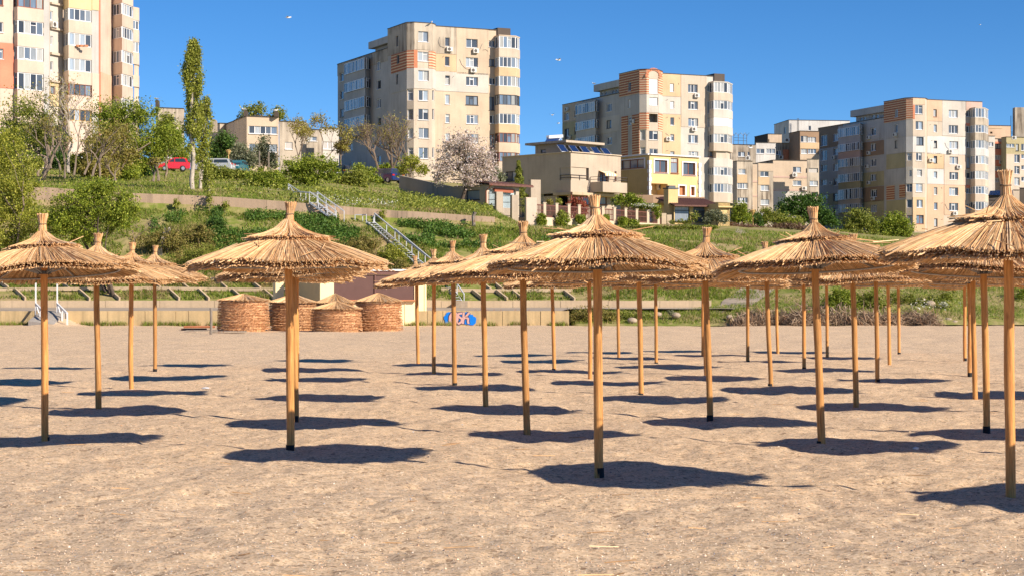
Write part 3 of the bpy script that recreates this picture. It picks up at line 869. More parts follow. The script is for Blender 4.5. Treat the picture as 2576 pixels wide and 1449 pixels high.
UMB = [  # base px, base py, top px, tuft top py, tar sleeve, label
 (115, 1103, 108, 538, 1, 'front thatched umbrella at the left edge, its rim cut by the frame'),
 (730, 1140, 725, 515, 1, 'complete thatched umbrella left of centre, pole in front of the reed stacks'),
 (1508, 1193, 1499, 490, 1, 'nearest complete thatched umbrella at centre, in front of the beige house'),
 (2065, 1127, 2048, 527, 1, 'thatched umbrella with frayed crooked tuft, right of centre in front of the patchwork block'),
 (2546, 1250, 2526, 437, 0, 'biggest thatched umbrella, cut by the right edge of the frame'),
 (247, 1030, 243, 590, 0, 'thatched umbrella right behind the one cut by the left edge'),
 (743, 1058, 737, 560, 1, 'thatched umbrella hidden behind the pole of the complete one left of centre'),
 (1326, 1090, 1312, 556, 1, 'thatched umbrella left of and behind the nearest centre one, wide flared tuft'),
 (1786, 1052, 1770, 573, 1, 'thatched umbrella with leaning tuft just right of the nearest centre one'),
 (2482, 1088, 2472, 548, 1, 'thatched umbrella whose canopy passes behind the pole of the biggest one'),
 (2152, 1022, 2145, 590, 0, 'thatched umbrella with bare pole base, close behind the frayed tuft one'),
 (330, 977, 330, 610, 0, 'third thatched umbrella back from the left edge'),
 (1220, 1023, 1217, 594, 0, 'thatched umbrella second from the front of the cluster right of the kiosk'),
 (390, 935, 388, 620, 1, 'farthest thatched umbrella of the four on the left, lower slope behind it'),
 (1144, 969, 1137, 608, 1, 'thatched umbrella in front of the blue graffiti'),
 (1092, 940, 1092, 628, 1, 'thatched umbrella between the kiosk corner and the blue graffiti'),
 (1052, 914, 1047, 646, 0, 'thatched umbrella in front of the kiosk corner'),
 (1612, 993, 1606, 600, 1, 'thatched umbrella behind the right canopy half of the nearest centre one'),
 (1485, 952, 1480, 622, 0, 'thatched umbrella with its pole just left of the nearest centre pole'),
 (1393, 928, 1388, 640, 1, 'thatched umbrella in front of the bushy mound at the seawall end'),
 (1556, 899, 1553, 656, 0, 'far thatched umbrella with its pole just right of the nearest centre pole'),
 (1651, 916, 1647, 648, 1, 'far thatched umbrella in front of the stony mound right of the nearest centre pole'),
 (1769, 895, 1766, 655, 0, 'farthest thatched umbrella lined up behind the leaning tuft one'),
 (1777, 943, 1772, 628, 0, 'thatched umbrella directly behind the pole of the leaning tuft one'),
 (1938, 974, 1925, 613, 1, 'thatched umbrella showing only its tuft over the left shoulder of the frayed tuft one'),
 (2023, 931, 2019, 634, 1, 'thatched umbrella with its pole just left of the frayed tuft pole'),
 (1882, 910, 1878, 648, 1, 'thatched umbrella in front of the left tip of the grey thatch pile'),
 (1956, 889, 1953, 660, 0, 'far thatched umbrella with its pole before the foot of the sloping path'),
 (2081, 900, 2078, 652, 0, 'far thatched umbrella with its pole just right of the frayed tuft pole'),
 (2208, 961, 2201, 618, 1, 'thatched umbrella in front of the middle of the grey thatch pile'),
 (2237, 918, 2233, 644, 0, 'thatched umbrella in front of the dark green bush and grey pile'),
 (2262, 891, 2258, 660, 1, 'farthest thatched umbrella in front of the grey thatch pile'),
 (2428, 908, 2425, 650, 1, 'farthest of the thatched umbrellas bunched near the right edge'),
 (2440, 944, 2436, 630, 1, 'second farthest of the thatched umbrellas bunched near the right edge'),
 (2453, 1000, 2447, 598, 0, 'middle thatched umbrella of those bunched near the right edge, its pole base bare'),
 (745, 1003, 742, 590, 0, 'third thatched umbrella in the line hidden by the complete one left of centre'),
 (747, 962, 744, 612, 0, 'fourth thatched umbrella in the line hidden by the complete one left of centre'),
 (748, 928, 746, 632, 0, 'last thatched umbrella in the line hidden by the complete one left of centre'),
]
for i, (bx, by, tx, ty, tar, lab) in enumerate(UMB):
    Y = EYE * F / (by - HY)
    p = PX(bx, Y)
    top_z = ZY(ty, Y); sgn = random.uniform(-.012, .012)
    make_umbrella(p.x, p.y, float(sand_z(np.array([p.x]), np.array([Y]))[0]) * 0.6, i, lab, lean=((tx - bx) / max(1, (by - ty)) * 0.9, sgn), tall=top_z / 2.685, tar=bool(tar))
# neighbours just outside the frame on the right, whose shadows fall into it
for i, (x, y) in enumerate([(7.5, 13.9), (6.82, 19.3), (9.15, 21.2), (8.5, 26.8), (11.3, 30.2), (10.65, 35.6)]):
    make_umbrella(x, y, 0, i + 60, 'thatched umbrella beyond the right edge, ' + ('casting the shadow under the biggest one', 'casting the shadow under the frayed tuft one', 'casting the shadow behind the biggest pole', 'casting the shadow of the bunched poles', 'casting a far shadow at the frame edge', 'farthest of those outside the frame')[i], tar=True)
# ================================================================== buildings
_WIN = {}
def window_mesh(w, h, nm, transom, frame, sill):
    key = (round(w, 2), round(h, 2), nm, transom, frame, sill)
    if key in _WIN: return _WIN[key]
    mb = MB(); t_ = 0.075; d = 0.09
    w2, h2 = w / 2, h / 2
    mb.box((-w2 + t_ / 2, 0, 0), (t_, d, h)); mb.box((w2 - t_ / 2, 0, 0), (t_, d, h))
    mb.box((0, 0, h2 - t_ / 2), (w - 2 * t_, d, t_)); mb.box((0, 0, -h2 + t_ / 2), (w - 2 * t_, d, t_))
    pm = MB(); lights = []
    xs = [-w2 + t_ + (w - 2 * t_) * i / (nm + 1) for i in range(nm + 2)]
    for i in range(1, nm + 1): mb.box((xs[i], 0, 0), (0.085, d - .01, h - 2 * t_))
    for i in range(nm + 1):
        za, zb = -h2 + t_, h2 - t_
        if transom and i == (nm + 1) // 2:
            zt = zb - (zb - za) * 0.27
            mb.box(((xs[i] + xs[i + 1]) / 2, 0, zt), (xs[i + 1] - xs[i] - .09, d - .012, 0.06))
            lights.append((xs[i], xs[i + 1], zt, zb)); zb = zt
        lights.append((xs[i], xs[i + 1], za, zb))
    if sill: mb.box((0, -0.13, -h2 - 0.035), (w + 0.12, 0.30, 0.05))
    for xa, xb, za, zb in lights:
        g_ = random.uniform(-.008, .008)
        pm.face([(xa, .012 + g_, za), (xb, .012 - g_, za), (xb, .012 - g_, zb), (xa, .012 + g_, zb)])
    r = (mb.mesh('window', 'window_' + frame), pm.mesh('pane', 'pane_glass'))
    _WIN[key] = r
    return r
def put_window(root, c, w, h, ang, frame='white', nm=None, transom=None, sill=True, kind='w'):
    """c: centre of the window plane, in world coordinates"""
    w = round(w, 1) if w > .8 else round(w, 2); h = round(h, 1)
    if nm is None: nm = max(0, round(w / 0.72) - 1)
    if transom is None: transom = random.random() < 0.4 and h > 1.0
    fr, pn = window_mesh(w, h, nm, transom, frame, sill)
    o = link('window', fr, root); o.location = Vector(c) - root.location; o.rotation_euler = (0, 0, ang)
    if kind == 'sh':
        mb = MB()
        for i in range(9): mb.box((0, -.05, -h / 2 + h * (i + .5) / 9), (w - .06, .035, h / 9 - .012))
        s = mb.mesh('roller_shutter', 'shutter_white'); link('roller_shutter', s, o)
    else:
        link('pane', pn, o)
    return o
AC_BODY = None
def ac_unit(root, c, ang):
    global AC_BODY, AC_FAN
    if AC_BODY is None:
        mb = MB(); mb.box((0, -.2, 0), (.86, .34, .62)); mb.box((-.3, -.1, -.34), (.05, .4, .05)); mb.box((.3, -.1, -.34), (.05, .4, .05)); AC_BODY = mb.mesh('air_conditioner', 'ac_white')
        mb = MB()
        mb.tube([(-.09, -.372, 0), (-.09, -.384, 0)], [.25, .25], 14)
        AC_FAN = mb.mesh('fan_grille', 'fan_dark')
    o = link('air_conditioner', AC_BODY, root); o.location = Vector(c) - root.location; o.rotation_euler = (0, 0, ang)
    link('fan_grille', AC_FAN, o)
    return o

def cut_wall(mb, A, B, z0, z1, holes, depth=0.22, off=0.0, rim=False):
    d = (B - A); L = d.length; d = d / L; n = Vector((d.y, -d.x))
    def pt(s, z, o=0.0): return (A.x + d.x * s + n.x * (off - o), A.y + d.y * s + n.y * (off - o), z)
    hs = [(max(0, a), min(L, b), max(z0, za), min(z1, zb)) for a, b, za, zb in holes]
    hs = [h for h in hs if h[1] - h[0] > .02 and h[3] - h[2] > .02]
    us = sorted({0.0, L, *[h[0] for h in hs], *[h[1] for h in hs]}); zs = sorted({z0, z1, *[h[2] for h in hs], *[h[3] for h in hs]})
    for i in range(len(us) - 1):
        for j in range(len(zs) - 1):
            um, zm = (us[i] + us[i + 1]) / 2, (zs[j] + zs[j + 1]) / 2
            if any(h[0] < um < h[1] and h[2] < zm < h[3] for h in hs): continue
            mb.face([pt(us[i], zs[j]), pt(us[i + 1], zs[j]), pt(us[i + 1], zs[j + 1]), pt(us[i], zs[j + 1])])
    for a, b, za, zb in hs:
        if depth <= 0: continue
        q = [pt(a, za), pt(b, za), pt(b, zb), pt(a, zb)]; r = [pt(a, za, depth), pt(b, za, depth), pt(b, zb, depth), pt(a, zb, depth)]
        for i in range(4):
            j = (i + 1) % 4
            mb.face([q[i], q[j], r[j], r[i]])
    if rim:
        q = [pt(0, z0), pt(L, z0), pt(L, z1), pt(0, z1)]; r = [pt(0, z0, off), pt(L, z0, off), pt(L, z1, off), pt(0, z1, off)]
        for i in range(4): mb.face([r[i], r[(i + 1) % 4], q[(i + 1) % 4], q[i]])

def facade(root, A, B, z0, z1, mat, wins=(), zones=(), q=None, name='wall', inset=0.15):
    """one wall plane seen from outside with A left and B right; wins and zones are given as photo rectangles"""
    d = (B - A); L = d.length; u = d / L; n = Vector((u.y, -u.x)); ang = math.atan2(u.y, u.x)
    def sz(x, y):
        px, py = q(x, y); k = (px - CX) / F
        t_ = (k * A.y - A.x) / (d.x - k * d.y)
        return t_ * L, px, py, A.y + d.y * t_
    holes = []
    for wdef in wins:
        x0, y0, x1, y1 = wdef[:4]; opt = wdef[4] if len(wdef) > 4 else {}
        if isinstance(opt, str): opt = {'kind': opt}
        s0 = sz(x0, y0); s1 = sz(x1, y1); Ym = (s0[3] + s1[3]) / 2
        ztop, zbot = ZY(s0[2], Ym), ZY(s1[2], Ym)
        h = (max(.05, s0[0]), min(L - .05, s1[0]), zbot, ztop)
        if h[1] - h[0] < .15: continue
        holes.append(h)
        c = A + u * ((h[0] + h[1]) / 2); zc = (zbot + ztop) / 2
        kind = opt.get('kind', 'w')
        if kind == 'open':
            dp = opt.get('depth', 1.3); mb = MB()
            def pt(s, z, o): return (A.x + u.x * s - n.x * o, A.y + u.y * s - n.y * o, z)
            a, b = h[0], h[1]; o1 = 0.22
            mb.face([pt(a, zbot, dp), pt(b, zbot, dp), pt(b, ztop, dp), pt(a, ztop, dp)])
            for (sa, za), (sb, zb) in (((a, zbot), (b, zbot)), ((b, zbot), (b, ztop)), ((b, ztop), (a, ztop)), ((a, ztop), (a, zbot))):
                mb.face([pt(sa, za, o1), pt(sb, zb, o1), pt(sb, zb, dp), pt(sa, za, dp)])
            mb.build('loggia', opt.get('mat', MATS['dim_inside']), root)
        else:
            put_window(root, (c.x - n.x * inset, c.y - n.y * inset, zc), h[1] - h[0], ztop - zbot, ang, opt.get('frame', 'white'), opt.get('nm'), opt.get('transom'), opt.get('sill', True), kind)
        if opt.get('ac'):
            dx, dy = opt['ac']
            cc = c + u * dx + n * 0.16
            ac_unit(root, (cc.x, cc.y, zbot + dy), ang)
    mb = MB(); cut_wall(mb, A, B, z0, z1, holes); o = mb.build(name, mat, root)
    for x0, y0, x1, y1, zm in zones:
        s0 = sz(x0, y0); s1 = sz(x1, y1); Ym = (s0[3] + s1[3]) / 2
        za, zb = max(z0, ZY(s1[2], Ym)), min(z1, ZY(s0[2], Ym)); a, b = max(0, s0[0]), min(L, s1[0])
        if b - a < .1 or zb - za < .1: continue
        mb = MB()
        cut_wall(mb, A + u * a, A + u * b, za, zb, [(h[0] - a, h[1] - a, h[2], h[3]) for h in holes if h[1] > a and h[0] < b], depth=0.075, off=0.07, rim=True)
        mb.build('facade_panel', W[zm] if zm in W else MATS[zm], root)
    return o
def roof_cap(root, pts, z, mat='roof_felt', name='roof'):
    mb = MB(); mb.face([(p.x, p.y, z) for p in pts]); return mb.build(name, mat, root)

def bay(root, pts, zbot, ztop, glz, mats, frames, backpts=(), inset=0.12, cap=None):
    """glazed balcony stack: pts plan outline from left wall junction to right; glz list of (z low, z high) glazing bands"""
    glz = sorted(glz); zs = [zbot] + [v for g_ in glz for v in g_] + [ztop]
    poly = [(p.x, p.y) for p in list(pts) + list(backpts)]
    for i in range(0, len(zs), 2):
        if zs[i + 1] - zs[i] < .05: continue
        mb = MB(); mb.prism(poly, zs[i], zs[i + 1])
        m_ = mats[(i // 2) % len(mats)]
        mb.build('balcony_parapet', W[m_] if m_ in W else MATS[m_], root)
    allp = list(pts) + list(backpts)
    ctr = sum(allp, Vector((0, 0))) / len(allp)
    for gi, (za, zb) in enumerate(glz):
        fr = frames[gi % len(frames)]
        for A, B in zip(pts[:-1], pts[1:]):
            d = B - A; L = d.length
            if L < .25: continue
            u = d / L; n = Vector((u.y, -u.x)); c = (A + B) / 2 - n * inset
            if fr == 'open': continue
            kind = 'sh' if fr == 'shutter' else 'w'
            f_ = 'white' if fr == 'shutter' else fr
            put_window(root, (c.x, c.y, (za + zb) / 2), L - 2 * inset * 0.45, zb - za - .02, math.atan2(u.y, u.x), f_, None, None, False, kind)
        mb = MB(); inner = [(ctr.x + (p.x - ctr.x) * .72, ctr.y + (p.y - ctr.y) * .72) for p in allp]
        mb.prism(inner, za, zb); mb.build('balcony_interior', 'dim_inside' if fr != 'open' else W['beige'], root)

def closed_back(root, pts, z0, z1, mat, back):
    """end and back walls closing a facade line, back = offset vector"""
    mb = MB(); a, b = pts[-1], pts[0]; a2, b2 = a + back, b + back
    for p_, q_ in ((a, a2), (a2, b2), (b2, b)):
        mb.face([(p_.x, p_.y, z0), (q_.x, q_.y, z0), (q_.x, q_.y, z1), (p_.x, p_.y, z1)])
    mb.build('rear_wall', mat, root)
    roof_cap(root, list(pts) + [a2, b2], z1)

def tower_block(name, label, Y0, ang, q, corner, front_x, chamfer_r, main_x1, chamfer_l, tower_l, wing_x0, wing_x1, ztop_px, zmain_px, zwing_px, zbase,
                mats, wins, zones, bayspec, wingbay, penthouse, end_x, side_end):
    """eight-storey block: corner tower with cut corners, main front, lower wing running back, glazed balcony stacks"""
    a = dirang(ang); b = Vector((-a.y, a.x))
    T0 = PX(q(corner, 0)[0], Y0)
    T1 = along(T0, a, q(front_x, 0)[0])
    T2 = along(T1, (a + b).normalized(), q(chamfer_r, 0)[0])
    T3 = along(T2, a, q(main_x1, 0)[0])
    L1 = along(T0, (b - a).normalized(), q(chamfer_l, 0)[0])
    L2 = along(L1, b, q(tower_l, 0)[0])
    zt = ZY(q(0, ztop_px)[1], Y0); zm = ZY(q(0, zmain_px)[1], T2.y)
    root = thing(name, label, 'apartment block', (T0.x, T0.y, zbase))
    facade(root, T0, T1, zbase, zt, W[mats[0]], wins.get('tower', ()), zones.get('tower', ()), q)
    facade(root, T1, T2, zbase, zt, W[mats[0]], wins.get('chr', ()), zones.get('chr', ()), q)
    facade(root, T2, T3, zbase, zm, W[mats[1]], wins.get('main', ()), zones.get('main', ()), q)
    facade(root, L1, T0, zbase, zt, W[mats[0]], wins.get('chl', ()), zones.get('chl', ()), q)
    facade(root, L2, L1, zbase, zt, W[mats[2]], wins.get('left', ()), zones.get('left', ()), q)
    for pl in wins.get('cables', ()):
        w3 = []
        for x_, y_ in pl:
            px_, py_ = q(x_, y_); g_ = along(T2, a, px_); w3.append((g_.x - b.x * .1, g_.y - b.y * .1, ZY(py_, g_.y)))
        mb = MB(); mb.tube(w3, .028, 4); mb.build('cable', 'dark_steel', root)
    pts = [L2, L1, T0, T1, T2]
    back = b * 9.0
    # tower roof with a thin dark flashing
    roof_cap(root, [L2, L1, T0, T1, T2, T2 + b * 6], zt)
    mb = MB()
    for p_, r_ in zip(pts[:-1], pts[1:]): mb.bar((p_.x, p_.y, zt + .03), (r_.x, r_.y, zt + .03), .3, .09)
    mb.bar((T2.x, T2.y, zm + .03), (T3.x, T3.y, zm + .03), .3, .09)
    mb.build('roof_flashing', 'roof_felt', root)['kind'] = 'stuff'
    closed_back(root, [T2, T3], zbase, zm, W[mats[1]], b * side_end)
    # inner flanks of the tower above the main roof
    mb = MB(); p_, r_ = T2, T2 + b * 6
    mb.face([(p_.x, p_.y, zm - .5), (r_.x, r_.y, zm - .5), (r_.x, r_.y, zt), (p_.x, p_.y, zt)]); mb.build('rear_wall', W[mats[0]], root)
    # wing
    W0 = along(L2, a, q(wing_x0, 0)[0]); W1 = along(W0, b, q(wing_x1, 0)[0])
    zw = ZY(q(0, zwing_px)[1], W0.y)
    facade(root, W1, W0, zbase, zw, W[mats[3]], wins.get('wing', ()), zones.get('wing', ()), q)
    closed_back(root, [W1, W0], zbase, zw, W[mats[3]], a * 8)
    mb = MB(); mb.bar((W1.x, W1.y, zw + .02), (W0.x, W0.y, zw + .02), .3, .09); mb.build('roof_flashing', 'roof_felt', root)
    # penthouse slab on the wing roof
    if penthouse:
        x0, x1, yb0, yb1, ylow = penthouse
        A0 = L2 + a * 0.6; Pa = along(A0, b, q(x0, 0)[0]); Pb = along(A0, b, q(x1, 0)[0])
        z1_, z0_ = ZY(q(0, yb0)[1], Pb.y), ZY(q(0, yb1)[1], Pb.y)
        mb = MB(); mb.prism([(p.x, p.y) for p in (Pa, Pb, Pb + a * 7, Pa + a * 7)], z0_, z1_); mb.build('roof_parapet', W[mats[2]], root)
        i_ = a * 0.9; Pc, Pd = Pa + i_ - b * .6, Pb + i_
        facade(root, Pc, Pd, zw - .2, z0_, W[mats[3]], wins.get('pent', ()), (), q)
    # glazed balcony stack at the right end
    if bayspec:
        wx, fx0, fx1, ex, outw, glz, zb_px, zt_px, bm, bf = bayspec
        n_ = -b
        Wl = along(T2, a, q(wx, 0)[0]); O = T2 + n_ * outw
        B1 = along(O, a, q(fx0, 0)[0]); B0 = B1 + b * outw
        B2 = along(O, a, q(fx1, 0)[0]); B3 = along(B2, (a + b).normalized(), q(ex, 0)[0])
        B4 = B3 + b * 1.2
        zz = lambda y: ZY(q(0, y)[1], B1.y)
        bay(root, [B0, B1, B2, B3, B4], zz(zb_px), zz(zt_px), [(zz(y1), zz(y0)) for y0, y1 in glz][::-1], bm, bf)
        mb = MB(); mb.prism([(p.x, p.y) for p in (B0 + b * .05, B4 + b * .05 - a * 0.02, B4 + b * 5, B0 + b * 5)], zbase, zz(zt_px)); mb.build('rear_wall', W[mats[1]], root)
    if wingbay:
        x0, x1, outw, glz, zb_px, zt_px, bm, bf, ch = wingbay
        n_ = -a
        E0 = along(W0, b, q(x0, 0)[0]); E1 = along(W0, b, q(x1, 0)[0])
        F0, F1 = E0 + n_ * outw - b * ch, E1 + n_ * outw + b * ch * 0.2
        zz = lambda y: ZY(q(0, y)[1], (F0.y + F1.y) / 2)
        bay(root, [E0, F0, F1, E1], zz(zb_px), zz(zt_px), [(zz(y1), zz(y0)) for y0, y1 in glz][::-1], bm, bf)
    if end_x:   # dark stained parapet block over the balcony stack
        x0, x1, y0, y1 = end_x
        A_ = along(T2, a, q(x0, 0)[0]) - b * .25; B_ = along(T2, a, q(x1, 0)[0]) - b * .25
        mb = MB(); z1_, z0_ = ZY(q(0, y0)[1], A_.y), ZY(q(0, y1)[1], A_.y)
        mb.prism([(p.x, p.y) for p in (A_, B_, B_ + b * 4, A_ + b * 4)], z0_, z1_); mb.build('roof_parapet', W['dark'], root)
    return root

br = {'frame': 'brown'}; dk = {'frame': 'dark'}
# ---- block left of centre
tower_block('apartment_block', 'tallest tan apartment block, left of centre behind the blossoming tree', 266, 25.3, Q3,
    790, 950, 980, 1645, 728, 560, 585, 112, 70, 104, 292, 11.0, ['beige', 'sand', 'grey', 'grey'],
    {'cables': [[(1018,205),(1005,245),(1022,285),(1062,300)],[(1195,400),(1215,450),(1250,485),(1285,492)],[(1400,320),(1430,315),(1450,332)],[(1398,262),(1385,290),(1375,318)],[(1130,565),(1146,550)],[(1040,385),(1055,370)]],
     'tower': [(828,152,917,247), (825,333,917,417), (828,500,922,592), (830,677,918,768,{'nm':1}), (830,843,920,940), (832,1013,922,1103), (833,1187,920,1285)],
     'main': [(1068,207,1108,285,{'sill':False,'nm':0,'ac':(.2,-.45)}), (1066,377,1106,460,{'nm':0}), (1068,545,1110,628,{'nm':0}), (1070,715,1110,800,{'nm':0}), (1072,888,1110,967,{'nm':0}), (1074,1060,1112,1130,{'nm':0}), (1076,1230,1112,1297,{'nm':0}),
              (1255,220,1357,296,{'ac':(.5,-.5)}), (1252,385,1360,470,{'ac':(.1,-.5)}), (1254,558,1360,637), (1252,726,1362,808,dk), (1258,895,1364,977), (1260,1065,1366,1145), (1262,1235,1366,1310),
              (1458,233,1522,292), (1460,398,1520,462,dk), (1460,565,1522,628), (1462,735,1522,855,dk), (1464,900,1524,972), (1465,1070,1524,1190,br), (1466,1240,1524,1310,br)],
     'chl': [(732,668,786,768,{'nm':0,'sill':False}), (732,843,786,940,{'nm':0,'sill':False}), (736,1013,786,1103,{'nm':0,'sill':False}), (738,1187,786,1285,{'nm':0,'sill':False})],
     'chr': [(953,677,972,768,{'nm':0,'sill':False}), (953,843,972,940,{'nm':0,'sill':False}), (953,1187,972,1280,{'nm':0,'sill':False})],
     'left': [(634,193,656,285,{'nm':0,'sill':False,'frame':'dark'}), (640,362,664,440,{'nm':0,'sill':False,'frame':'dark'}), (634,533,656,625,{'nm':0,'sill':False,'frame':'dark'})],
     'wing': [(132,522,165,598,{'nm':0}), (132,683,164,757,{'nm':0}), (134,843,165,914,dk), (134,1003,166,1072,dk), (212,493,242,565,dk), (216,660,246,742), (212,822,244,900,dk), (214,985,246,1058,dk), (214,1150,246,1215), (216,1312,244,1380),
              (458,417,495,498,{'nm':1}), (460,583,496,668,{'nm':0}), (460,750,496,835,{'nm':1}), (462,918,497,995,{'nm':0}), (463,1085,497,1160,{'nm':0}), (464,1260,496,1335,{'nm':0})]},
    {'tower': [(790,318,822,478,'terra'), (922,330,950,480,'brick2'), (790,60,950,316,'stained'), (790,480,950,662,'pale')],
     'chl': [(728,318,790,478,'brick2'), (728,60,790,316,'stained'), (728,480,790,662,'grey')],
     'left': [(590,345,728,512,'brick'), (557,60,728,345,'stained'), (590,516,728,690,'grey')],
     'chr': [(950,330,980,486,'brick2'), (950,60,980,328,'stained'), (950,488,980,664,'pale')],
     'main': [(984,355,1166,512,'ochre'), (1168,104,1454,535,'sand'), (980,516,1454,692,'pale'), (980,100,1166,352,'stained')],
     'wing': [(112,280,585,480,'stained')]},
    (1530, 1548, 1700, 1736, 1.5, [(190,297), (375,467), (545,635), (712,803), (880,973), (1053,1140), (1226,1310)], 1400, 180, ['beige', 'sand', 'ochre'], ['brown', 'brown', 'white', 'dark', 'white', 'white', 'white', 'white']),
    (398, 245, 1.2, [(415,515), (590,680), (752,848), (915,1010)], 1085, 408, ['grey'], ['white'], 1.2),
    (385, 562, 188, 250, 290), (1530, 1645, 118, 186), 12)

# ---- middle block behind the two villas
tower_block('apartment_block', 'apartment block with brick banded corner tower, directly behind the villas', 306, 24.5, Q4,
    1296, 1392, 1426, 1930, 1240, 1076, 1096, 612, 86, 120, 276, 9.5, ['beige', 'pale', 'grey', 'grey'],
    {'cables': [[(1450,610),(1475,628)],[(1452,342),(1470,334)],[(1452,486),(1470,478)],[(1556,200),(1560,212)],[(1452,755),(1475,748)],[(1560,480),(1566,495)]],
     'tower': [(1318,166,1390,285,'sh'), (1320,316,1390,382,'sh'), (1318,450,1388,520,{'kind':'open'}), (1318,590,1390,662), (1320,735,1390,800)],
     'main': [(1487,203,1520,270,{'nm':0,'kind':'sh'}), (1490,348,1522,408,{'nm':0,'kind':'sh'}), (1490,480,1522,545,{'nm':0}), (1490,617,1522,672,{'nm':0,'ac':(-.9,.3)}), (1490,757,1524,800,{'nm':0}),
              (1635,210,1714,277,{'ac':(.6,-.5)}), (1636,347,1716,415), (1637,486,1718,553,{'ac':(0,-.5)}), (1638,624,1718,690), (1640,758,1720,810),
              (1795,215,1838,267), (1796,350,1838,450,{'nm':1}), (1796,495,1838,555,{'kind':'sh','ac':(0,-.5)}), (1798,625,1840,722,{'nm':1}), (1800,757,1840,800,br), (1800,897,1842,945), (1801,1033,1842,1083)],
     'chl': [(1246,582,1288,665,{'nm':0,'sill':False}), (1246,722,1288,790,{'nm':0,'sill':False})],
     'left': [(1150,190,1172,265,{'nm':0}), (1148,335,1168,402,{'nm':0,'kind':'sh'}), (1148,475,1170,545,{'nm':0,'ac':(1.6,.5)})],
     'wing': [(627,438,668,502,{'ac':(.6,1.9)}), (628,572,666,655,{'frame':'dark','ac':(1.6,.1)}), (710,420,752,478), (710,557,748,615,dk), (970,365,1012,433), (972,503,1012,570,{'frame':'dark'}), (973,638,1014,702), (974,770,1014,830)],
     'pent': [(928,272,944,300,{'sill':False,'nm':0}), (955,268,972,296,{'sill':False,'nm':0}), (1016,254,1034,282,{'sill':False,'nm':0}), (1046,248,1062,276,{'sill':False,'nm':0})]},
    {'tower': [(1296,80,1316,288,'brick2'), (1392,80,1394,288,'brick2'), (1296,292,1394,438,'pale'), (1296,442,1316,582,'brick2')],
     'chl': [(1240,80,1296,288,'brick2'), (1240,292,1296,438,'pale'), (1240,442,1296,578,'brick2')],
     'left': [(1076,80,1240,300,'brick'), (1092,302,1240,465,'grey'), (1094,470,1146,800,'brick'), (1182,455,1240,800,'brick')],
     'chr': [(1392,80,1426,290,'brick2'), (1392,296,1426,446,'pale'), (1392,450,1426,590,'brick2')],
     'main': [(1426,118,1575,308,'ochre'), (1426,456,1576,800,'ochre'), (1426,312,1575,452,'pale'), (1578,118,1790,560,'beige')],
     'wing': [(612,512,770,662,'olive'), (612,360,770,508,'sand'), (900,470,1096,602,'pale')]},
    (1800, 1846, 1962, 2002, 1.6, [(190,272), (337,410), (477,548), (612,684), (752,812), (882,952), (1018,1090)], 1170, 182, ['beige', 'pale', 'pale'], ['white', 'white', 'open', 'white', 'shutter', 'white', 'white']),
    (905, 775, 1.2, [(366,445), (508,580), (640,702)], 765, 350, ['grey', 'pale', 'grey'], ['white'], 1.2),
    (865, 1076, 168, 225, 280), (1845, 1930, 120, 182), 12)
# brick arch round the top shuttered window of the middle block
blk = [o for o in COL.objects if o.get('category') == 'apartment block'][-1]
a_ = dirang(24.5); nb = Vector((a_.y, -a_.x)); T0_ = PX(Q4(1296, 0)[0], 306)
cA = along(T0_, a_, Q4(1354, 0)[0]) + nb * .1
mb = MB(); zc = ZY(Q4(0, 150)[1], 306)
for k_ in range(9):
    a0, a1 = math.pi * k_ / 9 + .02, math.pi * (k_ + 1) / 9 - .02
    q_ = [(cA.x + a_.x * r_ * math.cos(t_), cA.y + a_.y * r_ * math.cos(t_), zc + r_ * math.sin(t_)) for r_, t_ in ((1.15, a1), (1.15, a0), (1.6, a0), (1.6, a1))]
    mb.face([q_[1], q_[2], q_[3], q_[0]]); mb.face([(p[0] - nb.x * .1, p[1] - nb.y * .1, p[2]) for p in (q_[2], q_[3])] + [q_[3], q_[2]])
mb.build('brick_arch', 'pink_brick', blk)

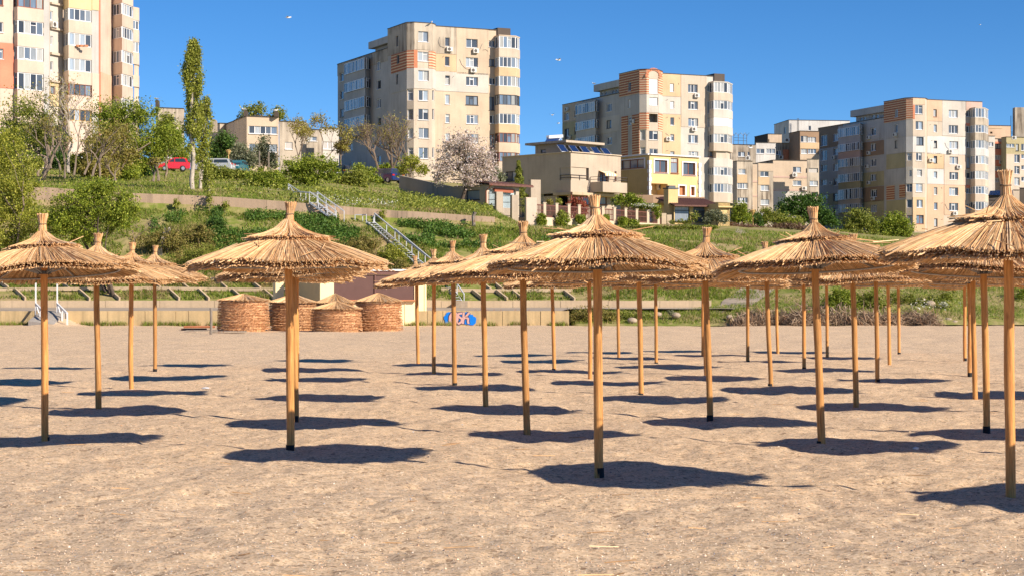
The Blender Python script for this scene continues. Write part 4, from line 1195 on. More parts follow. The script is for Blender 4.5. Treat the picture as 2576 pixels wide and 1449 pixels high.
# ---- patchwork block on the right
tower_block('apartment_block', 'apartment block clad in a patchwork of beige, white and brown panels, on the right', 335, 21.0, Q5,
    1540, 1640, 1656, 2106, 1486, 1306, 1327, 770, 77, 92, 236, 12.0, ['beige', 'beige', 'grey', 'grey'],
    {'cables': [[(1656,555),(1665,590),(1690,600)],[(1800,445),(1812,480),(1830,495)],[(1802,945),(1820,985),(1855,1008)],[(1675,300),(1685,295)],[(1688,430),(1700,425)],[(1762,560),(1775,555)],[(1770,810),(1778,820)],[(1768,940),(1785,936)],[(1768,1075),(1785,1068)]],
     'tower': [(1560,138,1620,210,{'nm':1}), (1562,270,1622,338), (1568,397,1627,465,dk), (1566,527,1614,590), (1572,665,1614,720), (1565,778,1620,847), (1570,910,1620,975), (1568,1035,1628,1107,br)],
     'main': [(1707,172,1735,233,{'nm':0,'frame':'brown'}), (1709,297,1736,358,{'nm':0}), (1711,428,1737,488,{'nm':0,'frame':'dark'}), (1710,553,1738,612,{'nm':0,'frame':'dark','ac':(-1.1,.5)}), (1710,680,1738,735,{'nm':0}), (1711,808,1739,870,{'nm':0}), (1713,933,1741,993,{'nm':0}), (1713,1063,1741,1128,{'nm':0,'frame':'dark'}),
              (1832,177,1906,240), (1832,302,1908,370), (1838,433,1909,495,{'ac':(-.9,-.5)}), (1838,558,1909,620,{'ac':(.9,-.5)}), (1838,685,1910,747), (1836,810,1910,875), (1836,937,1910,1000,{'ac':(.1,-.5)}),
              (1976,185,2020,232), (1978,308,2018,363), (1980,433,2016,485,{'nm':1}), (1980,560,2018,655,{'frame':'brown'}), (1980,688,2016,737), (1976,815,2020,860), (1977,940,2020,985)],
     'chl': [(1492,530,1534,590,{'nm':0,'sill':False}), (1510,668,1534,720,{'nm':0,'sill':False}), (1488,780,1536,847,{'nm':1,'sill':False}), (1490,907,1536,975,{'nm':0,'sill':False}), (1494,1036,1538,1105,{'nm':1,'sill':False,'frame':'brown'})],
     'left': [(1395,170,1420,235,{'nm':0}), (1395,297,1418,360,{'nm':0,'ac':(0,-.45)}), (1395,427,1418,490,{'nm':0,'frame':'dark'})],
     'wing': [(790,383,843,470), (892,370,940,432), (790,505,842,590,{'nm':1}), (892,490,938,545,{'ac':(-.4,-.45)}), (792,625,842,678), (892,615,938,675), (792,745,842,790,{'ac':(3.2,.2)}), (892,735,940,792), (794,867,842,908,dk), (890,858,942,920,{'frame':'dark','nm':0}), (892,980,942,1040,{'frame':'dark','nm':0}),
              (1197,322,1240,385,{'ac':(-1.2,-.3)}), (1197,450,1242,512,{'ac':(-1.2,-.3)}), (1197,575,1241,638,{'ac':(-1.8,.1)}), (1197,700,1244,755,{'ac':(-1.2,-.3)}), (1197,825,1250,888,{'ac':(.2,-.3)}), (1200,950,1250,1010)],
     'pent': [(1108,237,1130,262,{'sill':False,'nm':0}), (1138,232,1158,256,{'sill':False,'nm':0}), (1206,216,1230,246,{'sill':False,'nm':0}), (1240,212,1262,242,{'sill':False,'nm':0})]},
    {'tower': [(1540,76,1642,132,'peach'), (1540,136,1556,250,'terra'), (1540,262,1642,392,'beige'), (1540,394,1642,524,'white'), (1540,655,1642,778,'pale'), (1540,890,1642,1170,'ochre')],
     'chl': [(1486,76,1540,252,'brick2'), (1486,256,1540,392,'pale'), (1486,394,1540,524,'white'), (1486,640,1540,778,'pale')],
     'left': [(1306,76,1486,272,'brick'), (1327,276,1486,404,'grey'), (1327,406,1486,530,'pale'), (1327,534,1480,655,'olive'), (1327,658,1480,790,'grey'), (1327,794,1392,912,'brick'), (1432,784,1480,892,'brick'), (1327,914,1486,1170,'olive')],
     'main': [(1656,92,1778,268,'peach'), (1656,272,1778,392,'beige'), (1656,394,1976,540,'white'), (1656,528,1792,656,'ochre'), (1656,660,1792,782,'white'), (1656,786,1792,1170,'peach'), (1780,92,1970,390,'pale'), (1796,545,1970,790,'cream'), (1796,794,1970,1035,'peach'), (1974,100,2106,180,'pink'), (1974,286,2024,306,'orange'), (1974,790,2024,814,'orange')],
     'wing': [(770,300,970,482,'brown'), (972,270,1326,430,'grey'), (1136,432,1326,548,'brown'), (770,486,970,860,'grey'), (1136,682,1326,800,'olive'), (1136,804,1326,925,'brown'), (850,856,970,952,'olive'), (770,956,970,1080,'grey'), (972,925,1326,1080,'olive')]},
    (1974, 2050, 2128, 2160, 1.7, [(160,237), (297,360), (422,488), (547,615), (673,740), (797,862), (924,992)], 1170, 154, ['beige', 'beige', 'beige', 'beige', 'white', 'stained', 'stained'], ['white']),
    (1132, 985, 1.3, [(318,393), (448,515), (572,640), (697,765), (820,908), (945,1010)], 1080, 300, ['olive', 'beige', 'olive', 'grey', 'pink', 'grey', 'grey'], ['white'], 1.2),
    (1030, 1306, 135, 190, 265), None, 12)

# ---- left edge block with stepped balcony stacks
KY = 1.033
def V6(x, Y): return PX(Q6(x, 0)[0], Y * KY)
root = thing('apartment_block', 'cream apartment block with orange stripe and bay windows at the top left corner', 'apartment block', (V6(900, 200).x, 200 * KY, 16.0))
zb, zt = 12.0, 48.0
def fc(A, B, mat, wins=(), zones=(), z1=zt): facade(root, A, B, zb, z1, mat, wins, zones, Q6)
a0, a1 = V6(-330, 188.6), V6(190, 191.0)
fc(a0, a1, W['cream'], [(-60,-40,45,80,br), (-60,315,45,455), (-60,685,45,830,{'ac':(2.6,-.1)})], [(-330,595,200,1230,'orange')])
p = Vector(((a0 + a1) / 2).to_tuple())
# first stack, recess, second stack, stripe, wall, third stack, far stack
b0, b1, b2 = V6(188, 191.05), V6(245, 190.5), V6(612, 192.7)
b3 = V6(690, 193.2)
z6 = lambda y, Y: ZY(Q6(0, y)[1], Y * KY)
bay(root, [b0, b1, b2], zb, zt, [(z6(1262, 191), z6(1020, 191)), (z6(842, 191), z6(655, 191)), (z6(475, 191), z6(290, 191)), (z6(108, 191), z6(-80, 191))], ['cream', 'beige', 'cream', 'cream', 'cream'], ['white', 'white', 'white', 'brown'], [V6(612, 196.5), V6(188, 195.5)])
fc(b2, b3, W['grey']); c0 = V6(697, 198.0); fc(b3, c0, W['beige'])
c1 = V6(880, 200)
fc(c0, c1, W['pale'], [(702,160,742,290,{'nm':0,'sill':False,'ac':(0,-.5)}), (704,510,744,636,{'nm':0,'sill':False}), (704,866,744,992,{'nm':0,'sill':False}), (700,1212,770,1330,{'nm':0,'sill':False,'frame':'brown'})],
   [(697,1140,880,1500,'yellow')])
for y0, y1 in ((55, 82), (405, 432), (752, 786), (1140, 1166)):     # string courses over the recess
    mb = MB(); n_ = Vector(((c1 - c0).y, -(c1 - c0).x)).normalized()
    A_, B_ = c0 + n_ * .3, c1 + n_ * .3
    mb.prism([(q_.x, q_.y) for q_ in (A_, B_, c1, c0)], z6(y1, 199), z6(y0, 199)); mb.build('cornice', W['beige'], root)
d1, d2, d3 = V6(960, 198.3), V6(1285, 200.5), V6(1382, 201.2)
bay(root, [c1, d1, d2], zb, zt, [(z6(1700, 199.3), z6(1540, 199.3)), (z6(1345, 199.3), z6(1185, 199.3)), (z6(1005, 199.3), z6(830, 199.3)), (z6(652, 199.3), z6(474, 199.3)), (z6(300, 199.3), z6(130, 199.3)), (z6(-40, 199.3), z6(-220, 199.3))],
    ['cream', 'cream', 'cream', 'beige', 'beige', 'yellow', 'yellow'], ['ochre', 'brown', 'white', 'white', 'white', 'white'])
fc(d2, d3, W['grey'], zones=[(1285,-200,1382,150,'yellow'), (1285,1035,1382,1600,'cream')])
d4 = V6(1408, 207); fc(d3, d4, W['orange'])
e0 = V6(1572, 211.5); fc(d4, e0, W['cream'], zones=[(1408,1045,1570,1600,'peach')])
e1, e2, e3 = V6(1710, 210.0), V6(1862, 213.0), V6(1866, 215.5)
bay(root, [e0, e1, e2, e3], zb, zt, [(z6(1560, 211), z6(1390, 211)), (z6(1212, 211), z6(1050, 211)), (z6(888, 211), z6(718, 211)), (z6(550, 211), z6(388, 211)), (z6(222, 211), z6(60, 211)), (z6(-100, 211), z6(-260, 211))], ['beige', 'beige', 'beige', 'cream', 'beige', 'cream', 'cream'], ['white'])
g0, g1, g2 = V6(1862, 217.5), V6(1950, 218.5), V6(1952, 221)
zz = [(1425, 1222), (1062, 908), (740, 592), (424, 290)]
bay(root, [g0, g1, g2], zb, z6(108, 218), [(z6(a_, 218), z6(b_, 218)) for a_, b_ in zz], ['beige'], ['open', 'open', 'white', 'white'])
mb = MB(); bk = [V6(1855, 214), V6(1855, 240), V6(-330, 235), V6(-330, 189.3)]
for p_, q_ in zip(bk[:-1], bk[1:]): mb.face([(p_.x, p_.y, zb), (q_.x, q_.y, zb), (q_.x, q_.y, 46), (p_.x, p_.y, 46)])
mb.build('rear_wall', W['cream'], root)
roof_cap(root, [a0, c0, c1, d4, e0, V6(1862, 216), V6(1855, 240), V6(-330, 235)], zt)
# flower boxes and washing on the open balcony
mb = MB()
for x in (1095, 1150, 1210):
    A_, B_ = V6(x - 25, 198.9), V6(x + 25, 199.1); zz_ = z6(650, 199)
    mb.bar((A_.x, A_.y - .1, zz_), (B_.x, B_.y - .1, zz_), .22, .2)
mb.build('flower_box', 'terracotta', root)['kind'] = 'stuff'

# ---- simple blocks: stacked boxes given by photo rectangles
def boxblock(root, name, q, x0, xc, x1, ytop, zbase, Y, ang, mat, left_mat=None, wins=(), left_wins=(), zones=(), depth=9.0, ztop=None):
    """box whose near vertical edge is at xc; front runs right to x1, flank runs back left to x0"""
    a = dirang(ang); b = Vector((-a.y, a.x))
    C0 = PX(q(xc, 0)[0], Y); C1 = along(C0, a, q(x1, 0)[0])
    zt_ = ZY(q(0, ytop)[1], Y) if ztop is None else ztop
    facade(root, C0, C1, zbase, zt_, W[mat], wins, zones, q, name)
    if x0 is not None and x0 < xc:
        C2 = along(C0, b, q(x0, 0)[0]); dp = (C2 - C0).length
        if dp > 40 or dp <= 0: dp = depth; C2 = C0 + b * dp
    else: C2 = C0 + b * depth; dp = depth
    facade(root, C2, C0, zbase, zt_, W[left_mat or mat], left_wins, (), q, name)
    mb = MB(); p1, p2 = C1 + b * dp, C2
    for s_, e_ in ((C1, p1), (p1, p2)): mb.face([(s_.x, s_.y, zbase), (e_.x, e_.y, zbase), (e_.x, e_.y, zt_), (s_.x, s_.y, zt_)])
    mb.build('rear_wall', W[left_mat or mat], root)
    roof_cap(root, [C0, C1, p1, C2], zt_)
    mb = MB()
    for s_, e_ in ((C2, C0), (C0, C1)): mb.bar((s_.x, s_.y, zt_ + .02), (e_.x, e_.y, zt_ + .02), .25, .07)
    mb.build('roof_flashing', 'roof_felt', root)['kind'] = 'stuff'
    return C0, C1, C2, zt_

# low tan building between the poplar and the tall tan block
root = thing('low_building', 'low tan stepped building with arched chimneys, right of the poplar', 'building', (PX(620, 235).x, 235, 15.5))
boxblock(root, 'wall', Q2, 225, 325, 587, 228, 12, 235, 22, 'sand', 'grey', [(342,310,575,373,{'nm':4}), (345,455,575,520,{'nm':3})])
boxblock(root, 'wall', Q2, 590, 592, 812, 268, 12, 237, 22, 'stained', 'grey', [(640,440,700,500)])
boxblock(root, 'wall', Q2, 812, 815, 940, 335, 12, 239, 22, 'stained', 'grey', [(815,395,900,430)])
boxblock(root, 'wall', Q2, 938, 940, 1078, 322, 12, 236, 22, 'pale', 'grey', [(947,437,1066,498,{'nm':2}), (1000,575,1072,628)])
boxblock(root, 'wall', Q2, 105, 240, 325, 262, 12, 244, 22, 'stained', 'grey', [(120,335,225,380)])
boxblock(root, 'wall', Q2, 20, 105, 240, 285, 12, 249, 22, 'stained', 'grey')
def arch_chimney(root, q, x0, x1, y0, y1, Y, mat='dark'):
    A_, B_ = PX(q(x0, 0)[0], Y), PX(q(x1, 0)[0], Y); z0_, z1_ = ZY(q(0, y1)[1], Y), ZY(q(0, y0)[1], Y)
    w = B_.x - A_.x; r_ = w / 2; mb = MB(); c = (A_.x + B_.x) / 2
    prof = [(A_.x, z0_), (B_.x, z0_), (B_.x, z1_ - r_)] + [(c + r_ * math.cos(t_), z1_ - r_ + r_ * math.sin(t_)) for t_ in np.linspace(0.3, math.pi - .3, 6)] + [(A_.x, z1_ - r_)]
    n = len(prof)
    mb.face([(x, Y, z) for x, z in prof]); mb.face([(x, Y + .9, z) for x, z in reversed(prof)])
    for i in range(n):
        (xa, za), (xb, zb_) = prof[i], prof[(i + 1) % n]; mb.face([(xb, Y, zb_), (xa, Y, za), (xa, Y + .9, za), (xb, Y + .9, zb_)])
    mb.build('chimney', W[mat], root)
arch_chimney(root, Q2, 300, 327, 178, 232, 235.4); arch_chimney(root, Q2, 549, 580, 185, 232, 235.6); arch_chimney(root, Q2, 28, 78, 250, 360, 248, 'stained')
root = thing('low_building', 'flat tan rooftop with one chimney, showing left of the poplar', 'building', (PX(425, 262).x, 262, 15))
boxblock(root, 'wall', Q1, 1090, 1108, 1290, 756, 15, 262, 22, 'stained', 'grey', [(1160,822,1230,850)])
arch_chimney(root, Q1, 1088, 1110, 700, 780, 262.5)

# terraced apartments between the middle and the patchwork blocks
root = thing('terraced_apartments', 'stepped tan apartments between the villas block and the patchwork block', 'apartment block', (PX(1960, 330).x, 330, 10))
boxblock(root, 'wall', Q7, 380, 604, 1002, 562, 10, 330, 14, 'sand', 'stained', [(835,642,930,705,{'ac':(-.6,-.5)}), (835,800,935,860,{'ac':(1.2,-.5)})], zones=[(606,925,1000,1300,'pale'), (606,750,1000,770,'pink'), (606,905,1000,922,'pink')])
boxblock(root, 'wall', Q7, 1000, 1005, 1140, 550, 10, 326, 14, 'stained', 'grey', [(1020,655,1130,708,{'kind':'open'}), (1032,803,1128,862), (1050,935,1130,985,br)])
boxblock(root, 'wall', Q7, 420, 430, 606, 596, 10, 325, 14, 'stained', 'grey', [(455,695,552,755), (460,855,556,918), (460,1020,560,1085), (420,1180,560,1240)], [], zones=[(430,600,606,690,'sand'), (430,757,560,850,'ochre')])
boxblock(root, 'wall', Q7, 340, 346, 424, 602, 10, 329, 14, 'sand', 'grey', [(350,690,356,760,{'nm':0,'sill':False}), (352,855,364,922,{'nm':0}), (352,1020,364,1090,{'nm':0})], zones=[(346,800,424,822,'pink'), (346,970,424,990,'pink')])
boxblock(root, 'wall', Q7, 130, 183, 366, 572, 10, 323, 14, 'stained', 'grey', [(200,665,285,727), (185,830,308,895,{'nm':3}), (190,998,308,1062,{'nm':3})], zones=[(183,730,300,828,'ochre')])
root = thing('terraced_apartments', 'grey block with rooftop aerials just right of the middle balcony stack', 'apartment block', (PX(1880, 345).x, 345, 12))
boxblock(root, 'wall', Q7, 90, 108, 402, 378, 12, 345, 14, 'stained', 'grey', [(195,466,275,520), (305,466,330,510,{'nm':0})])
ac_unit(root, P(*Q7(310, 540), 344.2), 0)
mb = MB()
for x in (145, 198, 258, 297): 
    p = P(*Q7(x, 380), 346); mb.tube([p, p + Vector((0, 0, 2.0))], .05, 4); mb.tube([p + Vector((-.5, 0, 2.2)), p + Vector((0, 0, 1.6)), p + Vector((.5, 0, 2.2))], .04, 4)
for y in (300, 330):
    mb.tube([P(*Q7(145, y), 346), P(*Q7(297, y + 8), 346)], .03, 4)
mb.build('roof_railing', 'dark_steel', root)['kind'] = 'stuff'
root = thing('terraced_apartments', 'upper tan terraces with whitish bay and brick recess, under the white penthouse', 'apartment block', (PX(2000, 350).x, 350, 14))
boxblock(root, 'wall', Q7, 388, 545, 706, 256, 14, 356, 14, 'sand', 'dark', [(505,318,560,352,{'kind':'open'})])
boxblock(root, 'wall', Q7, 400, 404, 634, 357, 14, 349, 14, 'white', 'grey', [(410,430,502,487), (524,430,628,486,{'nm':2})])
boxblock(root, 'wall', Q7, 630, 634, 890, 362, 14, 352, 14, 'stained', 'grey', [(640,450,700,500,{'nm':1,'ac':(.3,-.5)}), (820,460,856,512,{'nm':0})], zones=[(718,440,872,560,'terra')])
boxblock(root, 'wall', Q7, 790, 918, 1140, 222, 14, 347, 14, 'brown', 'brown', [(925,280,1006,352,{'nm':1}), (1008,293,1104,354,{'nm':2}), (930,432,1006,490,{'nm':1}), (1012,432,1108,488,{'nm':2})], zones=[(918,356,1140,430,'ochre'), (918,495,1140,560,'sand')])
ac_unit(root, P(*Q7(768, 330), 351.5), 0)
root = thing('penthouse_block', 'whitewashed rooftop block high behind the stepped tan apartments', 'building', (PX(2020, 400).x, 400, 14))
boxblock(root, 'wall', Q7, 617, 790, 1500, 93, 14, 400, 8, 'white', 'white', [(1016,162,1046,218,{'nm':0,'sill':False})], [(728,175,750,260,{'nm':0,'sill':False})])
mb = MB()
for x in (887, 903): mb.tube([P(*Q7(x, 235), 399), P(*Q7(x, 75), 399)], .05, 4)
for y in range(80, 236, 14): mb.tube([P(*Q7(887, y), 399), P(*Q7(903, y), 399)], .035, 4)
mb.build('ladder', 'dark_steel', root)

# far right blocks
root = thing('apartment_block', 'yellow topped block with a brick red stripe, just right of the patchwork block', 'apartment block', (PX(2530, 350).x, 350, 12))
boxblock(root, 'wall', QA, 700, 720, 1026, 172, 12, 362, 14, 'peach', 'peach', [(760,255,790,280,{'kind':'open'})], zones=[(720,200,920,215,'ochre')])
boxblock(root, 'wall', QA, 700, 736, 822, 310, 12, 346, 14, 'pale', 'grey', [(736,390,802,445,{'nm':2})])
boxblock(root, 'wall', QA, 815, 820, 905, 345, 12, 352, 14, 'cream', 'grey', [(824,415,893,475,dk), (824,557,890,613,{'ac':(.6,-.5)}), (826,703,893,757,{'ac':(.6,-.5)}), (826,850,893,905)], zones=[(820,385,905,412,'orange'), (820,480,900,555,'orange'), (820,615,900,700,'orange'), (820,760,900,848,'orange')])
boxblock(root, 'wall', QA, 900, 905, 1066, 545, 12, 353, 14, 'cream', 'grey', [(972,560,998,612,{'nm':0,'ac':(0,-.5)}), (974,705,1002,760,{'nm':0,'ac':(0,-.5)})])
root = thing('apartment_block', 'olive tan block with overhanging top balconies at the right edge', 'apartment block', (PX(2575, 345).x, 345, 12))
boxblock(root, 'wall', QA, 905, 968, 1260, 322, 12, 349, 14, 'olive', 'olive', [(970,410,1075,455,{'nm':2}), (1092,412,1130,500,{'frame':'dark','nm':0}), (1160,412,1240,500), (1070,550,1142,655,{'nm':1}), (1160,548,1240,605), (1070,698,1140,800,{'nm':1}), (1160,690,1240,745), (1070,845,1140,945,{'nm':1}), (1160,838,1240,895)],
         zones=[(968,545,1260,1100,'cream')])
ac_unit(root, P(*QA(1065, 335), 348), 0)
mb = MB()
for x in (1028, 1066, 1105, 1150, 1195): p = P(*QA(x, 320), 352); mb.tube([p, p + Vector((0, 0, 4.0))], .05, 4)
mb.tube([P(*QA(1028, 262), 352), P(*QA(1260, 235), 352)], .04, 4); mb.tube([P(*QA(1028, 285), 352), P(*QA(1260, 262), 352)], .03, 4)
mb.build('roof_railing', 'dark_steel', root)['kind'] = 'stuff'
mb = MB(); p = P(*QA(1133, 320), 351); mb.box((p.x, p.y, p.z + 2.7), (2.0, 1.6, 5.6)); mb.build('chimney', W['stained'], root)
root = thing('low_house', 'low house with blue solar roof behind the biggest umbrella', 'house', (PX(2525, 300).x, 300, 12))
boxblock(root, 'wall', QA, 740, 742, 1058, 1075, 11, 300, 8, 'dark', 'dark', [(745,1078,1050,1130,{'frame':'dark','nm':5})])
boxblock(root, 'wall', QA, 1058, 1060, 1140, 1005, 11, 299, 8, 'beige', 'grey')
boxblock(root, 'wall', QA, 1140, 1144, 1300, 980, 11, 297, 8, 'dark', 'dark')
A_, B_ = P(*QA(738, 1072), 299.3), P(*QA(1058, 1075), 300.5); C_, D_ = P(*QA(1050, 1008), 304), P(*QA(760, 1015), 303)
mb = MB(); mb.face([A_, B_, C_, D_]); mb.face([A_, D_, C_, B_]); mb.build('roof', 'solar_blue', root)
# ================================================================== villas
def pr(pts, root, z0, z1, name, mat):
    mb = MB(); mb.prism([(p.x, p.y) for p in pts], z0, z1)
    return mb.build(name, W[mat] if mat in W else MATS[mat], root)
def railing(root, pts, z, h, mat, n=2, posts=1.0, name='railing', th=.05):
    mb = MB()
    for A, B in zip(pts[:-1], pts[1:]):
        for k_ in range(n): mb.bar((A.x, A.y, z + h * (k_ + 1) / n), (B.x, B.y, z + h * (k_ + 1) / n), th)
        m_ = max(1, int((B - A).length / posts))
        for i in range(m_ + 1): c = A.lerp(B, i / m_); mb.bar((c.x, c.y, z), (c.x, c.y, z + h), th)
    return mb.build(name, mat, root)

Yh = 195.0; a = dirang(44); b = Vector((-a.y, a.x)); n_ = -b
C0 = PX(Q4(678, 0)[0], Yh); Cr = along(C0, a, Q4(1087, 0)[0]); Cl = along(C0, b, Q4(118, 0)[0])
zq = lambda y, Y=Yh: ZY(Q4(0, y)[1], Y)
root = thing('villa', 'grey beige flat roofed villa with corner loggia and rooftop solar panels', 'house', (C0.x, C0.y, 8.0))
zlo, zhi = zq(1092), zq(762)
facade(root, Cl, C0, zlo, zhi, W['house'], [(145,918,290,1000,{'frame':'dark','nm':2}), (588,890,676,988,{'kind':'open','depth':2.4,'mat':W['house']})], (), Q4)
facade(root, C0, Cr, zlo, zhi, W['house'], [(682,888,826,990,{'kind':'open','depth':2.2,'mat':W['house']}), (916,915,982,1010,{'frame':'brown','nm':1,'sill':False}), (1036,920,1052,1000,{'frame':'brown','nm':0,'sill':False})], (), Q4)
p1, p2 = Cr - n_ * 12, Cl
mb = MB()
for s_, e_ in ((Cr, Cr + b * 12), (Cr + b * 12, Cl)): mb.face([(s_.x, s_.y, zlo), (e_.x, e_.y, zlo), (e_.x, e_.y, zhi), (s_.x, s_.y, zhi)])
mb.build('rear_wall', W['house'], root); roof_cap(root, [C0, Cr, Cr + b * 12, Cl], zhi)
mb = MB()
for s_, e_ in ((Cl, C0), (C0, Cr)): mb.bar((s_.x, s_.y, zhi + .02), (e_.x, e_.y, zhi + .02), .35, .08)
mb.build('coping', 'post_stone', root)['kind'] = 'stuff'
# loggia railing and doors
mb = MB(); pA, pB = along(C0, b, Q4(592, 0)[0]), along(C0, a, Q4(824, 0)[0]); zr = zq(990)
railing(root, [pA, C0 + (a - b) * 0 + n_ * .02, pB], zr, .55, 'iron_black', 2, 1.2)
# hanging egg chair in the loggia
ct = along(C0 + b * .9, a, Q4(752, 0)[0])
mb = MB()
for k_ in range(8):
    t_ = math.pi * k_ / 8
    ring = [(ct.x + .42 * math.cos(s_) * math.cos(t_), ct.y + .42 * math.cos(s_) * math.sin(t_), zr + 1.05 + .6 * math.sin(s_)) for s_ in np.linspace(0, 6.283, 15)]
    mb.tube(ring, .018, 4, cap=False)
mb.tube([(ct.x + .55, ct.y, zr), (ct.x + .6, ct.y, zr + 1.4), (ct.x + .3, ct.y, zr + 2.0), (ct.x, ct.y, zr + 1.7)], .03, 5)
tag(mb.build('hanging_chair', 'iron_black'), 'round wicker hanging chair in the corner loggia of the beige villa', 'chair')
# projecting balcony
O = C0 + n_ * 1.9; B1, B2 = along(O, a, Q4(940, 0)[0]), along(O, a, Q4(1139, 0)[0])
zb0, zb1 = ZY(Q4(0, 1087)[1], B1.y), ZY(Q4(0, 1003)[1], B1.y)
pr([B1, B2, B2 + b * 1.88, B1 + b * 1.88], root, zb0, zb1, 'balcony', 'house')
railing(root, [B1 + b * 1.8, B1, B2, B2 + b * 1.8], zb1, .55, 'iron_black', 2, 1.6)
# striped awning over the balcony door
A_, B_ = along(C0, a, Q4(905, 0)[0]), along(C0, a, Q4(1000, 0)[0]); za = zq(898)
mb = MB(); k = 9
for i in range(k):
    s_, e_ = A_.lerp(B_, i / k), A_.lerp(B_, (i + 1) / k); o_ = n_ * 1.0; m_ = i % 2
    q_ = [(s_.x + o_.x, s_.y + o_.y, za - .35), (e_.x + o_.x, e_.y + o_.y, za - .35), (e_.x + n_.x * .03, e_.y + n_.y * .03, za), (s_.x + n_.x * .03, s_.y + n_.y * .03, za)]
    mb.face(q_, m_); mb.face([(q_[0][0], q_[0][1], za - .6), (q_[1][0], q_[1][1], za - .6), q_[1], q_[0]], m_)
mb.build('awning', ['awning_yellow', 'white_paint'], root)
# canopy slab between the storeys, then the recessed ground floor
E0, E1, E2 = Cl + n_ * .0 - a * .5, C0 - a * .45 + n_ * .7, Cr + n_ * .7
pr([along(C0, b, Q4(560, 0)[0]) - a * .5, E1, E2, E2 + b * 2, along(C0, b, Q4(560, 0)[0]) + a * .5], root, zlo - .26, zlo + .02, 'canopy', 'concrete')
i0 = C0 + a * .35 + b * .7; ir, il = Cr - a * .3 + b * .7, Cl + a * .35
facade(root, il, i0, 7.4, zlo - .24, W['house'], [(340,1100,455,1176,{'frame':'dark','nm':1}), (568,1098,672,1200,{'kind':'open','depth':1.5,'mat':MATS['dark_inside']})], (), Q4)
facade(root, i0, ir, 7.4, zlo - .24, W['house'], [(690,1100,840,1190,{'frame':'brown','nm':1}), (850,1100,975,1190,{'frame':'brown','nm':1}), (1012,1110,1045,1172,{'frame':'dark','nm':0})], (), Q4)
mb = MB(); p = along(C0 - a * .4 + n_ * .5, a, Q4(683, 0)[0]); mb.tube([(p.x, p.y, 7), (p.x, p.y, zlo)], .08, 6); mb.build('drainpipe', 'window_brown', root)
# rooftop room with wide slab roof
D0 = PX(Q4(618, 0)[0], 206); D1 = along(D0, a, Q4(880, 0)[0]); D2 = along(D0, b, Q4(388, 0)[0])
zr0, zr1 = zhi - .1, ZY(Q4(0, 690)[1], 206)
facade(root, D2, D0, zr0, zr1, W['house'], [(433,742,472,768,{'frame':'dark','nm':0})], (), Q4)
facade(root, D0, D1, zr0, zr1, W['house'], [(640,712,800,768,{'kind':'open'})], (), Q4)
S0 = D0 + n_ * 1.2 - a * .8
pr([S0, along(S0, a, Q4(955, 0)[0]), along(S0, a, Q4(955, 0)[0]) + b * 6, S0 + b * 6.5], root, zr1, ZY(Q4(0, 663)[1], S0.y), 'roof', 'house')
# solar panels
for i, (xa, xb, ya) in enumerate(((605,735,738), (700,815,742), (790,898,750), (880,972,760), (962,1048,768))):
    p = along(C0 + b * 2.0, a, Q4(xa, 0)[0]); q_ = p + a * 1.0
    mb = MB(); z0_ = zhi + .25
    for off in (0, -.06):
        f_ = [(p.x, p.y, z0_ + off), (q_.x, q_.y, z0_ + off), (q_.x + b.x * 1.6 + a.x * .9, q_.y + b.y * 1.6 + a.y * .9, z0_ + .85 + off), (p.x + b.x * 1.6 + a.x * .9, p.y + b.y * 1.6 + a.y * .9, z0_ + .85 + off)]
        mb.face(f_ if off == 0 else f_[::-1], 0)
    for e0, e1 in zip(f_, f_[1:] + f_[:1]): mb.bar(e0, e1, .07, .07, 1)
    mb.bar((q_.x + b.x * 1.6 + a.x * .9, q_.y + b.y * 1.6 + a.y * .9, z0_ + .8), (q_.x + b.x * 1.6 + a.x * .9, q_.y + b.y * 1.6 + a.y * .9, zhi), .06, .06, 1)
    mb.build('solar_panel', ['solar_blue', 'white_metal'], root)
A_, B_, C_, D_ = P(*Q4(455, 700), 208), P(*Q4(580, 668), 212), P(*Q4(605, 632), 214), P(*Q4(490, 640), 210)
mb = MB(); mb.face([A_, B_, C_, D_]); mb.face([D_ - Vector((0, 0, .08)), C_ - Vector((0, 0, .08)), B_ - Vector((0, 0, .08)), A_ - Vector((0, 0, .08))]); mb.bar(D_, C_, .35, .35, 1); mb.bar(C_, B_ , .06, .06, 1); mb.bar(C_, C_ - Vector((0, 0, 2)), .07, .07, 1)
mb.build('solar_panel', ['solar_blue', 'white_metal'], root)
# free standing render pillar
p = PX(Q4(384, 0)[0], 176); mb = MB(); mb.box((p.x, p.y, (7 + ZY(Q4(0, 990)[1], 176)) / 2), (1.0, .6, ZY(Q4(0, 990)[1], 176) - 7), R(20))
tag(mb.build('pillar', W['house']), 'tall plain rendered pillar standing in front of the beige villa', 'pillar')

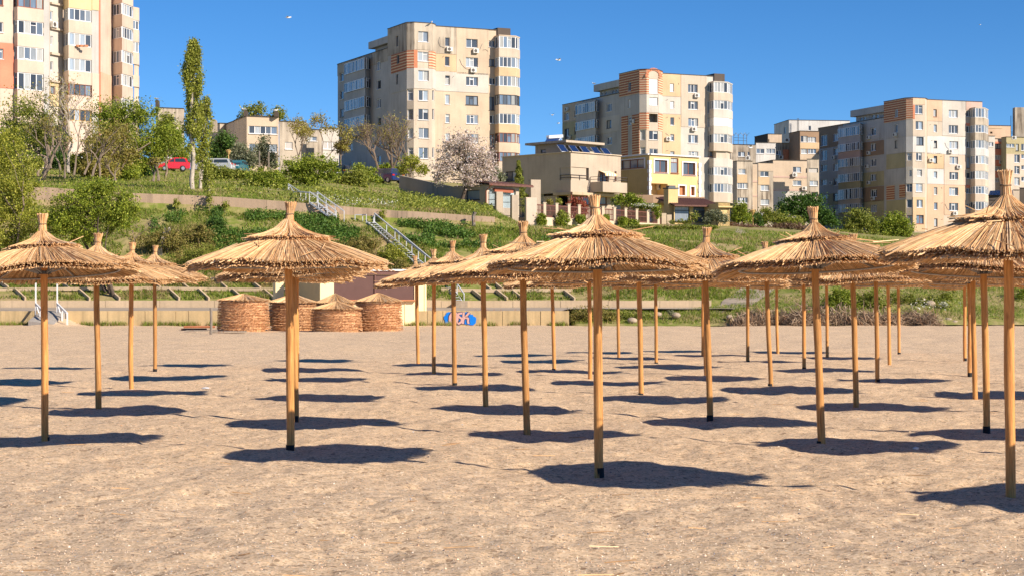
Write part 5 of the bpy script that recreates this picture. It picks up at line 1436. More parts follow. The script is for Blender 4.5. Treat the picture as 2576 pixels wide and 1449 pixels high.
# ---- yellow villa
Yh = 204.0; a = dirang(36); b = Vector((-a.y, a.x)); n_ = -b
C0 = PX(Q4(1322, 0)[0], Yh); Cr = along(C0, a, Q4(1727, 0)[0]); Cl = along(C0, b, Q4(1086, 0)[0])
if (Cl - C0).length > 16: Cl = C0 + b * 16
root = thing('villa', 'bright yellow villa with white window trim and brown terraces', 'house', (C0.x, C0.y, 8.0))
zhi = ZY(Q4(0, 782)[1], Yh)
tr = lambda x0, y0, x1, y1: (x0 - 9, y0 - 9, x1 + 9, y1 + 9, 'window_white')
facade(root, Cl, C0, 7.4, zhi, W['lemon_side'], [(1092,824,1280,897,{'frame':'brown','nm':2})], [(1086,815,1288,906,'window_white')], Q4)
wf = [(1362,828,1465,930,{'frame':'brown','nm':1}), (1495,812,1558,935,{'frame':'brown','nm':0}), (1594,850,1694,950,{'frame':'brown','nm':1}), (1238,1018,1470,1112,{'kind':'open','depth':1.8,'mat':W['lemon']}),
      (1562,1038,1612,1116,{'kind':'open','depth':.3,'mat':MATS['terracotta']}), (1658,1046,1688,1118,{'kind':'open','depth':.3,'mat':MATS['terracotta']})]
facade(root, C0, Cr, 7.4, zhi, W['lemon'], wf, [tr(*wf[0][:4]), tr(*wf[2][:4]), tr(*wf[4][:4]), tr(*wf[5][:4])], Q4)
mb = MB()
for s_, e_ in ((Cr, Cr + b * 10), (Cr + b * 10, Cl)): mb.face([(s_.x, s_.y, 7), (e_.x, e_.y, 7), (e_.x, e_.y, zhi), (s_.x, s_.y, zhi)])
mb.build('rear_wall', W['lemon'], root); roof_cap(root, [C0, Cr, Cr + b * 10, Cl], zhi)
mb = MB()
for s_, e_ in ((Cl, C0), (C0, Cr)): mb.bar((s_.x, s_.y, zhi + .03), (e_.x, e_.y, zhi + .03), .5, .14)
mb.build('cornice', 'window_white', root)['kind'] = 'stuff'
for C_ in (C0, Cr):   # toothed white quoins
    for i in range(16):
        z_ = 9.2 + i * (zhi - 9.6) / 16; w_ = .36 if i % 2 else .24; mb = MB()
        mb.box((C_.x, C_.y, z_), (w_, w_, (zhi - 9.6) / 16 - .03), math.atan2(a.y, a.x)); mb.build('quoin', 'window_white', root)
pr([along(C0, a, Q4(1700, 0)[0]) + b * 3, along(C0, a, Q4(1722, 0)[0]) + b * 3, along(C0, a, Q4(1722, 0)[0]) + b * 5, along(C0, a, Q4(1580, 0)[0]) + b * 5, along(C0, a, Q4(1580, 0)[0]) + b * 3], root, zhi, ZY(Q4(0, 772)[1], 207), 'roof_room', 'house')
ac_unit(root, (along(C0 + b * 1.6, a, Q4(1400, 0)[0]).x, along(C0 + b * 1.6, a, Q4(1400, 0)[0]).y, ZY(Q4(0, 1040)[1], 205)), math.atan2(a.y, a.x))
# brown parapet terraces
O = C0 + n_ * 2.6; B1, B2 = along(O, a, Q4(1352, 0)[0]), along(O, a, Q4(1522, 0)[0])
pr([B1 - a * 3.4 + b * 2.2, B1, B2, B2 + b * 2.5, B1 + b * 2.5 - a * 2.9], root, ZY(Q4(0, 1178)[1], B1.y), ZY(Q4(0, 1112)[1], B1.y), 'terrace', 'brown')
O = C0 + n_ * 5.0; B1, B2 = along(O, a, Q4(1524, 0)[0]), along(O, a, Q4(1772, 0)[0])
pr([B1, B2, B2 + b * 5, B1 + b * 5], root, ZY(Q4(0, 1172)[1], B1.y), ZY(Q4(0, 1120)[1], B1.y), 'terrace', 'brown')
# chimney pillar with dark cap
p = PX(Q4(1496, 0)[0], 178); zt_ = ZY(Q4(0, 1068)[1], 178)
t2 = thing('chimney_pillar', 'yellow chimney pillar with dark cap standing before the yellow villa', 'chimney', (p.x, p.y, 7.5))
mb = MB(); mb.box((p.x, p.y, (7.5 + zt_) / 2), (1.05, .9, zt_ - 7.5), R(25)); mb.build('stack', W['lemon'], t2)
mb = MB(); mb.box((p.x, p.y, zt_ + .1), (1.2, 1.05, .12), R(25)); mb.box((p.x, p.y, zt_ + .26), (.7, .6, .2), R(25)); mb.build('cap', 'dark_steel', t2)
# glazed garden room
a = dirang(20); b = Vector((-a.y, a.x)); Yh = 177
C0 = PX(Q4(1522, 0)[0], Yh); C1 = along(C0, a, Q4(1872, 0)[0])
root = thing('garden_room', 'glazed garden room with brown tiled lean-to roof in front of yellow villa', 'conservatory', (C0.x, C0.y, 7.6))
zt_, zb_ = ZY(Q4(0, 1200)[1], Yh), 7.2
facade(root, C0, C1, zb_, zt_, W['lemon'], [(1528,1200,1652,1330,{'frame':'dark','nm':0,'transom':True}), (1680,1208,1800,1332,{'frame':'dark','nm':0,'transom':True}), (1828,1210,1866,1330,{'frame':'dark','nm':0})], (), Q4)
mb = MB(); p_, q_ = C0 - a * .3 - b * .7, C1 + a * .4 - b * .7; z1_ = ZY(Q4(0, 1166)[1], Yh + 4)
mb.face([(p_.x, p_.y, zt_ - .05), (q_.x, q_.y, zt_ - .05), (q_.x + b.x * 4.5, q_.y + b.y * 4.5, z1_ + .3), (p_.x + b.x * 4.5, p_.y + b.y * 4.5, z1_ + .3)])
mb.bar((p_.x, p_.y, zt_ - .02), (q_.x, q_.y, zt_ - .02), .16, .14)
for i in range(22):
    s_ = p_.lerp(q_, (i + .5) / 22); mb.bar((s_.x, s_.y, zt_ + .0), (s_.x + b.x * 4.4, s_.y + b.y * 4.4, z1_ + .34), .12, .07)
mb.build('roof', 'roof_tile', root)
mb = MB(); mb.face([(C1.x, C1.y, zb_), (C1.x + b.x * 4, C1.y + b.y * 4, zb_), (C1.x + b.x * 4, C1.y + b.y * 4, z1_), (C1.x, C1.y, zt_)]); mb.build('rear_wall', W['lemon'], root)
C2 = PX(Q4(1884, 0)[0], 175.5); C3 = along(C2, a, Q4(1978, 0)[0])
facade(root, C2, C3, zb_, ZY(Q4(0, 1178)[1], 175.5), W['lemon'], [(1896,1232,1956,1320,{'frame':'brown','nm':1})], (), Q4)
pr([C2 - a * .15 - b * .35, C3 + a * .1 - b * .35, C3 + a * .1, C2 - a * .15], root, ZY(Q4(0, 1215)[1], 175.5), ZY(Q4(0, 1203)[1], 175.5), 'cornice', 'lemon')
pr([C2, C3, C3 + b * 4, C2 + b * 4], root, zb_, ZY(Q4(0, 1180)[1], 175.5), 'porch', 'lemon')

# ---- garage shed with long flank wall
a = dirang(42); b = Vector((-a.y, a.x)); Yh = 165.0
C0 = PX(Q8(130, 0)[0], Yh); C1 = along(C0, a, Q8(446, 0)[0]); C2 = along(C0, b, Q9(1390, 0)[0])
root = thing('garage_shed', 'small tile roofed shed with blue curtained opening and long grey flank wall', 'shed', (C0.x, C0.y, 7.5))
zt_ = ZY(Q8(0, 182)[1], Yh)
facade(root, C0, C1, 6.8, zt_, W['beige'], [(158,228,416,412,{'kind':'open','depth':.5,'mat':MATS['curtain']})], (), Q8)
zl = ZY(Q9(0, 0)[1], C2.y) + .15
L_ = (C2 - C0).length; mid = C0 + b * 4.5
facade(root, mid, C0, 6.5, zt_, W['shed'], [(2155,148,2312,266,{'frame':'dark','nm':0})], (), Q9)
mb = MB(); pts = [mid, C2]
mb.face([(C2.x, C2.y, 8), (mid.x, mid.y, 7), (mid.x, mid.y, zt_ - .1), (C2.x, C2.y, zl)])
mb.face([(C2.x + a.x * .35, C2.y + a.y * .35, zl), (C2.x, C2.y, zl), (mid.x, mid.y, zt_ - .1), (mid.x + a.x * .35, mid.y + a.y * .35, zt_ - .1)])
mb.face([(mid.x + a.x * .35, mid.y + a.y * .35, 7), (C2.x + a.x * .35, C2.y + a.y * .35, 8), (C2.x + a.x * .35, C2.y + a.y * .35, zl), (mid.x + a.x * .35, mid.y + a.y * .35, zt_ - .1)])
mb.build('flank_wall', W['shed'], root)
mb = MB()
p0, p1 = C0 - a * .2 - b * .6, C1 + a * 1.2 - b * .6; zr_ = zt_ + .62
mb.face([(p0.x, p0.y, zt_ - .02), (p1.x, p1.y, zt_ - .02), (p1.x + b.x * 5.5, p1.y + b.y * 5.5, zr_), (p0.x + b.x * 5.5, p0.y + b.y * 5.5, zr_)])
mb.face([(p0.x, p0.y, zt_ - .14), (p0.x + b.x * 5.5, p0.y + b.y * 5.5, zr_ - .12), (p1.x + b.x * 5.5, p1.y + b.y * 5.5, zr_ - .12), (p1.x, p1.y, zt_ - .14)])
for i in range(34):
    s_ = p0.lerp(p1, (i + .5) / 34); mb.bar((s_.x, s_.y, zt_ + .03), (s_.x + b.x * 5.4, s_.y + b.y * 5.4, zr_ + .03), .13, .08)
mb.bar((p0.x, p0.y, zt_ - .08), (p1.x, p1.y, zt_ - .08), .12, .14)
mb.build('roof', 'roof_tile', root)
mb = MB(); p = C0 - b * .08 - a * .1; mb.tube([(p.x + .5, p.y - .4, zt_ - .1), (p.x, p.y, zt_ - .6), (p.x, p.y, 6.9)], .06, 6); mb.build('drainpipe', 'window_brown', root)
mb = MB()
for x, y in ((1892, 175), (1925, 172)):
    c = mid + b * .4; p = P(*Q9(x, y), 168.4)
    ring = [(p.x + .13 * math.cos(t_), p.y - .5, p.z + .17 * math.sin(t_)) for t_ in np.linspace(0, 5.6, 10)]
    mb.tube(ring, .02, 4)
# curtain folds in the opening
mb = MB()
for i in range(26):
    s_ = along(C0 + b * .3, a, Q8(160 + i * 10, 0)[0]); mb.tube([(s_.x, s_.y, ZY(Q8(0, 410)[1], Yh)), (s_.x, s_.y, ZY(Q8(0, 236)[1], Yh))], .11, 5)
mb.build('curtain', 'curtain', root)
mb = MB(); A_, B_ = C0 + a * .9 - b * .02, C1 - a * .8 - b * .02; mb.bar((A_.x, A_.y, ZY(Q8(0, 232)[1], Yh)), (B_.x, B_.y, ZY(Q8(0, 240)[1], Yh)), .2, .35); mb.build('lintel', 'door_brown', root)

# ---- garden fence: stone posts, plinth, brown railing panels
def yf(px): return 161.0 + (px - 1410) / (1656 - 1410) * 15.0
root = thing('garden_fence', 'long garden fence of pale posts and brown railing panels on a low wall', 'fence', (PX(1500, 166).x, 166, 7.0))
fpx = [(560, 575), (690, 366), (808, 374), (926, 381), (1025, 389), (1145, 396), (1255, 404), (1367, 412), (1475, 421), (1582, 429), (1690, 437), (1792, 445)]
fp = []
for x, y in fpx:
    px_, py_ = Q8(x, y); Y_ = yf(px_); p = PX(px_, Y_)
    zt_ = ZY(Q8(0, 320)[1], Y_) if x == 560 else ZY(py_, Y_)
    zl_ = ZY(Q8(0, 500 + (x - 690) * .058)[1], Y_)
    fp.append((p, zt_, zl_))
    mb = MB(); w_ = .95 if x == 560 else .24
    mb.box((p.x, p.y, (6.3 + zt_) / 2), (w_, .4 if x == 560 else .3, zt_ - 6.3), R(20)); mb.box((p.x, p.y, zt_ + .03), (w_ + .07, .38, .06), R(20)); mb.build('post', W['cream'] if x == 560 else 'post_stone', root)
for (A_, ta, la), (B_, tb_, lb) in zip(fp[:-1], fp[1:]):
    mb = MB(); u = (B_ - A_).normalized(); nn = Vector((u.y, -u.x)) * .16; A2, B2 = A_, B_
    mb.prism([(A2.x + nn.x, A2.y + nn.y), (B2.x + nn.x, B2.y + nn.y), (B2.x - nn.x, B2.y - nn.y), (A2.x - nn.x, A2.y - nn.y)], 6.0, min(la, lb) - .02); mb.build('plinth', 'post_stone', root)
    mb = MB(); n2 = max(4, int((B_ - A_).length / .24)); za_, zb_ = la + .08, min(ta, tb_) - .18
    if A_ is fp[0][0]: zb_ = fp[1][1] - .2
    mb.bar((A_.x, A_.y, zb_), (B_.x, B_.y, zb_), .06, .1); mb.bar((A_.x, A_.y, za_), (B_.x, B_.y, za_), .06, .1); mb.bar((A_.x, A_.y, zb_ - .45), (B_.x, B_.y, zb_ - .45), .05, .06)
    for i in range(1, n2):
        c = A_.lerp(B_, i / n2); mb.bar((c.x, c.y, za_), (c.x, c.y, zb_), .06)
    mb.build('railing_panel', 'fence_brown', root)
# end gate beside the garden room
root = thing('garden_gate', 'narrow brown garden gate between stone posts at the right fence end', 'gate', (PX(Q8(1820, 0)[0], 176.5).x, 176.5, 7.2))
for x, y in ((1848, 465), (1900, 480)):
    p = PX(Q8(x, 0)[0], 176.6); z_ = ZY(Q8(0, y)[1], 176.6); mb = MB(); mb.box((p.x, p.y, (z_ + 6.5) / 2), (.45, .4, z_ - 6.5)); mb.build('post', 'post_stone', root)
A_, B_ = PX(Q8(1800, 0)[0], 176.5), PX(Q8(1842, 0)[0], 176.5); mb = MB()
for i in range(7):
    c = A_.lerp(B_, i / 6); mb.bar((c.x, c.y, 7.2), (c.x, c.y, ZY(Q8(0, 470)[1], 176.5)), .08)
for z_ in (7.4, 8.3, ZY(Q8(0, 472)[1], 176.5)): mb.bar((A_.x, A_.y, z_), (B_.x, B_.y, z_), .07)
mb.build('leaf', 'fence_brown', root)
# entrance gates between tall plain posts, left of the fence
root = thing('entrance_gate', 'black iron gates between three tall plain posts beside the shed', 'gate', (PX(Q8(400, 0)[0], 160).x, 160, 7))
gps = []
for x, y0 in ((250, 258), (400, 290), (545, 322)):
    Y_ = 160.5; px_, _ = Q8(x, 0); p = PX(px_, Y_); z_ = ZY(Q8(0, y0)[1], Y_); mb = MB(); mb.box((p.x, p.y, (5.8 + z_) / 2), (.6, .5, z_ - 5.8), R(20)); mb.build('post', W['house'], root); gps.append(p)
for i, (xa, xb, y0, y1) in enumerate(((148, 236, 266, 390), (268, 384, 292, 500), (416, 530, 324, 498))):
    Y_ = 160.5; A_, B_ = PX(Q8(xa, 0)[0], Y_), PX(Q8(xb, 0)[0], Y_); z1_, z0_ = ZY(Q8(0, y0)[1], Y_), ZY(Q8(0, y1)[1], Y_)
    mb = MB()
    for k_ in range(11): c = A_.lerp(B_, k_ / 10); mb.bar((c.x, c.y, z0_), (c.x, c.y, z1_ + .1), .035)
    for z_ in (z0_ + .1, z1_ - .05, z1_ - .6): mb.bar((A_.x, A_.y, z_), (B_.x, B_.y, z_), .05)
    mb.build('gate_leaf' if i else 'railing_panel', 'iron_black', root)
A_, B_ = PX(Q8(140, 0)[0], 160.8), PX(Q8(245, 0)[0], 160.8); mb = MB(); mb.prism([(A_.x, A_.y), (B_.x, B_.y), (B_.x, B_.y + .3), (A_.x, A_.y + .3)], 5.5, ZY(Q8(0, 392)[1], 160.8)); mb.build('plinth', W['house'], root)
A_, B_ = PX(Q8(230, 0)[0], 160.9), PX(Q8(570, 0)[0], 160.9); mb = MB(); mb.prism([(A_.x, A_.y), (B_.x, B_.y), (B_.x, B_.y + .3), (A_.x, A_.y + .3)], 5.5, ZY(Q8(0, 504)[1], 160.8)); mb.build('plinth', W['house'], root)
# garden steps and terrace slab behind the gates
mb = MB()
for i in range(5):
    p = PX(Q8(300 + i * 22, 0)[0], 164 + i * .9); mb.box((p.x, p.y, 7.35 + i * .17), (2.6, .9, .3))
tag(mb.build('garden_steps', 'post_stone'), 'pale garden steps behind the black iron gates', 'steps')
mb = MB(); poly = [PX(1330, 164), PX(1700, 178), PX(1850, 178), PX(1850, 215), PX(1260, 215), PX(1245, 168)]
mb.prism([(p.x, p.y) for p in poly], 6.4, 7.55); tag(mb.build('terrace_paving', W['slab']), kind='structure')

# ================================================================== beach kiosk
a = dirang(24); b = Vector((-a.y, a.x)); n_ = -b; Yk = 101.0
C0 = PX(QB(1315, 0)[0], Yk); C1 = along(C0, a, QB(2550, 0)[0]); C2 = C0 + b * 5.0
zk = lambda y, Y=Yk: ZY(QB(0, y)[1], Y)
root = thing('beach_kiosk', 'cream beach kiosk with brown roller shutters, closed', 'kiosk', (C0.x, C0.y, 0))
ztop = zk(122); ks = lambda x: (along(C0, a, QB(x, 0)[0]) - C0).length; L_ = (C1 - C0).length
s1, sm, s2 = ks(1475), ks(1955), ks(2410)
zs0, zs1 = zk(460, 102), zk(172)
mb = MB(); cut_wall(mb, C0, C1, -.2, ztop, [(s1, s2, zs0, zs1)], .1); mb.build('front_wall', 'kiosk_cream', root)
mb = MB(); cut_wall(mb, C2, C0, -.2, ztop, []); mb.build('side_wall', 'kiosk_cream_shaded', root)
mb = MB()
for i in range(25):   # ribbed cladding on the flank
    c = C0 + b * (.12 + i * .2) - a * .012; mb.box((c.x, c.y, ztop / 2), (.04, .09, ztop), math.atan2(a.y, a.x))
mb.build('cladding_rib', 'kiosk_cream_shaded', root)['kind'] = 'stuff'
mb = MB()
for s_, e_ in ((C1, C1 + b * 5), (C1 + b * 5, C2)): mb.face([(s_.x, s_.y, -.2), (e_.x, e_.y, -.2), (e_.x, e_.y, ztop), (s_.x, s_.y, ztop)])
mb.build('rear_wall', 'kiosk_cream', root)
for sa, sb in ((s1 + .02, sm - .05), (sm + .05, s2 - .02)):   # roller shutters, slat by slat
    sh = None; k = 30
    mb0 = MB(); A_, B_ = C0 + a * sa - n_ * .095, C0 + a * sb - n_ * .095
    mb0.face([(A_.x, A_.y, zs0), (B_.x, B_.y, zs0), (B_.x, B_.y, zs1), (A_.x, A_.y, zs1)]); sh = mb0.build('roller_shutter', 'shutter_brown', root)
    for i in range(k):
        z_ = zs0 + (zs1 - zs0) * (i + .5) / k; c = C0 + a * ((sa + sb) / 2) - n_ * .07
        mb = MB(); mb.box((c.x, c.y, z_), (sb - sa, .035, (zs1 - zs0) / k - .016), math.atan2(a.y, a.x)); mb.build('slat', 'shutter_brown', sh)
c = C0 + a * sm - n_ * .03; mb = MB(); mb.box((c.x, c.y, (zs0 + zs1) / 2), (.09, .1, zs1 - zs0), math.atan2(a.y, a.x)); mb.build('divider', 'fascia_brown', root)
A_, B_ = C0 + a * (s1 - .05) + n_ * .03, C1 + n_ * .03
mb = MB(); mb.bar((A_.x, A_.y, (zs1 + ztop) / 2), (B_.x, B_.y, (zs1 + ztop) / 2), .06, ztop - zs1 - .04); mb.build('fascia', 'fascia_brown', root)
mb = MB(); A_, B_ = C0 + n_ * .04 - a * .04, C1 + n_ * .04; mb.bar((A_.x, A_.y, ztop + .04), (B_.x, B_.y, ztop + .04), .2, .09); mb.build('roof_edge', 'window_white', root)
roof_cap(root, [C0, C1, C1 + b * 5, C2], ztop)
mb = MB(); A_, B_ = C0 + a * (s1 - .1) + n_ * .14, C0 + a * (s2 + .06) + n_ * .14; mb.bar((A_.x, A_.y, zs0 - .03), (B_.x, B_.y, zs0 - .03), .34, .06); mb.build('counter', 'terracotta', root)
for s_ in (ks(2300), ks(2425), ks(2530)):   # raised edges of the front panels
    c = C0 + a * s_ + n_ * .012; mb = MB(); mb.box((c.x, c.y, zs0 / 2 - .05 if s_ < s2 else ztop / 2), (.05, .05, zs0 - .2 if s_ < s2 else ztop - .1), math.atan2(a.y, a.x)); mb.build('panel_trim', 'kiosk_cream', root)
p = PX(QB(832, 0)[0], Yk + 4.2); mb = MB(); mb.box((p.x, p.y, ztop / 2), (.5, .5, ztop), R(24)); mb.build('corner_post', 'kiosk_cream', root)

# ================================================================== stacked reed screens (round bundles)
def reed_stack(label, x0, x1, ybase, yrim, yapex, Y, seed):
    rnd = random.Random(seed)
    A_, B_ = PX(QB(x0, 0)[0], Y), PX(QB(x1, 0)[0], Y); c = (A_ + B_) / 2; Rb = (B_.x - A_.x) / 2
    zr_, za_ = ZY(QB(0, yrim)[1], Y), ZY(QB(0, yapex)[1], Y)
    t_ = thing('reed_stack', label, 'reed bundle', (c.x, c.y, 0), 'round stacks of rolled reed matting')
    body = MB(); nl = max(7, int(zr_ / .122))
    core = [(c.x + Rb * .84 * math.cos(k_), c.y + Rb * .84 * math.sin(k_)) for k_ in np.linspace(0, 6.283, 25)[:-1]]
    body.prism(core, -.1, zr_ - .05)
    for l_ in range(nl):
        z = zr_ * (l_ + 1) / nl; rr = Rb * (1.0 - .07 * (z / zr_)) ; n = 400; ph = rnd.uniform(0, 6)
        for i in range(n):
            a_ = 6.2832 * (i + rnd.random()) / n
            dz = .020 * math.sin(2 * a_ + ph) + .010 * math.sin(5 * a_ + ph) + rnd.gauss(0, .0065)
            r0 = rr * .80; r1 = rr + rnd.gauss(.0, .022) + .015 * math.sin(3 * a_ + ph)
            tw = rnd.gauss(0, .05); drop = rnd.uniform(-.005, .03) if rnd.random() < .86 else rnd.uniform(.03, .14)
            w = rnd.uniform(.006, .011)
            p0 = Vector((c.x + r0 * math.cos(a_), c.y + r0 * math.sin(a_), z + dz)); p1 = Vector((c.x + r1 * math.cos(a_ + tw), c.y + r1 * math.sin(a_ + tw), z + dz - drop))
            body.tube([p0, p1], [w, w * .8], 3, cap=False)
        for i in range(55):   # frayed stalks leaning over the rows
            a_ = rnd.uniform(0, 6.283); L = rnd.uniform(.05, .22); r = rr + rnd.uniform(-.01, .03); zz_ = z + rnd.gauss(-.02, .03); sl = rnd.gauss(0, .07)
            body.tube([(c.x + r * math.cos(a_), c.y + r * math.sin(a_), zz_), (c.x + (r + .01) * math.cos(a_ + L), c.y + (r + .01) * math.sin(a_ + L), zz_ + sl)], .006, 3, cap=False)
    body.build('reed_roll', 'old_reed', t_)['kind'] = 'stuff'
    cap = MB()
    for i in range(620):
        a_ = rnd.uniform(0, 6.283); r0 = rnd.uniform(.0, .55) * Rb; r1 = Rb * rnd.uniform(.93, 1.03)
        zf = lambda r: zr_ + .06 + (za_ - zr_ - .04) * (1 - r / Rb) ** 1.1 + rnd.gauss(0, .01)
        tw = rnd.gauss(0, .05)
        cap.tube([(c.x + r0 * math.cos(a_), c.y + r0 * math.sin(a_), zf(r0)), (c.x + r1 * math.cos(a_ + tw), c.y + r1 * math.sin(a_ + tw), zf(min(r1, Rb)) - .02)], .011, 3)
    prof = [(c.x + Rb * .95 * math.cos(k_), c.y + Rb * .95 * math.sin(k_), zr_) for k_ in np.linspace(0, 6.283, 25)]
    for p_, q_ in zip(prof[:-1], prof[1:]): cap.face([p_, q_, (c.x, c.y, za_ - .08)])
    cap.build('reed_cap', 'reed', t_)['kind'] = 'stuff'
reed_stack('leftmost stand-alone round reed stack, beside the grey post', 118, 728, 831, 474, 397, 88.0, 1)
reed_stack('round reed stack partly behind the pole of the complete umbrella', 712, 1282, 831, 498, 398, 90.0, 2)
reed_stack('round reed stack mostly hidden, only its cap shows over the lowest stack', 1250, 1728, 831, 505, 393, 91.5, 3)
reed_stack('lowest reed stack, in front of two others before the brown shutters', 1202, 1806, 834, 574, 482, 86.8, 4)
reed_stack('tall right reed stack against the cream kiosk', 1712, 2276, 830, 488, 385, 89.0, 5)
# post, planks and boards on the sand
p = PX(QB(47, 0)[0], EYE * F / (QB(0, 862)[1] - HY)); mb = MB(); mb.tube([(p.x, p.y, -.2), (p.x + .01, p.y, .6), (p.x, p.y, ZY(QB(0, 552)[1], p.y))], [.065, .06, .058], 8)
tag(mb.build('grey_post', 'weathered_wood'), 'short grey weathered post standing alone left of the reed stacks', 'post')
def lay(name, label, cat, xa, xb, y, r_, mat, dz=0.0, box=False, dy=0.4):
    Y_ = EYE * F / (y - HY); A_, B_ = PX(xa, Y_), PX(xb, Y_ + dy); mb = MB()
    if box: mb.bar((A_.x, A_.y, .05 + dz), (B_.x, B_.y, .05 + dz), .5, .05)
    else: mb.tube([(A_.x, A_.y, r_ + dz), (B_.x, B_.y, r_ + dz)], r_, 8)
    tag(mb.build(name, mat), label, cat)
lay('timber_pole', 'reddish timber pole lying on the sand beside the grey post', 'pole', 462, 541, 829, .06, 'red_wood', .08)
lay('timber_pole', 'darker short pole lying under the reddish one left of the reed stacks', 'pole', 456, 520, 831, .05, 'window_brown', 0.0)
lay('timber_board', 'flat grey board lying on the sand in front of the reddish pole', 'board', 468, 548, 835, .05, 'weathered_wood', 0.02, True, .2)
lay('timber_board', 'long pale board lying at the foot of the leftmost reed stack', 'board', 530, 620, 836.5, .05, 'weathered_wood', 0.0, True, .3)

# ================================================================== white steel stairs
def stairs(label, top, bot, Yt, Yb, width_px, nstep, rails, mat='white_metal', extra=None):
    """top/bot: photo points on the left stringer"""
    A_, B_ = P(*top, Yt), P(*bot, Yb)
    t_ = thing('steel_stairs', label, 'stairs', (A_.x, A_.y, A_.z), 'white steel stairs on the slope')
    wv = Vector((width_px / F * Yt, .16, 0))
    for o_ in (Vector((0, 0, 0)), wv):
        mb = MB(); mb.bar(A_ + o_, B_ + o_, .05, .11); mb.build('stringer', mat, t_)
    for i in range(nstep):
        c = A_.lerp(B_, (i + .5) / nstep); mb = MB(); mb.bar(c + Vector((0, 0, .05)), c + wv + Vector((0, 0, .05)), .028, .17, up=(0, 1, 0)); mb.build('tread', mat, t_)
    for side, h, posts, r0, r1 in rails:
        o_ = wv if side else Vector((0, 0, 0)); A2, B2 = A_.lerp(B_, r0) + o_, A_.lerp(B_, r1) + o_
        mb = MB(); mb.bar(A2 + Vector((0, 0, h)), B2 + Vector((0, 0, h)), .06); mb.build('handrail', mat, t_)
        for i in range(posts):
            c = A2.lerp(B2, i / max(1, posts - 1)); mb = MB(); mb.bar(c, c + Vector((0, 0, h)), .05); mb.build('rail_post', mat, t_)
    for pl in (extra or ()):
        mb = MB()
        for p_, q_ in zip(pl[:-1], pl[1:]): mb.bar(P(*p_[:2], p_[2]), P(*q_[:2], q_[2]), .055)
        mb.build('handrail', mat, t_)
        for p_ in pl:
            c = P(*p_[:2], p_[2]); mb = MB(); mb.bar(c, c - Vector((0, 0, .62)), .05); mb.build('rail_post', mat, t_)
q9 = lambda x, y, Y: (*Q9(x, y), Y)
stairs('white steel stairs coming down over the retaining wall', Q9(362, 290), Q9(590, 455), 124.75, 124.2, 19, 8, [(0, .72, 4, 0, 1.35), (1, .72, 4, 0, 1.35)],
       extra=[[q9(120, 78, 146), q9(180, 166, 138), q9(262, 172, 128), q9(362, 182, 125)], [q9(128, 84, 147), q9(250, 165, 138), q9(320, 172, 128), q9(458, 190, 125)]])
stairs('long white steel stairs running down the middle of the grassy slope', Q9(1025, 520), Q9(1600, 1010), 124.0, 115.4, 18, 21, [(1, .62, 5, 0.0, 1.0), (1, .7, 4, .42, 1.1)],
       extra=[[q9(885, 432, 124.5), q9(972, 432, 124.4), q9(1015, 430, 124)], [q9(1095, 440, 124.1), q9(1100, 440, 124)]])
stairs('short lowest flight of white steel stairs ending at the promenade', (1118, 716), (1152, 766), 112.4, 109.0, 15, 8, [(1, .62, 3, 0, 1.0)])
stairs('topmost white flight climbing between the bushes above the retaining wall', Q9(85, 150), Q9(285, 272), 148, 128, 16, 8, [])

# beach access ramp with white rails at the left
root = thing('beach_ramp', 'short concrete ramp with white handrails down to the sand at left', 'ramp', (PX(130, 102.5).x, 102.5, 0))
xa, xb = PX(98, YW).x, PX(164, YW).x
mb = MB(); mb.face([(xa, YW - 2.3, .3), (xb, YW - 2.6, .12), (xb, YW + .4, .83), (xa, YW + .4, .83)]); mb.face([(xa, YW - 2.3, -.2), (xa, YW - 2.3, .3), (xa, YW + .4, .83), (xa, YW + .4, -.2)]); mb.face([(xb, YW - 2.6, -.2), (xb, YW + .4, -.2), (xb, YW + .4, .83), (xb, YW - 2.6, .12)])
mb.face([(xa, YW - 2.3, -.2), (xb, YW - 2.6, -.2), (xb, YW - 2.6, .12), (xa, YW - 2.3, .3)]); mb.build('ramp_slab', W['slab'], root)
for x, xe in ((PX(90, YW).x, PX(112, 101).x), (PX(144, YW).x, PX(168, 101).x)):
    top_ = Vector((x, YW, ZY(763, YW))); bt = Vector((xe, YW - 2.2, ZY(788, YW - 2.2)))
    mb = MB(); mb.bar((x, YW, ZY(712, YW)), (x, YW, .1 if x < -27 else .6), .07); mb.build('rail_post', 'white_paint', root)
    mb = MB(); mb.bar(top_, bt, .09); mb.build('handrail', 'white_paint', root)
    for f_ in (.5, 1.0):
        c = top_.lerp(bt, f_); mb = MB(); mb.bar(c, (c.x, c.y, c.z - .95), .08); mb.build('rail_post', 'white_paint', root)
    mb = MB(); mb.bar((x + .02, YW, ZY(765, YW)), (x + .25, YW - .2, .55), .05); mb.build('brace', 'white_paint', root)

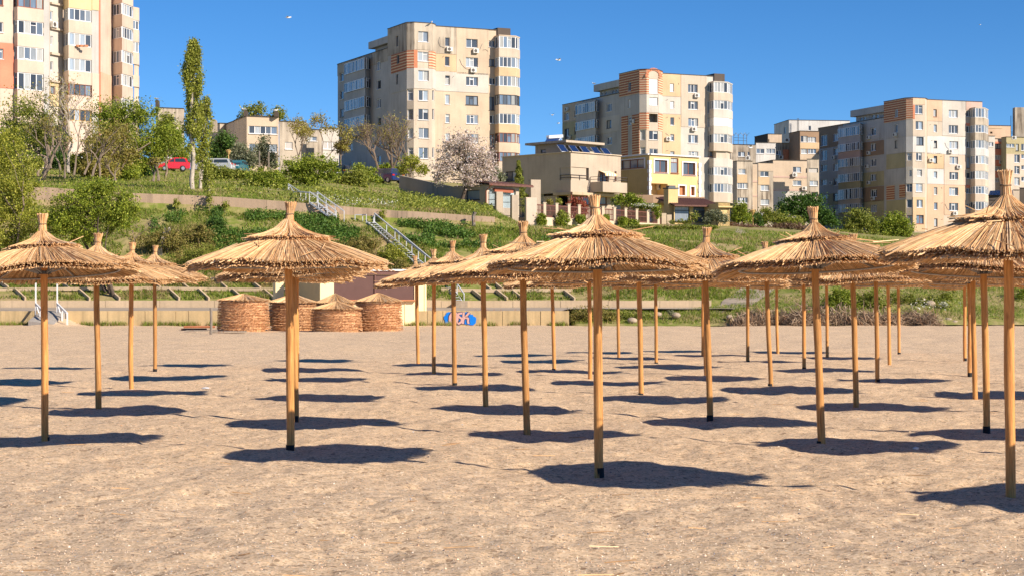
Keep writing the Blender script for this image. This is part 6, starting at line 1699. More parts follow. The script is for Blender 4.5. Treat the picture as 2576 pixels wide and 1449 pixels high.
# ================================================================== cars parked on the hill
def car(label, px, py, Y, heading, color, L=4.1, Wd=1.72, H=1.48, suv=False, z=None):
    p = P(px, py, Y); gz = tz(p.x, p.y) - .02 if z is None else z
    t_ = thing('parked_car', label, 'car', (p.x, p.y, gz), 'cars parked along the top of the hill')
    t_.rotation_euler = (0, 0, heading)
    def loc(mb, name, mat, par=None, smooth=False): return link(name, mb.mesh(name, mat, (0, 0, 0), smooth), par or t_)
    h = L / 2; zb_ = .26; belt = .93 if not suv else 1.02; wr = .31 if not suv else .35
    prof = [(-h, .42), (-h + .05, .30), (-h + .35, zb_)]
    for cx in (-h + .78, h - .82):
        prof += [(cx - wr - .05, zb_)] + [(cx - (wr + .05) * math.cos(t2), zb_ + (wr + .05) * math.sin(t2) * .95) for t2 in np.linspace(.3, math.pi - .3, 5)] + [(cx + wr + .05, zb_)]
    prof += [(h - .25, zb_), (h - .03, .34), (h, .55), (h - .06, .70), (h - .35, .80), (h - 1.05, belt - .02), (-h + .12, belt + .05), (-h + .02, belt - .12)]
    mb = MB(); rings = []
    for y, s_ in ((-Wd / 2, .95), (-Wd / 2 + .09, 1.0), (Wd / 2 - .09, 1.0), (Wd / 2, .95)):
        rings.append([(x * s_, y, .6 + (z_ - .6) * s_) for x, z_ in prof])
    for r0, r1 in zip(rings[:-1], rings[1:]):
        for i in range(len(prof)):
            j = (i + 1) % len(prof); mb.face([r0[i], r0[j], r1[j], r1[i]])
    mb.face(rings[0]); mb.face(rings[-1][::-1]); loc(mb, 'body', 'car_' + color)
    # cabin
    rt = [(-h + .18, belt), (-h + .42 if not suv else -h + .3, H - .06), (-h + .75, H), (h - 1.95, H - .01), (h - 1.55, H - .14), (h - 0.95, belt - .04)]
    yw = lambda z_: Wd / 2 - .05 - .17 * (z_ - belt) / (H - belt)
    mb = MB(); lft = [(x, -yw(z_), z_) for x, z_ in rt]; rgt = [(x, yw(z_), z_) for x, z_ in rt]
    mb.face(lft); mb.face(rgt[::-1])
    for i in range(len(rt)): j = (i + 1) % len(rt); mb.face([lft[i], rgt[i], rgt[j], lft[j]])
    loc(mb, 'cabin', 'car_' + color)
    def quad(name, pts): 
        mb = MB(); mb.face(pts); loc(mb, name, 'car_glass')
    e = .012
    for s_ in (-1, 1):
        for xa, xb, ta, tb in ((-h + .42, -.15, -h + .62, -.15), (-.05, h - 1.2, -.05, h - 1.72)):
            zl, zh = belt + .06, H - .13
            pts = [(xa, s_ * (yw(zl) + e), zl), (xb, s_ * (yw(zl) + e), zl), (tb, s_ * (yw(zh) + e), zh), (ta, s_ * (yw(zh) + e), zh)]
            quad('side_window', pts if s_ < 0 else pts[::-1])
    x0, z0_, x1, z1_ = h - 1.02, belt + .02, h - 1.56, H - .16
    quad('windscreen', [(x0 + e, -yw(z0_) + .08, z0_), (x0 + e, yw(z0_) - .08, z0_), (x1 + e, yw(z1_) - .06, z1_), (x1 + e, -yw(z1_) + .06, z1_)])
    x0, z0_, x1, z1_ = -h + .2, belt + .06, -h + (.40 if not suv else .3), H - .1
    quad('rear_window', [(x0 - e, yw(z0_) - .1, z0_), (x0 - e, -yw(z0_) + .1, z0_), (x1 - e, -yw(z1_) + .1, z1_), (x1 - e, yw(z1_) - .1, z1_)])
    for cx in (-h + .78, h - .82):
        for s_ in (-1, 1):
            mb = MB(); mb.tube([(cx, s_ * (Wd / 2 - .2), wr), (cx, s_ * (Wd / 2 - .01), wr)], wr, 16); w_ = loc(mb, 'wheel', 'rubber')
            mb = MB(); mb.tube([(cx, s_ * (Wd / 2 - .05), wr), (cx, s_ * (Wd / 2 + .004), wr)], [wr * .66, wr * .6], 12); link('rim', mb.mesh('rim', 'alloy'), w_)
    for s_ in (-1, 1):
        mb = MB(); mb.box((h - .2, s_ * (Wd / 2 - .27), .70), (.3, .34, .13)); loc(mb, 'headlight', 'lamp_clear')
        mb = MB(); mb.box((-h + .06, s_ * (Wd / 2 - .2), .86), (.12, .32, .16)); loc(mb, 'tail_light', 'lamp_red')
        mb = MB(); mb.box((h - 1.2, s_ * (Wd / 2 + .06), belt + .08), (.12, .16, .12)); loc(mb, 'mirror', 'car_' + color)
    mb = MB(); mb.box((-h - .005, 0, .62), (.02, .5, .11)); loc(mb, 'number_plate', 'white_paint')
    return t_
Yc = 204.0
car('small bright red hatchback left of the poplar', *Q1(1215, 1208), 201.5, R(192), 'red', 3.55, 1.66, 1.5)
car('white car half hidden behind the red hatchback', *Q1(1115, 1200), 206, R(170), 'white', 4.3)
car('black car at the left of the white one, mostly hidden by a bush', *Q1(1045, 1195), 205, R(250), 'black', 4.2)
car('silver car just right of the poplar trunks', *Q1(1500, 1222), 203, R(175), 'silver', 4.4)
car('teal blue car sunk behind the grass right of the silver one', *Q1(1660, 1250), 207, R(262), 'teal', 4.2)
car('dark navy SUV parked on the bank before the tallest block', *Q2(1455, 798), 202, R(135), 'navy', 4.5, 1.85, 1.62, True)
car('dark car with a red tail light behind the shrubs, left of the navy SUV', *Q2(1115, 752), 206, R(80), 'black', 4.3)
car('blue car glimpsed between thin trunks on the left', *Q1(400, 1140), 200, R(170), 'blue', 4.1)
car('black car under the trees at far left', *Q1(260, 1105), 202, R(185), 'black', 4.4)
car('white car in the shade between trunks, right of the blue one', *Q1(500, 1110), 206, R(120), 'white', 4.1)
car('long black car under the big leafy tree', *Q1(680, 1165), 201, R(180), 'black', 4.5)

# street lamps
def lamp(label, px, pyt, pyb, Y):
    A_, B_ = P(px, pyb, Y), P(px, pyt, Y); t_ = thing('street_lamp', label, 'street lamp', (A_.x, A_.y, A_.z), 'ochre street lamps on the hill')
    mb = MB(); mb.tube([A_ - Vector((0, 0, .5)), B_], [.09, .06], 8); mb.build('column', 'lamp_ochre', t_)
    mb = MB(); mb.tube([B_, B_ + Vector((0, 0, .3)), B_ + Vector((0, 0, .45))], [.1, .26, .3], 10); mb.build('lantern', 'lamp_ochre', t_)
    mb = MB(); mb.tube([B_ + Vector((0, 0, .45)), B_ + Vector((0, 0, .55))], [.34, .12], 10); mb.build('lamp_hood', 'lamp_ochre', t_)
lamp('ochre street lamp before the grey-green shrub, right of the poplar', Q1(1600, 0)[0], Q1(0, 1085)[1], Q1(0, 1215)[1], 206)
lamp('ochre street lamp behind the red hatchback', Q1(1152, 0)[0], Q1(0, 1078)[1], Q1(0, 1170)[1], 212)
lamp('ochre street lamp by the dark tree right of the garden room', Q7(366, 0)[0], Q7(0, 1198)[1], Q7(0, 1312)[1], 200)
for i, (x, y0, y1) in enumerate(((428, 512, 630), (504, 520, 630))):
    A_, B_ = P(*Q2(x, y1), 208), P(*Q2(x, y0), 208); mb = MB(); mb.tube([A_ - Vector((0, 0, .4)), B_], .09, 6)
    tag(mb.build('timber_mast', 'weathered_wood'), ['left', 'right'][i] + ' one of two bare grey masts beside the silvery shrub', 'mast')

# ================================================================== gulls
def gull(label, px, py, Y, span=1.3, bank=0.3, perched=False, yaw=0.0):
    p = P(px, py, Y); t_ = thing('gull', label, 'gull', p, 'gulls')
    t_.rotation_euler = (0, 0, yaw)
    mb = MB(); mb.ellipsoid((0, 0, 0), (.30, .095, .10), 10, 6); mb.ellipsoid((.30, 0, .06 if not perched else .12), (.085, .065, .07), 8, 5)
    mb.tube([(.37, 0, .05 if not perched else .11), (.46, 0, .03 if not perched else .09)], [.02, .006], 5)
    mb.face([(-.25, -.05, 0), (-.48, -.09, -.01), (-.48, .09, -.01), (-.25, .05, 0)])
    link('body', mb.mesh('body', 'gull_white', smooth=True), t_)
    for s_ in (-1, 1):
        mb = MB()
        if perched: pts = [(.15, s_ * .10, .04), (-.15, s_ * .11, .05), (-.42, s_ * .05, .03), (-.1, s_ * .10, -.05)]; mb.face(pts)
        else:
            st = [(0, .02, .17), (.32, bank * .32, .15), (.5, bank * .36, .11), (.66, bank * .2, .02)]
            for (ya, za, ca), (yb, zb_, cb) in zip(st[:-1], st[1:]):
                sw = -.1 * (ya > .3)
                mb.face([(ca * .6 - ya * .1, s_ * ya * span / 1.3, za), (-ca - ya * .1, s_ * ya * span / 1.3, za), (-cb - yb * .22, s_ * yb * span / 1.3, zb_), (cb * .6 - yb * .22, s_ * yb * span / 1.3, zb_)])
        link('wing', mb.mesh('wing', 'gull_grey'), t_)
    if perched:
        mb = MB(); mb.tube([(.02, .03, -.08), (.02, .03, -.22)], .012, 4); mb.tube([(.02, -.03, -.08), (.02, -.03, -.22)], .012, 4); link('legs', mb.mesh('legs', 'lamp_ochre'), t_)
gull('gull flying high in the open sky between the poplar and the tallest block', 725, 45, 230, 1.05, .35, yaw=R(10))
gull('gull flying just above the sky gap right of the tallest block', 1405, 152, 240, 1.05, .5, yaw=R(200))
gull('small gull flying lower, left of the villas block roof', Q4(527, 0)[0], Q4(0, 460)[1], 330, 1.3, .6, yaw=R(60))
gull('tiny gull below the others, left of the villas block', Q4(576, 0)[0], Q4(0, 527)[1], 420, 1.2, .3, yaw=R(20))
gull('white gull flying in front of the grey block beside the balcony stack', Q5(213, 0)[0], Q5(0, 485)[1], 260, 1.4, .9, yaw=R(30))
gull('distant gull at the far right edge of the sky', 2571, 277, 420, 1.2, .4)
gull('tiny far gull above the right patchwork block', 2465, 63, 600, 1.2, .3)
gull('gull perched on the roof of the tallest block', Q3(949, 0)[0], Q3(0, 68)[1], 266.5, perched=True, yaw=R(80))
gull('gull perched on the roof slab corner of the villas block', Q4(869, 0)[0], Q4(0, 202)[1], 309, perched=True, yaw=R(150))
gull('gull perched on the left arched chimney of the low building', Q2(307, 0)[0], Q2(0, 172)[1], 235.8, perched=True, yaw=R(170))
gull('gull perched on the right arched chimney of the low building', Q2(558, 0)[0], Q2(0, 180)[1], 236, perched=True, yaw=R(10))
gull('gull perched on the lone chimney left of the poplar', Q1(1098, 0)[0], Q1(0, 694)[1], 262.8, perched=True, yaw=R(170))

# ================================================================== heap of old grey thatch and rocks at the right end of the sand
def thatch_bundle(label, px, py, Y, w, h, seed):
    rnd = random.Random(seed); p = PX(px, Y); t_ = thing('thatch_heap', label, 'thatch heap', (p.x, p.y, tz(p.x, p.y)), 'discarded grey thatch piled at the end of the beach')
    base = EYE - (py - HY) / F * Y; mb = MB()
    dirs = [rnd.uniform(-1.2, 1.2) for _ in range(5)]
    h *= 1.7
    for i in range(620):
        k_ = rnd.choice(dirs) + rnd.gauss(0, .28)
        c = Vector((p.x + rnd.gauss(0, w * .28), p.y + rnd.uniform(-.4, .7), base + abs(rnd.gauss(0, h * .36))))
        L = rnd.uniform(.25, .7); d = Vector((math.sin(k_), rnd.uniform(-.5, .2), math.cos(k_) * rnd.choice((1, .6, -.4)))).normalized() * L
        s_ = Vector((0, 0, -.06))
        mb.tube([c - d * .5, c + s_, c + d * .5], [.014, .018, .008], 3)
    mb.ellipsoid((p.x, p.y + .5, base), (w * .5, .5, h * .6), 9, 5, jit=.15)
    mb.build('reed_tangle', 'grey_reed', t_)['kind'] = 'stuff'
hs = [('leftmost tilted bundle of the grey thatch pile', 1868, 815, .9, .4), ('upright fan shaped bundle in the left of the grey thatch pile', 1905, 812, 1.1, .65), ('long flat bundle left of centre in the grey thatch pile', 1960, 813, 1.4, .6),
      ('split bundle of red brown stems in the grey thatch pile', 2010, 812, 1.2, .7), ('swept back bundle of the grey thatch pile before the dark bush', 2062, 812, 1.3, .7), ('shaggy bundle right of the frayed tuft pole in the thatch pile', 2120, 812, 1.3, .65),
      ('drooping pale bundle under the dark bush in the thatch pile', 2185, 812, 1.3, .6), ('low bundle with curled ends right of the dark bush', 2245, 811, 1.2, .5), ('hollow dark bundle near the right end of the thatch pile', 2292, 811, 1.0, .5), ('pointed rightmost bundle of the grey thatch pile', 2335, 811, 1.0, .45)]
for i, (lab, px_, py_, w_, h_) in enumerate(hs): thatch_bundle(lab, px_, py_ + 6, 103.0 + (i % 3) * .25, w_, h_, 60 + i)
def rock(label, px, py, Y, r_, seed, mat='stone_pale'):
    rnd = random.Random(seed); p = P(px, py, Y); mb = MB(); random.seed(seed); mb.ellipsoid((p.x, p.y, p.z - r_ * .2), (r_ * .8, r_ * .7, r_ * .5), 13, 8, jit=.10); tag(mb.build('rock', mat, smooth=True), label, 'rock', 'rocks at the back of the beach')
for i, (lab, px_, py_, Y_, r_) in enumerate((('pale rock right of the grey thatch pile', 2385, 803, 104, .32), ('flat pale rock beside the bunched right umbrella poles', 2402, 809, 103.7, .28), ('small pale rock at the far right foot of the bank', 2440, 806, 104, .22),
      ('whitish rock in the grass between the right of centre poles', 1700, 790, 104.4, .34), ('low whitish rock just right of the nearest centre pole', 1590, 803, 103.8, .36), ('pale rock on the mound edge right of the nearest centre umbrella', 1655, 788, 104.6, .28),
      ('buff rock at the left of the thatch pile', 1835, 795, 104, .24), ('pink grey boulder high in the right bank bushes', 2340, 760, 107, .4), ('pale boulder beside the white flowers on the right bank', 2318, 752, 107.5, .34))):
    rock(lab, px_, py_, Y_, r_, i)
# blue plastic scrap by the third left shadow
p = PX(518, EYE * F / (974 - HY)); z_ = float(sand_z(np.array([p.x]), np.array([p.y]))[0]); mb = MB(); mb.ellipsoid((p.x, p.y, z_ + .03), (.08, .05, .02), 8, 5, jit=.2)
tag(mb.build('plastic_bag', 'white_metal'), 'crumpled pale blue plastic scrap at the tip of a left shadow', 'litter')
p = PX(2304, EYE * F / (1139 - HY)); z_ = float(sand_z(np.array([p.x]), np.array([p.y]))[0]); mb = MB(); mb.ellipsoid((p.x, p.y, z_ + .03), (.035, .03, .016), 8, 5, jit=.2)
tag(mb.build('plastic_scrap', 'white_metal'), 'small white scrap in the shadow right of the frayed tuft umbrella', 'litter')
# ================================================================== vegetation
def clump_leaves(ells, Y, n, leaf, clump=0.33, k_per=None, droop=0.0, rnd=RNG, shell=0.5):
    """leaf centres gathered into clumps inside photo-sized ellipsoids (cx, cy, rx, ry) at distance Y"""
    area = np.array([e[2] * e[3] for e in ells], float); share = area / area.sum(); out = []; cl = []
    for e, s_ in zip(ells, share):
        c = np.array(P(e[0], e[1], Y)); rx, rz = e[2] / F * Y, e[3] / F * Y; ry = min(max(rx, rz * .7), rz * 1.6)
        dy = e[4] if len(e) > 4 else 0.0; c[1] += dy
        k = k_per or int(np.clip(30 * (rx * rz / 2) ** .4, 12, 70))
        d = rnd.normal(size=(k, 3)); d /= np.linalg.norm(d, axis=1)[:, None]
        r = rnd.random(k) ** (1 / (1 + 3 * shell))
        cc = c + d * r[:, None] * np.array([rx, ry, rz]) * rnd.uniform(.72, 1.08, k)[:, None]
        m = max(4, int(n * s_ * .7)); idx = rnd.integers(0, k, m)
        cr = min(rx, rz) * clump * rnd.uniform(.55, 1.45, k)
        g = rnd.normal(size=(m, 3)); g /= np.linalg.norm(g, axis=1)[:, None]; g *= rnd.random(m)[:, None] ** (1 / 2.4)
        out.append(cc[idx] + g * cr[idx][:, None] * np.array([1.15, 1.1, .8]))
        m2 = max(2, int(n * s_ * .38)); d2 = rnd.normal(size=(m2, 3)); d2 /= np.linalg.norm(d2, axis=1)[:, None]
        out.append(c + rnd.normal(size=(m2, 3)).clip(-2.1, 2.1) * np.array([rx, ry, rz]) * .5)
        cl.append(cc)
    return np.concatenate(out), np.concatenate(cl)
def limb(mb, a, b, r0, r1, wig=.12, seg=5, n=5):
    a, b = Vector(a), Vector(b); L = (b - a).length; pts, rad = [], []
    o = Vector((random.gauss(0, 1), random.gauss(0, 1), random.gauss(0, .4))) * L * wig
    for i in range(seg + 1):
        t_ = i / seg; p = a.lerp(b, t_) + o * math.sin(math.pi * t_) + Vector((random.gauss(0, .01), random.gauss(0, .01), 0)) * L
        p.z += L * .06 * math.sin(math.pi * t_)
        pts.append(p); rad.append(r0 + (r1 - r0) * t_)
    mb.tube(pts, rad, n, cap=False); return pts
def tree(name, label, cat, Y, base, ells, n, leaf, mat, tr=.14, bark='bark', limbs=9, group=None, stems=1, clump=.33, k=None, shell=.5, twigs=0, aspect=.62, fork=.35):
    B = P(base[0], base[1], Y); gz = tz(B.x, B.y); B.z = min(B.z, gz + .3) if abs(B.z - gz) < 3 else B.z
    t_ = thing(name, label, cat, B, group)
    lc, cl = clump_leaves(ells, Y, n, leaf, clump, k, shell=shell)
    if tr > 0:
        mb = MB(); top = Vector(cl[:, :].mean(0).tolist()); zmax = cl[:, 2].max()
        for s_ in range(stems):
            off = Vector((random.gauss(0, 1), random.gauss(0, .7), 0)) * (tr * 2.6 if stems > 1 else 0)
            hd = Vector((top.x + off.x * 5, top.y + off.y * 4, B.z + (zmax - B.z) * (.72 if stems == 1 else random.uniform(.5, .8))))
            tp = limb(mb, B + off - Vector((0, 0, .4)), hd, tr, tr * .3, .05, 7, 7)
            for i in range(max(2, limbs // stems)):
                q_ = Vector(cl[random.randrange(len(cl))].tolist()); j = min(6, max(1, int(7 * random.uniform(fork, .9))))
                lp = limb(mb, tp[j], q_, tr * (.5 - .25 * j / 7), tr * .1, .12, 5, 4)
                for w in range(twigs):
                    e = Vector(cl[random.randrange(len(cl))].tolist()); s0 = lp[random.randrange(2, 6)]
                    if (e - s0).length < 4: limb(mb, s0, e, tr * .14, tr * .05, .1, 3, 3)
        mb.build('trunk', bark, t_, smooth=True)
    me = np_mesh('crown', leaves(lc, leaf, aspect), 4, LEAF[mat], B)
    link('crown', me, t_)['kind'] = 'stuff'
    return t_
def bare_tree(name, label, Y, base, top, spread, tr, bark='twig', depth=5, n0=4, leafn=0, leafmat='bronze', leaf=.14, group=None, seed=0, cat='bare tree'):
    rnd = random.Random(seed); B = P(base[0], base[1], Y); T = P(top[0], top[1], Y); H = T.z - B.z
    t_ = thing(name, label, cat, B, group); mb = MB(); tips = []
    def grow(p, d, L, r, dep):
        pts = [p]; q = p; dd = d.copy()
        for i in range(3):
            dd = (dd + Vector((rnd.gauss(0, .13), rnd.gauss(0, .13), rnd.gauss(.03, .08)))).normalized(); q = q + dd * L / 3; pts.append(q)
        mb.tube(pts, [r, r * .88, r * .76, r * .62], 5 if dep > 2 else 3, cap=False)
        if dep == 0: tips.append(q); return
        for i in range(rnd.choice((2, 3, 3)) if dep > 1 else 3):
            a_ = rnd.uniform(0, 6.28); sp = rnd.uniform(.35, .95) * spread
            nd = (dd + Vector((math.cos(a_) * sp, math.sin(a_) * sp, rnd.uniform(-.1, .35)))).normalized()
            grow(pts[rnd.choice((2, 3, 3))], nd, L * rnd.uniform(.62, .82), r * .62, dep - 1)
    d0 = (T - B).normalized(); st = B - Vector((0, 0, .3)); L0 = H * .36
    grow(st, d0, L0, tr, depth)
    zt_ = max(q.z for q in tips); k = H / max(.1, zt_ - B.z)   # bring the crown to its real height
    mb.v = [(B.x + (x - B.x) * k, B.y + (y - B.y) * k, B.z + (z - B.z) * k) for x, y, z in mb.v]
    mb.build('trunk', bark, t_)
    if leafn:
        tp = np.array([[B.x + (q.x - B.x) * k, B.y + (q.y - B.y) * k, B.z + (q.z - B.z) * k] for q in tips])
        c = tp[RNG.integers(0, len(tp), leafn)] + RNG.normal(size=(leafn, 3)) * .22 * H / 6
        link('crown', np_mesh('crown', leaves(c, leaf), 4, LEAF[leafmat], B), t_)['kind'] = 'stuff'
    return t_

# ---- left side
tree('bushy_tree', 'large yellow green bushy tree filling the left edge below the cream block', 'tree', 113.5, (25, 625), [(18,400,58,88),(55,470,48,70),(18,520,62,80),(70,560,48,52),(20,600,62,38),(-60,500,60,120)], 27200, .125, 'yellowgreen', .08, stems=3, limbs=14, clump=.27)
tree('round_tree', 'round dense green tree with dark multiple trunks, left on the lower slope', 'tree', 110.8, (284, 626), [(170,545,66,52),(232,505,78,52),(296,540,52,46),(250,474,58,28),(208,580,62,34),(140,560,42,34),(315,510,34,34)], 32000, .115, 'green', .13, 'bark_dark', 12, stems=3, clump=.25, twigs=1)
tree('bronze_tree', 'half bare bronze leaved tree in front of the orange wall at top left', 'tree', 150, (86, 420), [(70,285,72,62),(30,320,45,50),(115,310,42,50),(85,350,60,36)], 5760, .17, 'mid', .17, 'bark', 16, stems=3, clump=.3, twigs=3, shell=.2)
tree('leafy_tree', 'dark leafy tree behind the half bare bronze one at far left', 'tree', 172, (95, 420), [(70,345,75,42),(130,350,40,45),(30,370,45,35),(120,390,50,22)], 8320, .2, 'dark', .16)
tree('leafy_tree', 'big fresh green tree before the lower cream block, over the parked black car', 'tree', 163, (330, 445), [(292,292,60,46),(352,288,52,40),(285,355,66,52),(360,365,66,56),(322,412,62,34),(418,352,44,44),(395,385,30,22),(250,390,36,40)], 33600, .16, 'green', .2, limbs=18, clump=.25, twigs=1)
tree('olive_tree', 'brownish olive shrub tree mixed into the front of the big fresh green tree', 'tree', 156, (262, 445), [(262,365,50,50),(300,335,40,32),(240,410,40,26),(320,395,36,30)], 6720, .16, 'bronze', .12, limbs=16, twigs=3, clump=.28, stems=3)
tree('leafy_tree', 'yellowish green tree between the big fresh one and the poplar', 'tree', 168, (415, 440), [(418,325,32,38),(438,352,24,32),(408,378,28,20)], 8320, .16, 'mid', .12, limbs=8)
bare_tree('bare_tree', 'tall bare forked tree before the bay windows of the cream block', 149, (172, 428), (150, 182), .9, .17, 'bark_pale', 5, leafn=500, seed=3)
sap = [((152,420),(148,262),'bare sapling just left of the tall bare forked tree',5), ((163,440),(160,300),'crooked bare sapling crossing the tall bare forked tree',6), ((186,432),(215,262),'bare tree leaning right towards the big fresh green tree',7),
       ((212,430),(240,330),'low slanting sapling under the leaning bare tree',8), ((232,434),(275,318),'slanting sapling in front of the olive shrub',9), ((252,438),(262,345),'thin sapling below the olive shrub',10), ((128,414),(118,300),'thin bare sapling beside the half bare bronze tree',11),
       ((296,462),(290,395),'short sapling alone on the grass right of the saplings',12), ((385,445),(398,398),'small leaning sapling in front of the white car',13), ((398,442),(396,405),'thin stick sapling by the bumper of the red hatchback',14)]
for bs, tp, lb, sd in sap: bare_tree('bare_sapling', lb, 147, bs, tp, .75, .085, 'bark', 4, leafn=260, leafmat='bronze', seed=sd, group='bare saplings on the upper slope', cat='sapling')

def poplar(label, Y, base, top, prof, n, mat, tr, seed):
    rnd = random.Random(seed); B = P(*base, Y); T = P(*top, Y); t_ = thing('poplar_tree', label, 'tree', B, 'poplars by the parked cars')
    mb = MB(); lim = limb(mb, B - Vector((0, 0, .4)), T, tr, .03, .01, 9, 7); cs = []
    H = T.z - B.z
    def width(t2):
        return np.interp(t2, [p_[0] for p_ in prof], [p_[1] for p_ in prof]) / F * Y
    for i in range(380):
        t2 = .22 + .76 * rnd.random() ** .72; p = B.lerp(T, t2); w = width(t2); a_ = rnd.uniform(0, 6.28); r_ = w * rnd.uniform(.35, 1.0)
        c = p + Vector((math.cos(a_) * r_, math.sin(a_) * r_, 0)); s0 = B.lerp(T, max(.06, t2 - .16)) 
        if i % 4 == 0: limb(mb, s0, c, tr * .28 * (1.1 - t2), .012, .05, 4, 4); cs.append((c, w))
    mb.build('trunk', 'bark_pale', t_, smooth=True)
    m = n // len(cs); L = []
    for c, w in cs:
        g = RNG.normal(size=(m, 3)) * np.array([.30, .30, .5]) * max(.4, w * .8); L.append(np.array(c) + g)
    link('crown', np_mesh('crown', leaves(np.concatenate(L), .125, .75), 4, LEAF[mat], B), t_)['kind'] = 'stuff'
poplar('tall slender poplar standing against the sky, left of the low building', 137, (483, 490), (486, 102), [(0, 3), (.22, 12), (.34, 22), (.5, 23), (.62, 20), (.8, 24), (.92, 15), (1, 3)], 19000, 'poplar', .2, 1)
poplar('shorter poplar touching the right side of the tall slender one', 138, (503, 474), (519, 246), [(0, 3), (.2, 10), (.4, 17), (.7, 18), (.9, 13), (1, 4)], 6000, 'poplar', .13, 2)
poplar('small poplar sapling right of both poplars, reaching down over the wall', 129, (524, 522), (522, 402), [(0, 9), (.3, 12), (.7, 10), (1, 3)], 2200, 'poplar', .07, 3)
G = 'trees and shrubs along the hilltop'
tree('leafy_tree', 'dark green tree behind the poplars, in front of the arched wall', 'tree', 214, (562, 425), [(560,355,30,26),(545,385,28,30),(578,375,22,24)], 5440, .22, 'dark', .12, group=G)
tree('grey_shrub', 'greyish green flowering shrub beside the ochre lamp', 'shrub', 209, (612, 430), [(605,390,26,30),(630,402,22,26),(596,412,22,20)], 4800, .2, 'grey', .08, group=G, clump=.4)
tree('silver_tree', 'silvery blue green small tree before the five light window', 'tree', 213, (660, 430), [(662,365,18,24),(672,395,26,26),(648,395,20,26),(685,410,20,18)], 4800, .2, 'grey', .1, group=G, clump=.4)
tree('leafy_tree', 'olive tree top showing behind the roof of the low building', 'tree', 268, (660, 330), [(625,285,22,22),(652,275,22,17),(700,288,22,20),(605,298,12,10),(680,300,40,12)], 4160, .25, 'mid', .15, group=G)
for i, (bx, by, tx, ty, lb) in enumerate(((748,432,752,300,'bronze leaved open tree left of the white gable'), (805,440,812,286,'tallest bronze leaved open tree beside the white gable'), (852,440,868,352,'low bronze leaved tree before the shaded wing'))):
    bare_tree('bronze_tree', lb, 211 + i, (bx, by), (tx, ty), .8, .13, 'bark', 5, leafn=1500, leafmat='bronze', leaf=.2, seed=20 + i, group=G, cat='tree')
tree('shrub', 'bright green rounded shrub left of the top of the white stairs', 'shrub', 148, (665, 495), [(655,450,38,28),(690,462,34,30),(640,470,28,22),(700,485,28,18)], 12800, .14, 'green', .08, group=G, clump=.28)
tree('leafy_tree', 'green spreading tree above the white stairs', 'tree', 160, (780, 490), [(745,425,42,28),(790,415,48,26),(830,432,26,28),(770,450,50,22)], 16800, .15, 'green', .1, 'bark_dark', 10, group=G, clump=.26, twigs=1)
tree('shrub', 'loose green shrub on the bank before the red tail light car', 'shrub', 172, (885, 480), [(870,455,26,26),(905,445,28,22),(890,470,34,16),(852,468,18,20)], 8960, .16, 'mid', .06, group=G)
tree('shrub', 'pale green shrub left of the navy SUV', 'shrub', 180, (925, 462), [(925,440,24,18),(905,425,18,14),(945,452,16,12)], 4800, .17, 'green', .06, group=G)
tree('leafy_tree', 'dark green round bush behind the navy SUV', 'shrub', 236, (972, 450), [(975,428,28,16),(955,436,16,12)], 3520, .24, 'green', .1, group=G)
for i, (bx, by, tx, ty, lb) in enumerate(((958,445,952,305,'left of three bare trees before the tallest block'), (1003,458,985,282,'middle bare tree with a tall crown before the tallest block'), (1037,472,1060,290,'right of the three bare trees, leaning right before the tallest block'))):
    bare_tree('bare_tree', lb, 214 - 6 * i, (bx, by), (tx, ty), .78, .2, 'twig', 6, leafn=420, leafmat='bronze', leaf=.15, seed=33 + i, group=G)
tree('young_tree', 'low yellow green leafing tree under the right bare tree', 'tree', 196, (1030, 470), [(1035,412,30,24),(1062,428,22,16),(1012,430,16,18)], 3200, .18, 'yellowgreen', .07, group=G, twigs=2)
tree('blossom_tree', 'pale pink blossoming tree in front of the tallest block', 'tree', 166, (1162, 516), [(1160,360,44,36),(1205,395,42,46),(1115,425,32,34),(1170,425,54,34),(1228,440,24,36),(1135,380,32,28),(1190,455,38,22),(1105,452,18,18)], 16800, .15, 'blossom', .2, 'bark_dark', 26, clump=.23, twigs=3, fork=.5)
tree('grey_shrub', 'grey green bush behind the shed roof, right of the blossom', 'shrub', 182, (1245, 462), [(1245,440,18,16),(1262,448,12,10)], 1760, .18, 'grey', .05, group=G)
# conifer in the villa garden
B = P(1309, 532, 171); t_ = thing('conifer', 'narrow golden green conifer before the left flank of the beige villa', 'conifer', B)
mb = MB(); limb(mb, B - Vector((0, 0, .3)), P(1304, 406, 171), .12, .02, .01, 5, 6); mb.build('trunk', 'bark_dark', t_)
tt = RNG.random(6500) ** .75; w = (1 - tt) * 22 / F * 171 + .12; a_ = RNG.uniform(0, 6.28, 6500); rr = w * np.sqrt(RNG.random(6500)) * (1 + .25 * np.sin(tt * 40 + a_ * 2))
zz_ = B.z + tt * (P(0, 404, 171).z - B.z) ; c = np.stack([B.x + (-.18 * tt) + rr * np.cos(a_), B.y + rr * np.sin(a_), zz_ - rr * .3], -1)
link('crown', np_mesh('crown', leaves(c, .15, .4), 4, LEAF['mid'], B), t_)['kind'] = 'stuff'

